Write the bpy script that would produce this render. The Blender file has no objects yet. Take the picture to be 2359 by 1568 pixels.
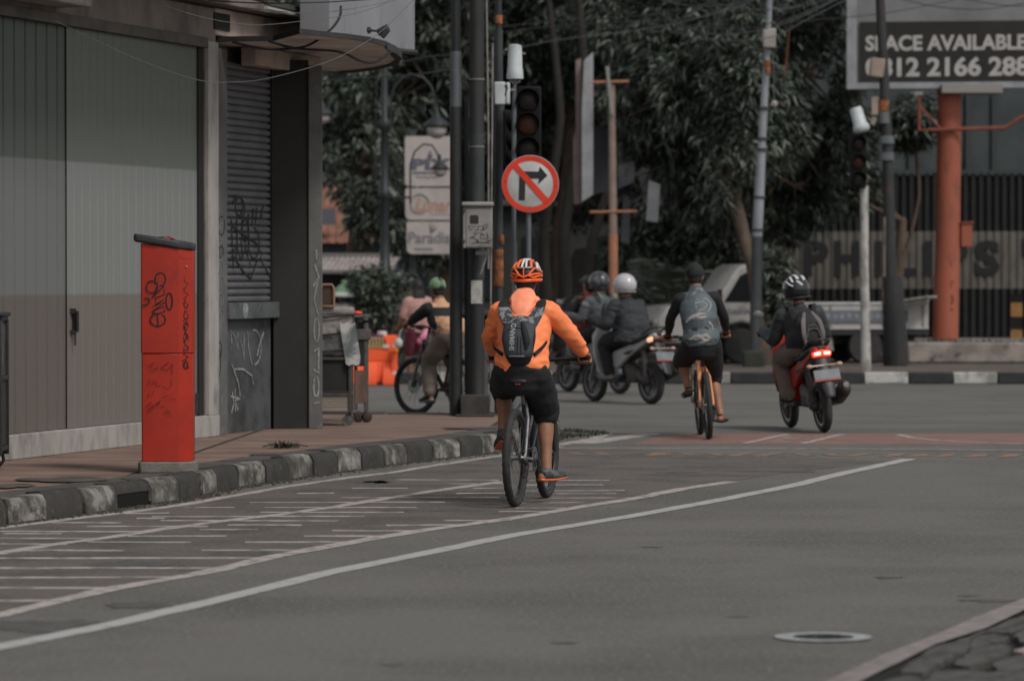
import bpy, math, random
import numpy as np
from mathutils import Vector, Matrix, noise

# ---------------------------------------------------------------- camera, world, sun, exposure
SC = bpy.context.scene
COL = SC.collection
F, CX, CY, VH, HC = 8843.0, 1179.0, 784.0, 631.0, 1.6      # lens in reference units, principal point, horizon, eye height
PITCH = math.atan((CY - VH) / F)
cd = bpy.data.cameras.new('camera'); CAM = bpy.data.objects.new('camera', cd); COL.objects.link(CAM)
CAM.location = (0, 0, HC); CAM.rotation_euler = (math.pi/2 - PITCH, 0, 0)
cd.sensor_width = 36; cd.lens = F/2358*36
cd.clip_start = .5; cd.clip_end = 600
cd.dof.use_dof = True; cd.dof.focus_distance = 27.5; cd.dof.aperture_fstop = 3.0
SC.camera = CAM
W = bpy.data.worlds.new("World"); SC.world = W; W.use_nodes = True
nt = W.node_tree; nt.nodes.clear()
sky = nt.nodes.new('ShaderNodeTexSky'); sky.sky_type = 'NISHITA'; sky.sun_disc = False
SUN_EL, SUN_AZ = math.radians(50), math.radians(140)
sky.sun_elevation = SUN_EL; sky.sun_rotation = SUN_AZ; sky.air_density = 1.0; sky.dust_density = 1.5
hs = nt.nodes.new('ShaderNodeHueSaturation'); hs.inputs['Saturation'].default_value = .22
bg = nt.nodes.new('ShaderNodeBackground'); bg.inputs[1].default_value = .09
wo = nt.nodes.new('ShaderNodeOutputWorld')
nt.links.new(sky.outputs[0], hs.inputs['Color']); nt.links.new(hs.outputs[0], bg.inputs[0]); nt.links.new(bg.outputs[0], wo.inputs[0])
sl = bpy.data.lights.new('sun', 'SUN'); sl.energy = 1.35; sl.angle = math.radians(12); sl.color = (1, .98, .95)
so = bpy.data.objects.new('sun', sl); COL.objects.link(so)
so.rotation_euler = (math.pi/2 - SUN_EL, 0, math.pi - SUN_AZ)
SC.view_settings.view_transform = 'Standard'; SC.view_settings.look = 'None'
SC.view_settings.exposure = .42; SC.view_settings.gamma = 1
SC.render.engine = 'CYCLES'
SC.cycles.max_bounces = 6; SC.cycles.diffuse_bounces = 3; SC.cycles.glossy_bounces = 2
SC.cycles.use_denoising = True

# ---------------------------------------------------------------- measuring helpers
def ray(u, v):
    c, s = math.cos(PITCH), math.sin(PITCH)
    x, y = (u - CX)/F, -(v - CY)/F
    return Vector((x, c + y*s, -s + y*c))
def P(u, v, Y):
    r = ray(u, v); return Vector((0, 0, HC)) + r*(Y/r.y)
def G(u, v, z=0.0):
    r = ray(u, v); return Vector((0, 0, HC)) + r*((z - HC)/r.z)
def onp(u, v, p0, n):
    r = ray(u, v); o = Vector((0, 0, HC)); n = Vector(n)
    return o + r*((Vector(p0) - o).dot(n)/r.dot(n))
def px(Y): return Y/F                                   # metres per reference unit at depth Y

# ---------------------------------------------------------------- materials
def s(r, g, b):
    f = lambda c: (c/255/12.92) if c/255 <= .04045 else ((c/255 + .055)/1.055)**2.4
    return (f(r), f(g), f(b))
_m = {}
def mat(name, c, c2=None, sc=5.0, rough=.75, bump=0.0, bsc=60.0, metal=0.0, st=(1, 1, 1), lo=.4, hi=.65, c3=None, sc3=1.5, lo3=.55, hi3=.7, spec=.35, emit=None, bands=None, coat=0.0):
    if name in _m: return _m[name]
    m = bpy.data.materials.new(name); m.use_nodes = True; t = m.node_tree; N, L = t.nodes, t.links
    b = N['Principled BSDF']; b.inputs['Roughness'].default_value = rough; b.inputs['Metallic'].default_value = metal
    b.inputs['Specular IOR Level'].default_value = spec; b.inputs['Coat Weight'].default_value = coat
    tc = N.new('ShaderNodeTexCoord'); mp = N.new('ShaderNodeMapping'); mp.inputs['Scale'].default_value = st
    L.new(tc.outputs['Object'], mp.inputs[0])
    def nz(scale, det=5, ro=.6):
        n = N.new('ShaderNodeTexNoise'); n.inputs['Scale'].default_value = scale; n.inputs['Detail'].default_value = det
        n.inputs['Roughness'].default_value = ro; L.new(mp.outputs[0], n.inputs[0]); return n
    def mixer(fac, a, bb):
        x = N.new('ShaderNodeMix'); x.data_type = 'RGBA'; L.new(fac, x.inputs[0])
        if isinstance(a, tuple): x.inputs[6].default_value = (*a, 1)
        else: L.new(a, x.inputs[6])
        if isinstance(bb, tuple): x.inputs[7].default_value = (*bb, 1)
        else: L.new(bb, x.inputs[7])
        return x.outputs[2]
    def rng(o, lo, hi):
        r = N.new('ShaderNodeMapRange'); r.inputs[1].default_value = lo; r.inputs[2].default_value = hi; L.new(o, r.inputs[0]); return r.outputs[0]
    cur = c
    if bands:                                           # painted bands: list of (z, colour) rising
        se = N.new('ShaderNodeSeparateXYZ'); L.new(tc.outputs['Object'], se.inputs[0])
        cur = bands[0][1]
        for z, cc in bands[1:]:
            q = nz(3.0); ad = N.new('ShaderNodeMath'); ad.operation = 'MULTIPLY_ADD'; L.new(q.outputs[0], ad.inputs[0]); ad.inputs[1].default_value = .015
            L.new(se.outputs[2], ad.inputs[2]); cur = mixer(rng(ad.outputs[0], z, z + .02), cur, cc)
    if c2 is not None:
        cur = mixer(rng(nz(sc).outputs[0], lo, hi), cur, c2)
    if c3 is not None:
        cur = mixer(rng(nz(sc3, 7, .7).outputs[0], lo3, hi3), cur, c3)
    if isinstance(cur, tuple): b.inputs['Base Color'].default_value = (*cur, 1)
    else: L.new(cur, b.inputs['Base Color'])
    if bump:
        bp = N.new('ShaderNodeBump'); bp.inputs['Strength'].default_value = 1; bp.inputs['Distance'].default_value = bump
        L.new(nz(bsc, 3).outputs[0], bp.inputs['Height']); L.new(bp.outputs[0], b.inputs['Normal'])
    if emit:
        b.inputs['Emission Color'].default_value = (*emit[0], 1); b.inputs['Emission Strength'].default_value = emit[1]
    _m[name] = m; return m

# ---------------------------------------------------------------- mesh builder
def tag(o, label=None, cat=None, group=None, kind=None):
    if label: o['label'] = label
    if cat: o['category'] = cat
    if group: o['group'] = group
    if kind: o['kind'] = kind
    return o
def thing(name, label, cat, loc=(0, 0, 0), rz=0.0, group=None, lean=0.0):
    o = bpy.data.objects.new(name, None); COL.objects.link(o); o.empty_display_size = .1
    o.location = loc; o.rotation_euler = (lean, 0, rz)
    return tag(o, label, cat, group)
def topinv(p):
    while p.parent: p = p.parent
    return p.matrix_basis.inverted()
class MB:
    def __init__(self): self.v = []; self.f = []; self.m = []; self.k = 0
    def add(self, vs, fs):
        o = len(self.v); self.v += [tuple(x) for x in vs]; self.f += [tuple(i + o for i in f) for f in fs]; self.m += [self.k]*len(fs); return self
    def box(self, c, sz, R=None, taper=1.0):
        c = Vector(c); h = [x/2 for x in sz]; vs = []
        for dz in (-1, 1):
            for dx, dy in ((-1, -1), (1, -1), (1, 1), (-1, 1)):
                k = taper if dz > 0 else 1
                q = Vector((dx*h[0]*k, dy*h[1]*k, dz*h[2]))
                vs.append(c + (R @ q if R else q))
        return self.add(vs, [(3, 2, 1, 0), (4, 5, 6, 7), (0, 1, 5, 4), (1, 2, 6, 5), (2, 3, 7, 6), (3, 0, 4, 7)])
    def tube(self, pts, r, n=8, ref=None, closed=False):
        pts = [Vector(p) for p in pts]; K = len(pts)
        if not isinstance(r, (list,)): r = [r]*K
        vs = []; a = None
        for i, p in enumerate(pts):
            if closed: t = pts[(i+1) % K] - pts[i-1]
            else: t = pts[min(i+1, K-1)] - pts[max(i-1, 0)]
            t = t.normalized() if t.length > 1e-9 else Vector((0, 0, 1))
            q = Vector(ref) if ref is not None else a
            if q is None: q = Vector((0, 0, 1)) if abs(t.z) < .9 else Vector((1, 0, 0))
            q = q - t*q.dot(t)
            if q.length < 1e-6: q = t.orthogonal()
            a = q.normalized(); b = t.cross(a)
            ra, rb = r[i] if isinstance(r[i], tuple) else (r[i], r[i])
            for j in range(n):
                w = 2*math.pi*(j + .5)/n; vs.append(p + a*ra*math.cos(w) + b*rb*math.sin(w))
        fs = []
        for i in range(K if closed else K-1):
            i2 = (i+1) % K
            for j in range(n): fs.append((i*n+j, i*n+(j+1) % n, i2*n+(j+1) % n, i2*n+j))
        if not closed: fs += [tuple(range(n-1, -1, -1)), tuple((K-1)*n + j for j in range(n))]
        return self.add(vs, fs)
    def limb(self, pts, r, n=12, ref=None, sub=5, flat=False):       # tube with rounded ends and smoothed path
        pts = [Vector(p) for p in pts]; rr = [x if isinstance(x, tuple) else (x, x) for x in r]
        P2, R2 = [], []
        for i in range(len(pts)-1):
            p0, p1, p2, p3 = pts[max(i-1, 0)], pts[i], pts[i+1], pts[min(i+2, len(pts)-1)]
            for k in range(sub):
                t = k/sub; q = .5*((2*p1) + (p2-p0)*t + (2*p0-5*p1+4*p2-p3)*t*t + (3*p1-p0-3*p2+p3)*t**3)
                q = q.lerp(p1.lerp(p2, t), .45); w = t*t*(3-2*t)
                P2.append(q); R2.append(tuple(rr[i][m]*(1-w) + rr[i+1][m]*w for m in (0, 1)))
        P2.append(pts[-1]); R2.append(rr[-1])
        d0 = (P2[0]-P2[1]).normalized(); d1 = (P2[-1]-P2[-2]).normalized()
        for cs in (.6, .9):
            k = math.sqrt(1-cs*cs); e = min(R2[0] if cs == .6 else e0)*cs
            if cs == .6: e0 = R2[0]; base = P2[0]; f0 = R2[-1]; end = P2[-1]
            if not flat: P2.insert(0, base + d0*min(e0)*cs); R2.insert(0, (e0[0]*k, e0[1]*k))
            P2.append(end + d1*min(f0)*cs); R2.append((f0[0]*k, f0[1]*k))
        return self.tube(P2, R2, n, ref)
    def ell(self, c, r, R=None, nu=14, nv=9):
        c = Vector(c); vs = [(0, 0, -1)]
        for i in range(1, nv):
            ph = -math.pi/2 + math.pi*i/nv
            for j in range(nu):
                w = 2*math.pi*j/nu; vs.append((math.cos(ph)*math.cos(w), math.cos(ph)*math.sin(w), math.sin(ph)))
        vs.append((0, 0, 1)); fs = []
        for j in range(nu):
            fs.append((0, 1+(j+1) % nu, 1+j)); fs.append((len(vs)-1, 1+(nv-2)*nu+j, 1+(nv-2)*nu+(j+1) % nu))
        for i in range(nv-2):
            for j in range(nu): a = 1+i*nu; fs.append((a+j, a+(j+1) % nu, a+nu+(j+1) % nu, a+nu+j))
        if not isinstance(r, (tuple, list)): r = (r, r, r)
        out = []
        for q in vs:
            q = Vector((q[0]*r[0], q[1]*r[1], q[2]*r[2])); out.append(c + (R @ q if R else q))
        return self.add(out, fs)
    def lathe(self, prof, c=(0, 0, 0), n=20, R=None):    # profile (radius, height) along local z
        c = Vector(c); vs = []
        for rad, z in prof:
            for j in range(n):
                w = 2*math.pi*j/n; q = Vector((rad*math.cos(w), rad*math.sin(w), z)); vs.append(c + (R @ q if R else q))
        fs = []
        for i in range(len(prof)-1):
            for j in range(n): fs.append((i*n+j, i*n+(j+1) % n, (i+1)*n+(j+1) % n, (i+1)*n+j))
        fs += [tuple(range(n-1, -1, -1)), tuple((len(prof)-1)*n + j for j in range(n))]
        return self.add(vs, fs)
    def prism(self, poly, d, o=(0, 0, 0), ax=(1, 0, 0), ay=(0, 1, 0)):   # polygon in plane (ax, ay) at o, thickness along ax x ay
        o, ax, ay = Vector(o), Vector(ax), Vector(ay); nn = ax.cross(ay).normalized(); K = len(poly)
        vs = [o + ax*p[0] + ay*p[1] for p in poly]; vs += [q + nn*d for q in vs]
        fs = [tuple(range(K-1, -1, -1)), tuple(range(K, 2*K))] + [(i, (i+1) % K, K+(i+1) % K, K+i) for i in range(K)]
        return self.add(vs, fs)
    def quad(self, a, b, c, d): return self.add([a, b, c, d], [(0, 1, 2, 3)])
    def mesh(self, name):
        me = bpy.data.meshes.new(name); me.from_pydata(self.v, [], self.f); me.polygons.foreach_set('material_index', self.m); me.update(); return me
    def build(self, name, mats, parent=None, smooth=False, bevel=0.0, world=False, origin=None, seg=2):
        if world and parent is not None:
            Mi = topinv(parent); self.v = [tuple(Mi @ Vector(q)) for q in self.v]
        if origin is not None:
            O = Vector(origin); self.v = [tuple(Vector(q)-O) for q in self.v]
        me = self.mesh(name); o = bpy.data.objects.new(name, me); COL.objects.link(o)
        for m in (mats if isinstance(mats, (list, tuple)) else [mats]): me.materials.append(m)
        if parent is not None: o.parent = parent
        if origin is not None: o.location = origin
        if smooth: me.polygons.foreach_set('use_smooth', [True]*len(me.polygons))
        if bevel:
            b = o.modifiers.new('bevel', 'BEVEL'); b.width = bevel; b.segments = seg; b.limit_method = 'ANGLE'; b.angle_limit = .7
            b.harden_normals = False
            me.polygons.foreach_set('use_smooth', [True]*len(me.polygons))
            me.set_sharp_from_angle(angle=.6)
        elif smooth: me.set_sharp_from_angle(angle=.9)
        return o
def bake(o):
    dg = bpy.context.evaluated_depsgraph_get(); dg.update()
    me = bpy.data.meshes.new_from_object(o.evaluated_get(dg)); return me
def fuse(mb, name, m, parent=None, vox=.008, it=6, wr=0.0, wsc=(6, 6, 14), colour=None):   # one continuous skin over overlapping volumes
    me0 = mb.mesh('tmp'); t = bpy.data.objects.new('tmp', me0); COL.objects.link(t)
    r = t.modifiers.new('r', 'REMESH'); r.mode = 'VOXEL'; r.voxel_size = vox
    q = t.modifiers.new('s', 'SMOOTH'); q.factor = .6; q.iterations = it
    me = bake(t); bpy.data.objects.remove(t)
    if wr:
        K = len(me.vertices); co = np.empty(K*3); me.vertices.foreach_get('co', co); no = np.empty(K*3); me.vertices.foreach_get('normal', no)
        co = co.reshape(-1, 3); no = no.reshape(-1, 3)
        d = np.array([(1-abs(noise.noise(Vector((x*wsc[0], y*wsc[1], z*wsc[2])))*2.2))*wr + noise.noise(Vector((x*22, y*22, z*30)))*wr*.35 for x, y, z in co])
        co = co + no*d[:, None]; me.vertices.foreach_set('co', co.ravel()); me.update()
    me.name = name; me.materials.clear()
    ms = m if isinstance(m, (list, tuple)) else [m]
    for x in ms: me.materials.append(x)
    idx = [0]*len(me.polygons)
    if colour: idx = [colour(p.center) for p in me.polygons]
    me.polygons.foreach_set('material_index', idx)
    me.polygons.foreach_set('use_smooth', [True]*len(me.polygons))
    o = bpy.data.objects.new(name, me); COL.objects.link(o)
    if parent is not None: o.parent = parent
    return o
def text(mb, st, o, ax, ay, h, w=None, th=.004, bold=.0, shear=0.0):   # lettering laid on a plane: lower-left o, axes ax, ay, cap height h, total width w
    c = bpy.data.curves.new('t', 'FONT'); c.body = st; c.size = 1; c.offset = bold; c.resolution_u = 3; c.shear = shear
    t = bpy.data.objects.new('t', c); COL.objects.link(t); me = bake(t); bpy.data.objects.remove(t)
    vs = [v.co.copy() for v in me.vertices]; x0 = min(v.x for v in vs); x1 = max(v.x for v in vs); y1 = .70 + bold; y0 = -bold
    k = h/(y1-y0); kx = (w/(x1-x0)) if w else k
    o, ax, ay = Vector(o), Vector(ax).normalized(), Vector(ay).normalized(); nn = ax.cross(ay)
    V = [o + ax*(v.x-x0)*kx + ay*(v.y-y0)*k + nn*th for v in vs]
    mb.add(V, [tuple(p.vertices) for p in me.polygons]); bpy.data.meshes.remove(me); return (x1-x0)*kx
def strokes(mb, lines, p0, n, w, th=.002, wob=0.0):     # hand drawn marks on a plane, given as measured points
    n = Vector(n).normalized()
    for ln in lines:
        pts = [onp(u, v, p0, n) + n*th*.5 for u, v in ln]
        for i in range(len(pts)):
            pts[i] = pts[i] + Vector((random.uniform(-wob, wob), 0, random.uniform(-wob, wob)))
        mb.tube(pts, [(w*random.uniform(.8, 1.15), th)]*len(pts), 6, ref=None if False else (n.cross(Vector((0, 0, 1)))+Vector((0, 0, .6))))
def loop(cx, cy, rx, ry, a0=0, a1=360, rot=0, n=14):
    out = []
    for i in range(n+1):
        a = math.radians(a0 + (a1-a0)*i/n); x, y = rx*math.cos(a), ry*math.sin(a); r = math.radians(rot)
        out.append((cx + x*math.cos(r) - y*math.sin(r), cy + x*math.sin(r) + y*math.cos(r)))
    return out
def RZ(a): return Matrix.Rotation(a, 3, 'Z')
def RX(a): return Matrix.Rotation(a, 3, 'X')
def RY(a): return Matrix.Rotation(a, 3, 'Y')
def along(d):                                           # rotation taking z to direction d
    return Vector((0, 0, 1)).rotation_difference(Vector(d).normalized()).to_matrix()
def pmat(label): return label
UP = Vector((0, 0, 1))
random.seed(11)
# ================================================================ GROUND, ROAD, PAVEMENTS
ASPH = mat('asphalt', s(98, 95, 90), s(75, 72, 68), sc=.5, lo=.42, hi=.72, c3=s(119, 116, 110), sc3=34, lo3=.50, hi3=.64, rough=.85, bump=.006, bsc=90)
ASPR = mat('asphalt_red', s(92, 85, 80), s(68, 66, 62), sc=1.5, lo=.44, hi=.64, c3=s(116, 108, 101), sc3=30, lo3=.5, hi3=.66, rough=.85, bump=.003, bsc=140)
PAVE = mat('old_pavement', s(95, 86, 79), s(74, 68, 63), sc=1.2, c3=s(112, 104, 96), sc3=12, rough=.9, bump=.004)
WORN = mat('worn_white_paint', s(164, 162, 158), s(122, 119, 114), sc=9, lo=.52, hi=.75, rough=.7)
PINK = mat('worn_pink_paint', s(166, 157, 151), s(104, 99, 94), sc=10, lo=.48, hi=.66, rough=.75)
THIN = mat('thin_faded_paint', s(172, 165, 159), s(100, 96, 91), sc=7, lo=.46, hi=.66, rough=.8)
REDP = mat('red_surface', s(132, 100, 89), s(112, 88, 79), sc=2.5, lo=.35, hi=.7, c3=s(100, 92, 86), sc3=9, lo3=.55, hi3=.75, rough=.85, bump=.002)
ORNP = mat('faded_orange_paint', s(140, 110, 88), s(102, 92, 82), sc=6, lo=.4, hi=.7, rough=.8)
DARK = mat('grimy_shade_black', s(34, 33, 31), s(46, 44, 41), sc=12, rough=.9)

g = MB(); g.quad((-260, -30, 0), (260, -30, 0), (260, 420, 0), (-260, 420, 0))
tag(g.build('road', ASPH), kind='structure')

def strip(mb, pts, w, z, wob=.006):
    z = z*.4
    pts = [Vector((p[0], p[1], 0)) for p in pts]; Q = []
    for i in range(len(pts)-1):
        n = max(1, int((pts[i+1]-pts[i]).length/.25))
        Q += [pts[i].lerp(pts[i+1], k/n) for k in range(n)]
    Q.append(pts[-1]); vs = []
    for i, p in enumerate(Q):
        t = (Q[min(i+1, len(Q)-1)]-Q[max(i-1, 0)]).normalized(); nrm = Vector((-t.y, t.x, 0))
        vs.append(p + nrm*(w/2 + random.uniform(-wob, wob)) + UP*z); vs.append(p - nrm*(w/2 + random.uniform(-wob, wob)) + UP*z)
    mb.add(vs, [(2*i, 2*i+1, 2*i+3, 2*i+2) for i in range(len(Q)-1)])
def gl(l): return [G(u, v) for u, v in l]
L1 = [(-60, 1502), (0, 1489.6), (250, 1439.6), (500, 1382), (750, 1320), (1000, 1270), (1179, 1233), (1429, 1192.8), (1629, 1156.8), (1829, 1117.8), (1929, 1092.8), (2094, 1057)]
L2 = [(-60, 1431), (0, 1417), (100, 1392), (250, 1357), (380, 1334.7), (500, 1312), (625, 1282), (750, 1259.7), (875, 1237), (1000, 1218), (1090, 1206), (1179, 1194), (1319, 1170), (1459, 1148.8), (1569, 1126), (1689, 1109)]
L3 = [(-60, 1285), (0, 1273.7), (125, 1253.7), (250, 1238), (350, 1222), (500, 1202), (625, 1187), (750, 1170.7), (900, 1146), (1025, 1127), (1160, 1108.8)]
L4 = [(-60, 1224), (0, 1216), (150, 1197), (280, 1182), (430, 1161), (550, 1139.7), (700, 1114.7), (800, 1100.8), (900, 1088.8), (1000, 1072), (1160, 1048.8), (1290, 1029)]
m = MB(); a = gl(L4 + [(1300, 1029)]); b = gl(L2[:-1] + [(1800, 1090), (2050, 1062)]); vs = [p + UP*.0015 for p in a + b[::-1]]
m.add(vs, [tuple(range(len(vs)))]); tag(m.build('bike_lane_surface', ASPR), kind='structure')
m = MB(); strip(m, gl(L1), .135, .008); tag(m.build('lane_edge_line', WORN), kind='structure')
m = MB(); strip(m, gl(L2), .125, .008, .014); strip(m, gl(L3), .115, .008, .012); strip(m, gl(L4), .10, .008, .015)
tag(m.build('faded_lane_lines', PINK), kind='structure')
H = [(220, 1820, 2300), (240, 2070, 2320), (260, 1620, 1880), (260, 2180, 2359), (283, 1370, 1540), (283, 2100, 2359), (302, 1570, 2300), (325, 1150, 2050), (348, 850, 1080), (348, 1220, 1920), (370, 1200, 1860), (376, 570, 780), (390, 700, 1680), (398, 630, 760), (408, 740, 1560), (418, 190, 560), (428, 1050, 1390), (435, 400, 960), (450, 920, 1190), (458, 0, 700), (468, 20, 280), (480, 590, 1040), (490, 0, 470), (507, 400, 880), (507, 1130, 1600), (515, 0, 310), (545, 40, 570), (545, 930, 1400), (581, -80, 1240), (627, -80, 990), (671, -80, 800), (718, -80, 560), (778, -80, 240), (480, 1400, 1760), (455, 1530, 1900), (430, 1780, 2160), (408, 2050, 2359)]
m = MB()
for y, x0, x1 in H:
    v = 994.8 + y*.4998; k = random.uniform(-1.2, 1.2)
    strip(m, gl([(x0*.4998, v), ((x0+x1)*.25, v + k*.6), (x1*.4998, v + k)]), .095, .0065, .02)
for y, x0, x1 in [(297, 80, 450), (318, 60, 420), (345, 60, 520), (378, 170, 580), (400, 0, 330), (425, 20, 300), (440, -60, 180), (358, 200, 480)]:
    v = 957.9 + y*.4998; strip(m, gl([(1179+x0*.4998, v), (1179+x1*.4998, v-.5)]), .085, .0065, .02)
tag(m.build('hatching_lines', THIN), kind='structure')
B = lambda x, y: (1179 + x*.4998, 957.9 + y*.4998)
m = MB(); vs = [p + UP*.0014 for p in gl([B(550, 129), B(750, 81), B(2700, 81), B(2700, 133)])]; m.add(vs, [(0, 1, 2, 3)][::-1])
tag(m.build('red_bike_box', REDP), kind='structure')
m = MB()
strip(m, gl([B(215, 149), B(1000, 149), B(1800, 153), B(2500, 161)]), .09, .008, .01)
for l in ([B(1070, 126), B(1270, 84)], [B(1340, 127), B(1520, 84)], [B(1780, 85), B(1840, 100), B(1960, 112), B(2150, 122), B(2600, 134)]): strip(m, gl(l), .08, .008)
strip(m, gl([B(220, 60), B(330, 66), B(430, 82), B(380, 104), B(210, 136)]), .12, .008, .02)
vs = [p + UP*.0022 for p in gl([B(230, 128), B(560, 84), B(690, 82), B(400, 126)])]; m.add(vs, [(0, 1, 2, 3)])
for i in range(26):
    x = random.uniform(1160, 1420); y = random.uniform(88, 122); strip(m, gl([B(x, y), B(x + random.uniform(20, 60), y - random.uniform(0, 2))]), .05, .0065)
tag(m.build('stop_line_and_box_marks', PINK), kind='structure')
m = MB(); x = 235
while x < 2400:
    w = random.uniform(45, 110); y = 172 + x*.005
    k = random.choice((0, 1, 1, 2, 3))
    if k in (0, 3): strip(m, gl([B(x, y + 7), B(x + w, y - 7)]), .12, .008, .02)
    if k in (1, 3): strip(m, gl([B(x + w*.3, y - 6), B(x + w, y + 5)]), .09, .0085, .02)
    if k == 2: strip(m, gl([B(x, y), B(x + w*.8, y - 1)]), .08, .008, .02)
    if random.random() < .8: strip(m, gl([B(x - 20, y + 16), B(x + random.uniform(15, 50), y + 15)]), .07, .008, .02)
    x += w + random.uniform(15, 60) + x*.015
tag(m.build('faded_orange_road_lettering', ORNP), kind='structure')
# tar patches and cracks on the road
PATCH = mat('tar_patch', s(74, 72, 69), s(90, 87, 83), sc=9, rough=.9, bump=.003)
m = MB()
for u, v, ru, rv in [(868, 1110, 26, 3.2), (855, 1110, 45, 4.5), (712, 1132, 30, 4.5), (2290, 1383, 60, 3), (2230, 1372, 25, 1.5), (1300, 1480, 30, 2), (900, 1530, 26, 2), (1700, 1420, 22, 1.6), (2050, 1330, 40, 2), (1500, 1260, 26, 1.2), (1600, 1094, 90, 2.5), (1560, 1088, 50, 2), (1800, 1086, 80, 2), (1380, 1132, 60, 5), (500, 1164, 14, 2), (950, 1150, 50, 3), (120, 1440, 150, 14), (330, 1395, 90, 8), (300, 1300, 90, 9), (560, 1275, 70, 6), (1010, 1176, 120, 2.2)]:
    c = G(u, v); k = px(c.y)*ru; d = (G(u, v-rv).y - G(u, v+rv).y)/2; pts = []
    for j in range(90):
        a = 2*math.pi*j/90; w_ = Vector((math.cos(a), math.sin(a), u)); q = 1 + .6*noise.noise(w_*1.7) + .45*noise.noise(w_*5.3) + .25*noise.noise(w_*14)
        pts.append(c + Vector((k*math.cos(a)*q, d*math.sin(a)*q, .0024)))
    m.add([c + UP*.0024] + pts, [(0, 1 + j, 1 + (j+1) % 90) for j in range(90)])
tag(m.build('road_patches', PATCH), kind='structure')

# near kerb and corner pavement
KB = [G(u, v) for u, v in [(-260, 1247), (-120, 1226), (0, 1209), (90, 1197), (170, 1187), (250, 1175), (380, 1157), (450, 1145), (509, 1127), (620, 1111), (674, 1102), (775, 1088), (900, 1070), (950, 1063), (1075, 1050), (1139, 1041)]]
KB = [Vector((p.x, p.y, 0)) for p in KB] + [Vector(q) for q in [(.16, 35.8, 0), (.36, 37.0, 0), (.47, 38.0, 0), (.48, 38.7, 0), (.36, 39.4, 0), (.05, 39.85, 0), (-.5, 40.05, 0), (-3, 40.15, 0), (-14, 40.3, 0)]]
def resample(pts, d):
    out = [pts[0]]; acc = 0
    for i in range(len(pts)-1):
        a, b2 = pts[i], pts[i+1]; Ls = (b2-a).length; t = d-acc
        while t <= Ls: out.append(a.lerp(b2, t/Ls)); t += d
        acc = (acc + Ls) % d
    return out
KR = resample(KB, .56)
KD = mat('kerb_black', s(60, 57, 53), s(46, 44, 41), sc=7, c3=s(80, 77, 71), sc3=14, rough=.9, bump=.004, bsc=50)
KW = mat('kerb_white', s(138, 134, 128), s(88, 84, 78), sc=5, lo=.40, hi=.58, c3=s(60, 57, 53), sc3=6, lo3=.44, hi3=.58, rough=.85, bump=.004, bsc=50)
m = MB(); KZ = .165; hole = G(338, 1165)
for i in range(len(KR)-1):
    a, b2 = KR[i], KR[i+1]; t = (b2-a).normalized(); nrm = Vector((-t.y, t.x, 0)); g0 = .012
    a = a + t*g0; b2 = b2 - t*g0; j = random.uniform(-.008, .008); m.k = 1 if i % 2 else 0
    prof = [(0, 0), (.012, KZ*.7), (.035, KZ*.93), (.06, KZ + j), (.16, KZ + j)]
    isdrain = ((a+b2)/2 - hole).length < .3
    if isdrain: m.k = 0; prof = [(.02, KZ*.55), (.025, KZ*.8), (.04, KZ*.93), (.06, KZ), (.16, KZ)]
    vs = [a + nrm*(d + j) + UP*z for d, z in prof] + [b2 + nrm*(d + j) + UP*z for d, z in prof]; n = len(prof)
    fs = [(k, k+1, n+k+1, n+k) for k in range(n-1)] + [tuple(range(n)), tuple(range(2*n-1, n-1, -1))]
    if isdrain: fs.append((0, n, 2*n-1, n-1))
    m.add(vs, fs)
KERB = m.build('kerb', [KD, KW], bevel=.008); tag(KERB, kind='structure')
inner = []
for i, p in enumerate(KR):
    t = (KR[min(i+1, len(KR)-1)]-KR[max(i-1, 0)]).normalized(); inner.append((p + Vector((-t.y, t.x, 0))*.15, p + Vector((-t.y, t.x, 0))*.46, p + Vector((-t.y, t.x, 0))*.03))
m = MB(); m.add([q[2] for q in inner] + [q[2] + UP*.1 for q in inner], [(i, i+1, len(inner)+i+1, len(inner)+i) for i in range(len(inner)-1)])
tag(m.build('kerb_backing', mat('recess_shade_black', s(16, 16, 15), rough=1)), kind='structure')  # black strip painted as the darkness inside the drain gap
def bricks(name, c, c2, mort, sx, sy, msz=.012):
    mm = mat(name, c, c2, sc=1.6, lo=.35, hi=.7, rough=.9, bump=.003, bsc=40); t = mm.node_tree; N, L = t.nodes, t.links
    bt = N.new('ShaderNodeTexBrick'); bt.inputs['Scale'].default_value = 1; bt.inputs['Brick Width'].default_value = sx; bt.inputs['Row Height'].default_value = sy
    bt.inputs['Mortar Size'].default_value = msz; bt.inputs['Mortar Smooth'].default_value = .3; bt.offset = 0 if sx > .5 else .5
    tc = N.new('ShaderNodeTexCoord'); mp = N.new('ShaderNodeMapping'); mp.inputs['Rotation'].default_value = (0, 0, math.radians(3)); L.new(tc.outputs['Object'], mp.inputs[0]); L.new(mp.outputs[0], bt.inputs[0])
    b = N['Principled BSDF']; src = b.inputs['Base Color'].links[0].from_socket
    x = N.new('ShaderNodeMix'); x.data_type = 'RGBA'; L.new(bt.outputs['Fac'], x.inputs[0]); L.new(src, x.inputs[6]); x.inputs[7].default_value = (*mort, 1); L.new(x.outputs[2], b.inputs['Base Color'])
    return mm
SWB = bricks('pavers', s(134, 110, 97), s(104, 86, 76), s(46, 44, 41), 2.1, .72, .026)
m = MB(); pz = .152
vs = [q[1] + UP*pz for q in inner] + [Vector((-16, 40.2, pz)), Vector((-16, 15, pz))]
m.add(vs, [tuple(range(len(vs)))]); tag(m.build('pavement', SWB), kind='structure')
CONC = mat('concrete_strip', s(84, 80, 75), s(62, 59, 55), sc=4, c3=s(100, 95, 88), sc3=10, rough=.9, bump=.005, bsc=30)
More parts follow.
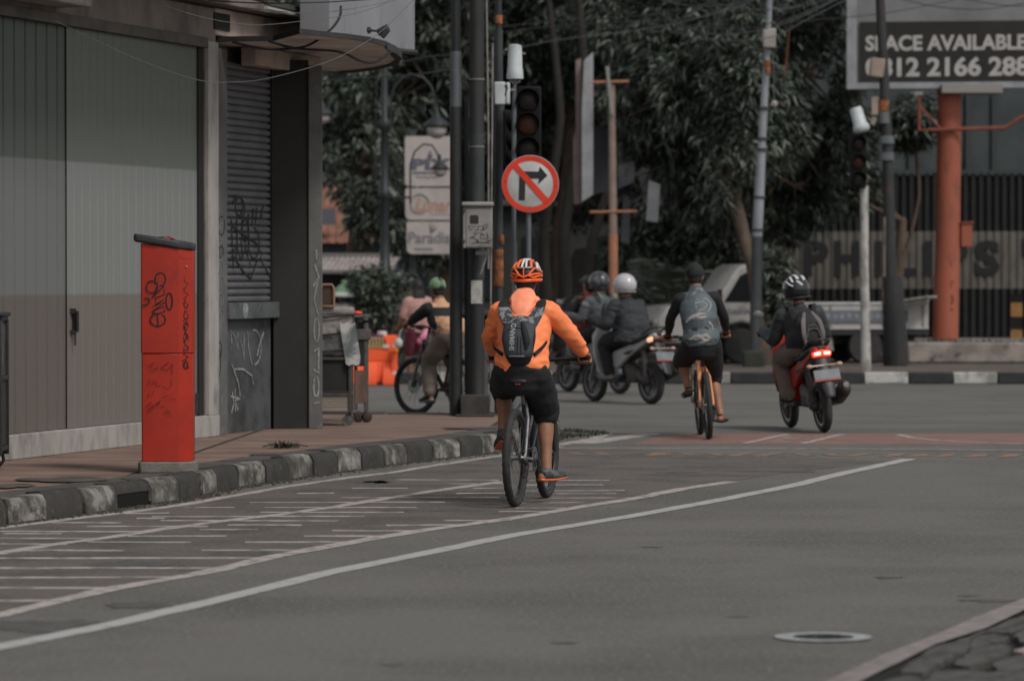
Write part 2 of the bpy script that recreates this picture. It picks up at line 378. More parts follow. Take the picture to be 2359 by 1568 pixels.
m = MB(); n = len(inner); m.add([q[0] + UP*.158 for q in inner] + [q[1] + UP*.158 for q in inner], [(i, i+1, n+i+1, n+i) for i in range(n-1)])
tag(m.build('pavement_edge_strip', CONC), kind='structure')
# broken concrete patches on the pavement near the kerb
m = MB()
for u, v, ru, rv in [(150, 1103, 110, 5), (20, 1118, 60, 4), (330, 1100, 60, 3), (640, 1045, 60, 3), (760, 1034, 50, 2.5), (1080, 985, 60, 2.5)]:
    c = G(u, v, .163); k = px(c.y)*ru; d = (G(u, v-rv, .163).y - G(u, v+rv, .163).y)/2; pts = []
    for j in range(26):
        a = 2*math.pi*j/26; q = 1 + .5*noise.noise(Vector((math.cos(a)*1.7, math.sin(a)*1.7, u+3)))
        pts.append(c + Vector((k*math.cos(a)*q, d*math.sin(a)*q, 0)))
    m.add(pts, [tuple(range(26))])
tag(m.build('pavement_patches', CONC), kind='structure')
# dirt and grass in the gutter, weeds on the pavement
GRIT = mat('gutter_grit', s(78, 74, 68), s(58, 55, 50), sc=30, rough=.95)
GRN = mat('weed_green', s(70, 76, 62), s(52, 58, 46), sc=20, rough=.8)
m = MB()
for i in range(3600):
    k = random.randrange(len(KR)-9); p = KR[k].lerp(KR[k+1], random.random()); t = (KR[k+1]-KR[k]).normalized(); nrm = Vector((-t.y, t.x, 0))
    q = p - nrm*abs(random.gauss(0, .07)) + UP*.003; r = random.uniform(.003, .011)
    m.box(q, (r*2, r*1.5, r), RZ(random.random()*3))
tag(m.build('gutter_grit', GRIT), 'grey grit and leaf litter along the foot of the near kerb', 'grit', kind='stuff')
def tuft(mb, c, n, r, h):
    for i in range(n):
        a = random.random()*6.28; d = random.random()*r; b0 = Vector(c) + Vector((math.cos(a)*d, math.sin(a)*d, 0)); tip = b0 + Vector((math.cos(a)*h*.9*random.random(), math.sin(a)*h*.6, h*random.uniform(.4, 1)))
        w = Vector((math.sin(a), -math.cos(a), 0))*.008; mb.add([b0-w, b0+w, tip], [(0, 1, 2)])
m = MB(); c0 = G(655, 1030, .16); tuft(m, (0, 0, 0), 90, .12, .075)
for i in range(7): a = i*.9; m.tube([(0, 0, .005), (.1*math.cos(a), .08*math.sin(a), .03), (.2*math.cos(a), .14*math.sin(a), .008)], .005, 5)
tag(m.build('weed_plant', GRN), 'small weed growing out of the pavement crack beside the dark roller shutter', 'weed').location = c0
m = MB(); c0 = Vector((.30, 38.9, .0))
for i in range(260):
    a = random.uniform(-1.6, 1.8); q = Vector((.25 + .55*math.cos(a)*random.uniform(.8, 1.3), 38.7 + .95*math.sin(a)*random.uniform(.7, 1.2) - .3, .004)); tuft(m, q, 3, .03, .035)
tag(m.build('corner_moss', GRN), 'moss and short grass at the foot of the rounded pavement corner', 'moss', kind='stuff')

# manhole on the right
c0 = G(1896, 1468.5); t = thing('manhole', 'small round access hole in the asphalt with a white painted ring', 'manhole', (c0.x, c0.y, 0))
m = MB(); vs = []
for r0, z in ((.216, .007), (.135, .007)):
    for j in range(40):
        a = 6.2832*j/40; q = r0*(1 + random.uniform(-.012, .012)); vs.append((q*math.cos(a), q*math.sin(a), z))
m.add(vs, [(j, (j+1) % 40, 40+(j+1) % 40, 40+j) for j in range(40)]); m.build('painted_ring', mat('ring_white', s(158, 160, 160), s(128, 129, 128), sc=14, rough=.7), t)
m = MB(); m.lathe([(.134, .0045), (.132, .0048), (.01, .005)], n=30); m.build('recess_disc', mat('recess_shade_black', s(0, 0, 0)), t)  # flat black disc painted as the dark of the recess inside the ring
m = MB()
for i in range(26):
    a = random.random()*6.28; d = random.random()**.5*.12; m.ell((d*math.cos(a), d*math.sin(a), .006), (random.uniform(.004, .012), .006, .004), nu=6, nv=4)
m.build('rubble', mat('rubble', s(90, 84, 78), s(50, 48, 45), sc=40, rough=.9), t)

# stone edge bottom right
m = MB()
U1 = [(1880, 1590), (1926, 1568), (2043, 1513), (2153, 1471), (2243, 1431), (2356, 1386), (2520, 1330)]
U2 = [(1960, 1590), (2031, 1553), (2070, 1535), (2153, 1493), (2268, 1456), (2358, 1413), (2540, 1352)]
a = gl(U1); b2 = gl(U2); n = len(a); m.add([p + UP*.02 for p in a] + [p + UP*.02 for p in b2] + [p for p in a], [(i, i+1, n+i+1, n+i) for i in range(n-1)] + [(2*n+i, 2*n+i+1, i+1, i) for i in range(n-1)])
tag(m.build('painted_edging', mat('edging_pink', s(136, 126, 123), s(112, 104, 101), sc=9, rough=.85, bump=.003)), kind='structure')
m = MB(); vs = [p + UP*.006 for p in b2] + [G(2900, 1352) + UP*.006, G(2900, 1700) + UP*.006, G(1960, 1700) + UP*.006]; m.add(vs, [tuple(range(len(vs)))])
tag(m.build('verge_dirt', mat('verge', s(30, 29, 27), s(22, 21, 20), sc=8, rough=.95, bump=.01, bsc=20)), kind='structure')
STN = mat('verge_stone', s(84, 81, 77), s(64, 62, 58), sc=7, c3=s(44, 42, 40), sc3=16, lo3=.52, hi3=.66, rough=.95, bump=.012, bsc=26)
ST_ = [([(1200, 1110), (1500, 890), (1960, 745), (2359, 580), (2700, 440), (2700, 560), (2359, 690), (2240, 750), (1950, 735), (1870, 790), (1840, 900), (1700, 960), (1560, 1040), (1420, 1120)], 'long narrow slab of grey concrete running along the painted edging'),
 ([(1960, 765), (2100, 762), (2230, 780), (2180, 812), (2100, 822), (2040, 850), (1920, 868), (1860, 880), (1900, 800)], 'small dark stone wedged between the long slab and the wide cracked stone'),
 ([(1870, 915), (2020, 868), (2150, 862), (2240, 868), (2230, 915), (2150, 950), (2070, 1010), (1960, 1030), (1860, 1060), (1780, 1052), (1710, 1035), (1760, 985)], 'wide cracked grey stone in the middle of the broken verge'),
 ([(2255, 905), (2359, 875), (2600, 860), (2620, 925), (2359, 925)], 'pinkish stone edge at the right border of the picture'),
 ([(2070, 1050), (2200, 965), (2359, 950), (2620, 950), (2620, 1065), (2300, 1080), (2120, 1085)], 'grey stone just below the pinkish stone edge'),
 ([(1450, 1180), (1540, 1105), (1700, 1088), (1830, 1092), (2040, 1108), (2300, 1105), (2620, 1115), (2620, 1300), (1400, 1300)], 'large dark stone filling the lowest right corner'),
 ([(2280, 770), (2359, 722), (2600, 690), (2620, 835), (2400, 838), (2320, 826)], 'dark stone at the right border above the pinkish one'),
 ([(1090, 1190), (1180, 1150), (1290, 1138), (1400, 1150), (1430, 1190), (1350, 1300), (980, 1300)], 'small dark stone at the bottom edge beside the painted edging')]
for i, (pl_, lab) in enumerate(ST_):
    hi = [G(1768.5 + x*.2499, 1271 + y*.2499, .03) for x, y in pl_]; Q = []
    for j in range(len(hi)):                            # ragged broken outline
        a, b3 = hi[j], hi[(j+1) % len(hi)]; n = max(1, int((b3-a).length/.05))
        for k in range(n): f = k/n; Q.append(a.lerp(b3, f) + (Vector((noise.noise(a*9 + UP*k), noise.noise(b3*9 + UP*k*.7), 0))*.018 if k else Vector()))
    c0 = sum(Q, Vector())/len(Q); c0.z = 0; K = len(Q); m = MB()
    up_ = [q - c0 + UP*(.008*noise.noise(q*6)) for q in Q]; lo_ = [Vector((q.x, q.y, -.004)) - Vector((c0.x, c0.y, 0)) + Vector((0, 0, .004)) for q in Q]
    m.add(up_ + lo_, [tuple(range(K)), *[(K+j, K+(j+1) % K, (j+1) % K, j) for j in range(K)]])
    tag(m.build('paving_stone', mat('stone_pink', s(150, 132, 128), s(120, 108, 104), sc=9) if i == 3 else STN), lab, 'stone', 'broken stones on the verge').location = (c0.x, c0.y, .003)

# far pavement and kerb
FY = 55.9
m = MB(); m.box((4, FY + 20 + .16, .075), (70, 40, .15)); tag(m.build('far_pavement', PAVE), kind='structure')
FKB = mat('far_kerb_black', s(50, 50, 50), s(40, 40, 40), sc=5, rough=.8); FKW = mat('far_kerb_white', s(176, 175, 170), s(128, 126, 120), sc=3.5, lo=.45, hi=.6, c3=s(110, 107, 100), sc3=9, rough=.8)
m = MB(); x0 = G(1990, 886).x*FY/G(1990, 886).y; w = 102.5*px(FY)
for i in range(-26, 14):
    m.k = 1 if i % 2 == 0 else 0; m.box((x0 + w*(i+.5), FY + .08, .085), (w - .01, .17, .17))
tag(m.build('far_kerb', [FKB, FKW], bevel=.02), kind='structure')
# ================================================================ CORNER BUILDING (left)
A0 = Vector((-3.92, 29.9, 0)); WD = Vector((.2774, .9608, 0)).normalized(); WN = Vector((WD.y, -WD.x, 0)); PZ = .152
def tw(u):
    k = (u-CX)/F; return (k*A0.y - A0.x)/(WD.x - k*WD.y)
def wp(t, z, off=0.0): return A0 + WD*t + WN*off + UP*z
def wbox(mb, t0, t1, z0, z1, o0, o1):                   # box in wall coordinates
    vs = [wp(t, z, o) for z in (z0, z1) for t, o in ((t0, o0), (t1, o0), (t1, o1), (t0, o1))]
    mb.add(vs, [(3, 2, 1, 0), (4, 5, 6, 7), (0, 1, 5, 4), (1, 2, 6, 5), (2, 3, 7, 6), (3, 0, 4, 7)])
PLA = mat('brown_plaster', s(126, 115, 108), s(104, 96, 90), sc=2.5, c3=s(84, 77, 71), sc3=2, lo3=.52, hi3=.72, rough=.9, bump=.002, st=(1, 1, .6))
TRIMW = mat('old_white_trim', s(158, 153, 148), s(134, 128, 122), sc=6, c3=s(112, 106, 100), sc3=3, rough=.85, st=(1, 1, .4))
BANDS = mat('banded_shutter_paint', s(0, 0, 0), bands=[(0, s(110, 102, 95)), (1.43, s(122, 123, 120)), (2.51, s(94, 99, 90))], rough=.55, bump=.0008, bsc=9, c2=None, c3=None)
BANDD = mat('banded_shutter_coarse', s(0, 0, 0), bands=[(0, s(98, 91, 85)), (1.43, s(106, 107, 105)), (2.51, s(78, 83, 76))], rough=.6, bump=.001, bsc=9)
PIER = mat('grey_pier', s(100, 98, 95), s(82, 80, 78), sc=3, c3=s(112, 112, 110), sc3=6, rough=.85, bump=.002)
DPIER = mat('dark_grey_wall', s(78, 80, 81), s(62, 62, 62), sc=2.5, c3=s(50, 49, 47), sc3=2.5, lo3=.5, hi3=.7, rough=.85)
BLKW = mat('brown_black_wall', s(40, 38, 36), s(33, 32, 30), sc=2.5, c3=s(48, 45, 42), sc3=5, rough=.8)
SLAT = mat('roller_slats', s(98, 97, 99), s(84, 83, 85), sc=4, rough=.6)
SHB = thing('corner_shop_building', 'grey and brown corner shop with a closed folding shutter and a round cornered canopy', 'building', wp(0, PZ))
t0, t1 = -9, tw(471); tF = tw(474); tP = tw(497); tR = tw(527); tC = tw(637)
m = MB()
wbox(m, t0, tP, 3.63, 3.96, -.5, 0); wbox(m, tP, tC + .2, 1.1, 4.6, -.6, -.20); wbox(m, t0, tP, 3.96, 6.5, -.5, -.05)
wbox(m, t0, t1 + .3, PZ, 3.7, -.7, -.30); wbox(m, tF - .02, tP, .34, 3.63, -.3, 0)
m.build('upper_wall', PLA, SHB, world=True)
m = MB(); wbox(m, t0, tC, .0, 6.4, -6, -.72); m.add([wp(tC, z, -.72) for z in (0, 6.4)] + [Vector((-2.4, 38.4, z)) for z in (0, 6.4)] + [Vector((-9, 38.6, z)) for z in (0, 6.4)], [(0, 2, 3, 1), (2, 4, 5, 3), (1, 3, 5)])
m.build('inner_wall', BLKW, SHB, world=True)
m = MB(); wbox(m, t0, tP + .01, PZ, .345, -.25, .035); m.build('plinth', TRIMW, SHB, world=True, bevel=.008)
m = MB(); wbox(m, tw(461), tF - .002, .35, 3.60, -.06, -.012); m.build('jamb_gap', mat('jamb_dark', s(36, 36, 34), rough=.8), SHB, world=True)
m = MB(); wbox(m, tF, tP + .004, .345, 3.66, -.02, .03); m.build('frame_post', TRIMW, SHB, world=True, bevel=.006)
m = MB(); wbox(m, t0, tF + .004, 3.60, 3.69, -.05, .028); m.build('frame_lintel', mat('lintel_dark', s(92, 86, 80), s(74, 70, 66), sc=4, rough=.8), SHB, world=True, bevel=.006)
def corr(mb, ta, tb, z0, z1, off, pitch, dep, flat=.62):   # folded metal panel
    pr = []; t = ta
    while t < tb:
        pr += [(t, 0), (t + pitch*flat, 0), (t + pitch*(flat + .12), -dep), (t + pitch*.88, -dep)]; t += pitch
    pr.append((tb, 0)); n = len(pr)
    vs = [wp(a, z0, off + o) for a, o in pr] + [wp(a, z1, off + o) for a, o in pr]
    mb.add(vs, [(i, i+1, n+i+1, n+i) for i in range(n-1)])
def zobj(mb, name, m_, parent):                         # keeps world height in object space so painted bands land right
    o = mb.build(name, m_, parent, world=True); o.location.z = -SHB.location.z
    me = o.data
    for v in me.vertices: v.co.z += SHB.location.z
    return o
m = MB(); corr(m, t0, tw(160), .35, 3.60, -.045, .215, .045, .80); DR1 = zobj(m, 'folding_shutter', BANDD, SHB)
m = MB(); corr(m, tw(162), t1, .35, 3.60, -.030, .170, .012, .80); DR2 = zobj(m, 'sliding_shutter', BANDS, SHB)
m = MB(); q = wp(tw(172), 1.22, -.015); m.box(q + UP*.08, (.05, .05, .04)); m.box(q - UP*.09, (.05, .05, .03)); m.tube([q + UP*.08 + WN*.04, q - UP*.09 + WN*.04], .014, 6); m.box(q - UP*.01 + WD*.03, (.03, .03, .2)); m.tube([q + WN*.02 - UP*.1, q + WN*.02 - UP*.2], .008, 5)
m.build('handle', mat('black_iron', s(38, 37, 35), s(48, 46, 44), sc=10, rough=.6), DR2, world=False).matrix_local = Matrix.Translation(-Vector((SHB.location.x, SHB.location.y, 0)))
m = MB(); wbox(m, tw(452), tw(464), .37, .55, -.028, -.015); m.build('bolt_plate', mat('black_iron', s(0, 0, 0)), DR2).matrix_local = Matrix.Translation(-Vector((SHB.location.x, SHB.location.y, 0)))
# dark pier, roller shutter, wall under it, chamfered corner
m = MB(); wbox(m, tP, tR, PZ, 3.62, -.25, -.012); m.build('graffiti_pier', PIER, SHB, world=True, bevel=.006)
m = MB(); wbox(m, tR, tC, PZ, 1.19, -.5, -.06); m.build('shutter_wall', DPIER, SHB, world=True)
m = MB(); wbox(m, tR - .02, tC + .03, 1.19, 1.34, -.3, .02); m.build('shutter_sill', mat('sill_green_grey', s(84, 88, 88), s(66, 69, 68), sc=5, c3=s(110, 110, 108), sc3=12, rough=.7), SHB, world=True, bevel=.008)
m = MB(); z = 1.345
while z < 3.50:
    pts = [(-.075, z), (-.055, z+.008), (-.050, z+.028), (-.055, z+.046), (-.082, z+.054), (-.082, z+.064)]
    for i in range(len(pts)-1): m.quad(wp(tR, pts[i][1], pts[i][0]), wp(tC - .03, pts[i][1], pts[i][0]), wp(tC - .03, pts[i+1][1], pts[i+1][0]), wp(tR, pts[i+1][1], pts[i+1][0]))
    z += .064
m.build('roller_shutter', SLAT, SHB, world=True)
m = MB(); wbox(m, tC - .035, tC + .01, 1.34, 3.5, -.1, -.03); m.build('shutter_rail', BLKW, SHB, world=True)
C1 = wp(tC, 0, -.03); C2 = Vector((-1.905, 35.98, 0)); C3 = Vector((-1.775, 36.0, 0))
def vbox(mb, a, b2, z0, z1, th):
    d = (b2-a).normalized(); nn = Vector((d.y, -d.x, 0)); vs = [q + UP*z for z in (z0, z1) for q in (a, b2, b2 - nn*th, a - nn*th)]
    mb.add(vs, [(3, 2, 1, 0), (4, 5, 6, 7), (0, 1, 5, 4), (1, 2, 6, 5), (2, 3, 7, 6), (3, 0, 4, 7)])
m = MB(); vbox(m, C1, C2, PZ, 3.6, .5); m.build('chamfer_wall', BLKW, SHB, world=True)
m = MB(); vbox(m, C2 + Vector((0, -.03, 0)), C3 + Vector((0, -.03, 0)), PZ, 3.55, .5); m.build('corner_pillar', PIER, SHB, world=True, bevel=.008)
# canopy over the corner
CAN = mat('canopy_plaster', s(136, 124, 115), s(114, 104, 96), sc=2.2, c3=s(90, 82, 75), sc3=3, lo3=.5, hi3=.68, rough=.9)
m = MB(); z0 = 3.68
def PZz(u, v, z): return G(u, v, z)
out = [PZz(690, 78, z0), PZz(740, 84, z0), PZz(800, 90, z0), PZz(850, 97, z0), PZz(890, 107, z0), PZz(912, 118, z0), PZz(922, 128, z0), PZz(918, 138, z0), PZz(900, 147, z0), PZz(860, 156, z0), PZz(820, 161, z0), PZz(780, 164, z0)] + [Vector((-2.6, 38.6, z0)), wp(tw(510), z0, -.3), wp(tw(510), z0, .50)]
m.prism([(p.x, p.y) for p in out], .045, (0, 0, z0), (1, 0, 0), (0, 1, 0)); m.m = [0, 0] + [1]*len(out); cn = m.build('canopy', [CAN, mat('canopy_rim', s(58, 56, 54), s(46, 44, 43), sc=4, rough=.8)], SHB, world=True)
m = MB(); wbox(m, tP, tC + .9, 3.73, 3.975, -.1, .0); m.build('fascia', mat('beam_plaster', s(176, 160, 148), s(146, 133, 123), sc=2.2, c3=s(112, 100, 92), sc3=4, rough=.9), SHB, world=True, bevel=.01)
m = MB(); m.add([p - UP*.004 for p in out], [tuple(range(len(out)))[::-1]]); m.build('soffit', mat('soffit_bounce_pale', s(230, 216, 208), s(198, 184, 176), sc=2.2, c3=s(150, 136, 126), sc3=3, lo3=.5, hi3=.7, rough=.9), cn, world=True)  # underside painted paler than the slab, standing in for bounced light
ce = sum(out[:12], Vector())/12; m = MB(); ring = []
for p in out[:12]:
    d = (p - ce); d.z = 0; ring.append((p + d.normalized()*.02, p - d.normalized()*.12))
for i in range(11):
    a, b2 = ring[i], ring[i+1]
    if i > 3: m.add([a[0] - UP*.03, b2[0] - UP*.03, b2[1] - UP*.008, a[1] - UP*.008, a[0] + UP*.03, b2[0] + UP*.03], [(0, 1, 2, 3), (0, 4, 5, 1)])
m.build('canopy_rim', mat('canopy_rim', s(66, 64, 62), s(52, 50, 48), sc=4, rough=.8), cn, world=True)
m = MB(); wbox(m, tw(567), tC + .98, 3.50, 3.672, -.05, .10); m.build('canopy_beam', mat('beam_plaster', s(176, 160, 148), s(146, 133, 123), sc=2.2, c3=s(112, 100, 92), sc3=4, rough=.9), SHB, world=True, bevel=.01)
m = MB(); wbox(m, tw(300), tw(760), 3.985, 4.07, -.2, .16); wbox(m, t0, tw(300), 3.985, 4.3, -.2, .12); m.build('gutter', PLA, SHB, world=True, bevel=.01)
m = MB(); wbox(m, t0, tw(474), 4.30, 4.45, -.2, 1.15); m.build('added_shade_slab', CAN, SHB, world=True)  # unseen slab added overhead to darken the top of the shutters
m = MB(); wbox(m, t0, tw(134), 3.73, 3.83, 0, .30); m.build('ledge', TRIMW, SHB, world=True, bevel=.02)
m = MB(); wbox(m, tw(492), tw(528), 3.78, 3.93, -.1, .012); m.build('gap_shade_block', DARK, SHB, world=True)  # black block painted as the shadowed gap above the pier
# sign box on the canopy
SGN = mat('blank_sign_face', s(134, 134, 138), s(122, 122, 125), sc=2, c3=s(106, 106, 108), sc3=5, rough=.5, st=(1, 1, .3))
m = MB(); a = G(758, 86, 3.76); b2 = G(955, 117, 3.76); ks = []
for i in range(9):
    f = i/8; q = a.lerp(b2, f); q = q - WN*(.10*math.sin(f*math.pi)) ; ks.append(q)
vs = []
for q in ks: vs += [q, q + UP*3.0, q - WN*.28, q - WN*.28 + UP*3.0]
fs = []
for i in range(8): k = 4*i; fs += [(k, k+4, k+5, k+1), (k+2, k+3, k+7, k+6), (k, k+2, k+6, k+4)]
fs += [(0, 1, 3, 2), (32, 34, 35, 33)]; m.add(vs, fs); sg = m.build('sign_box', SGN, SHB, world=True)
m = MB(); m.tube([q - UP*.02 + WN*.01 for q in ks], .028, 6); m.build('sign_edge', mat('canopy_rim', s(0, 0, 0)), sg, world=True)
q = P(882, 70, 35.5); f = thing('floodlight', 'small black floodlight bracketed to the grey sign box over the corner canopy', 'lamp', q)
m = MB(); m.box((0, 0, 0), (.12, .09, .05), RY(-.5) @ RX(.3)); m.box((.02, -.03, -.03), (.10, .06, .05), RY(-.9)); m.build('housing', mat('black_iron', s(0, 0, 0)), f, bevel=.01)
m = MB(); m.tube([(-.14, .02, .0), (-.05, 0, -.01), (0, 0, 0)], .012, 6); m.tube([(-.13, .06, -.01), (-.13, -.02, .01)], .022, 6); m.build('bracket', mat('black_iron', s(0, 0, 0)), f)
# fluorescent fittings on the gutter
for i, (ua, va, ub, vb) in enumerate([(612, 19, 690, 36), (492, -3, 582, 9)]):
    a, b2 = P(ua, va, 34.6), P(ub, vb, 35.4); c0 = (a+b2)/2; m = MB(); m.tube([a-c0, b2-c0], .018, 8)
    t = thing('tube_light', 'unlit white tube light under the corner eaves, ' + ('nearer the grey sign box' if i == 0 else 'cut by the top edge'), 'lamp', c0, group='tube lights on the eaves')
    m.build('tube', mat('tube_white', s(160, 160, 156), rough=.4), t); m = MB(); m.tube([a-c0+UP*.05, b2-c0+UP*.05], .03, 4); m.build('batten', mat('batten', s(70, 68, 64), rough=.7), t)
# junk on the canopy top
m = MB()
for i in range(16): m.box((random.uniform(-.6, .6), random.uniform(-.1, .1), random.uniform(0, .06)), (random.uniform(.05, .25), .06, random.uniform(.03, .09)), RZ(random.random()))
# ---------------- graffiti
INK = mat('black_spray', s(30, 29, 30), rough=.6); PALE = mat('pale_spray', s(150, 151, 150), s(108, 110, 110), sc=20, lo=.4, hi=.6, rough=.7)
pl = wp(0, 0, -.045); m = MB()
g1 = [loop(551, 475, 9, 22), loop(549, 480, 15, 26, 200, 420), [(533, 505), (535, 560), (538, 620)], [(545, 505), (547, 570), (543, 600)], [(558, 500), (556, 560), (560, 595)], loop(565, 530, 7, 26), [(572, 492), (574, 560), (570, 590)], loop(585, 560, 12, 35, -90, 150), [(583, 480), (581, 520)], [(592, 478), (588, 515)], [(606, 475), (600, 505)], [(533, 520), (560, 540), (590, 560), (603, 585), (598, 600)], [(538, 590), (560, 625), (578, 642), (592, 600), (600, 596), (618, 630), (632, 655)], [(531, 600), (545, 565), (556, 600), (565, 570), (577, 610)]]
strokes(m, g1, pl, WN, .012, .002); m.build('black_graffiti', INK, SHB, world=True)
m = MB(); pl2 = wp(0, 0, -.055)
g2 = [[(533, 790), (531, 760), (540, 775), (547, 805), (548, 765), (558, 800), (561, 830), (562, 770)], loop(585, 800, 16, 40, -100, 90), [(570, 765), (572, 800), (580, 840)], [(607, 765), (596, 800), (592, 820)], [(533, 838), (548, 880), (553, 912)], [(540, 850), (560, 850), (580, 865), (583, 885)], [(535, 902), (538, 930), (533, 950)], [(530, 912), (553, 918), (541, 922), (548, 945)], [(541, 895), (542, 948)]]
strokes(m, g2, pl2, WN, .011, .002); m.build('pale_graffiti', PALE, SHB, world=True)
m = MB(); pl3 = wp(0, 0, -.010)
g3 = [loop(508, 500+i*38, 6, 16, 30*i, 30*i+260) for i in range(7)] + [[(503, 560), (514, 590), (502, 620)]]
strokes(m, g3, pl3, WN, .006, .002); m.build('faint_graffiti', mat('faint_spray', s(116, 118, 118), rough=.8), SHB, world=True)
m = MB(); strokes(m, [loop(504, 835, 4, 32), loop(506, 805, 4, 18), loop(510, 520, 7, 22), loop(509, 580, 6, 12)], pl3, WN, .006, .002); m.build('black_scribble', INK, SHB, world=True)
m = MB(); cp = C2 + Vector((0, -.034, 0)); cnn = (C3-C2).normalized(); cnn = Vector((cnn.y, -cnn.x, 0))
g4 = [[(721, 660), (733, 640), (723, 690), (734, 730)], [(724, 610), (735, 640)], loop(729, 760, 6, 28), [(722, 810), (734, 800), (733, 860), (722, 850)], loop(728, 890, 6, 24), [(722, 930), (735, 925)], [(728, 575), (729, 600)]]
strokes(m, g4, cp, cnn, .008, .002); m.build('pillar_graffiti', PALE, SHB, world=True)
m = MB(); q = wp(tw(560), 1.265, .022); R = along(WN); m.lathe([(.07, 0), (.07, .003), (.055, .004)], q, 20, R); m.lathe([(.05, .004), (.045, .006)], q, 20, R); m.build('round_sticker', PALE, SHB, world=True)

# ---------------- red cabinet
RED = mat('cabinet_red', s(166, 41, 21), s(146, 37, 20), sc=2.5, c3=s(118, 42, 32), sc3=6, lo3=.55, hi3=.75, rough=.42, bump=.0006, bsc=30, spec=.4)
REDD = mat('cabinet_red_worn', s(168, 48, 34), s(142, 46, 36), sc=5, rough=.5)
b = G(383, 1090, PZ); CB = thing('red_cabinet', 'tall red metal street cabinet with a black lid and scrawled tags', 'cabinet', (b.x, b.y, PZ), 0)
def octo(x0, x1, y0, y1, cl, cr): return [(x0 + cl, y0), (x0+.16, y0-.012), (x1 - cr, y0), (x1, y0 + cr), (x1, y1 - cr*.5), (x1 - cr*.5, y1), (x0 + .03, y1), (x0, y1 - .03), (x0, y0 + .06)]
k = px(b.y); w = 60*k
m = MB(); m.prism(octo(-w-.02, w+.02, -.02, .36, .02, .1), .085, (0, 0, 0)); m.build('concrete_base', mat('base_concrete', s(118, 112, 104), s(92, 88, 82), sc=7, rough=.9, bump=.004, bsc=40), CB, bevel=.012)
m = MB(); m.prism(octo(-w+.004, w-.004, .006, .33, .01, .092), .785, (0, 0, .085)); LB = m.build('lower_body', RED, CB, bevel=.006, seg=3)
m = MB(); m.prism(octo(-w, w, 0, .336, .01, .095), .80, (0, 0, .872)); UB = m.build('upper_body', RED, CB, bevel=.006, seg=3)
for v in UB.data.vertices:                              # sloped top
    if v.co.z > 1.5: v.co.z -= .055*(v.co.x + w)/(2*w)
m = MB(); P2 = octo(-w-.05, w+.006, -.02, .35, .015, .1); m.prism(P2, .06, (0, 0, 1.630)); 
lid = m.build('lid', mat('lid_black', s(56, 56, 57), s(44, 44, 45), sc=9, rough=.55), CB, bevel=.018, seg=3)
for v in lid.data.vertices: v.co.z += .045 - .06*(v.co.x + w)/(2*w)
m = MB(); pts = [(w-.085, .012), (w-.002, .095)]
m.box((w-.0445, .0505, 1.572), (.105, .006, .02), RZ(math.pi/4)); m.build('trim_strip', REDD, CB)
m = MB(); m.lathe([(.008, 0), (.008, .008), (.004, .012)], (w-.048, .046, 1.50), 10, along((1, -1, 0))); m.build('lock', mat('chrome', s(170, 165, 160), rough=.3, metal=.8), CB)
m = MB(); fp = Vector((b.x, b.y-.0125, PZ)); fn = (0, -1, 0)
def c2(x, y): return ((300 + x/4.75)*.9211, (570 + y/4.75)*.9211)
gl1 = [[c2(*p) for p in l] for l in [loop(480, 610, 62, 78, -200, 100, 0), loop(375, 700, 62, 72, 0, 330), [(440, 640), (450, 720), (380, 830), (520, 690), (530, 790), (420, 830), (425, 920), (520, 850), (380, 930), (540, 880), (380, 990), (520, 930), (530, 990), (450, 1020), (380, 1000)], loop(585, 870, 38, 100), loop(450, 1090, 90, 75, -60, 280), [(445, 1030), (455, 1180)], [(260, 920), (340, 900)], loop(320, 860, 30, 30, -150, 60)]]
strokes(m, gl1, fp, fn, .0056, .0015); o = m.build('marker_tag', INK, CB, world=True)
m = MB()
def c3(x, y): return (x/2.45*.9211, (560 + y/2.45)*.9211)
gl2 = [[c3(*p) for p in l] for l in [[(945, 850), (905, 870), (940, 890), (970, 880)], [(985, 880), (1030, 850), (1060, 860), (1020, 895), (985, 880)], [(1055, 855), (1055, 920)], [(915, 950), (912, 985), (940, 975), (938, 950)], [(955, 955), (960, 995), (985, 985)], [(995, 990), (1020, 1010), (1050, 990), (1050, 950)], [(905, 1060), (915, 1020), (930, 1050), (940, 1020)], [(890, 1120), (925, 1090), (940, 1130), (900, 1140), (985, 1080), (960, 1110), (1010, 1120)], [(990, 1060), (1060, 1040), (1000, 1080), (1075, 1070)], [(1000, 1150), (1050, 1165), (1020, 1130)]]]
strokes(m, gl2, fp, fn, .0026, .0012); m.build('thin_scribble', mat('thin_ink', s(90, 30, 22), rough=.7), LB).matrix_local = CB.matrix_basis.inverted()
m = MB(); sp = Vector((b.x + w - .0475, b.y + .0475, 0)); sn = (1, -1, 0)
gl3 = [[(421, 640 + i*24 + random.uniform(-4, 4)), (432 + random.uniform(-4, 3), 632 + i*24), (424, 648 + i*24), (434, 655 + i*24)] for i in range(9)] + [loop(428, 840, 5, 9)]
gl3 += [loop(428, 700 + i*26, 5, 9, 30*i, 30*i + 280) for i in range(5)] + [[(423, 745), (430, 770), (424, 790), (433, 800), (425, 815)], [(432, 740), (424, 760), (433, 785)]]; strokes(m, gl3, sp, sn, .0045, .0012, .003); m.build('side_scribble', INK, UB).matrix_local = CB.matrix_basis.inverted()
ju = thing('rag_heap', 'twisted scrap of dark rag with pink threads lying on the lid of the red cabinet', 'rag', (b.x - .04, b.y + .06, PZ + 1.69))
m = MB()
for i in range(7): m.limb([(random.uniform(-.13, .0), random.uniform(-.03, .03), .012), (random.uniform(-.06, .06), 0, .02), (random.uniform(0, .13), random.uniform(-.03, .03), .008)], [.008, .012, .006], 8)
fuse(m, 'cloth', mat('rag_dark', s(60, 56, 54), s(40, 38, 38), sc=30, rough=.9), ju, .004, 2)
m = MB()
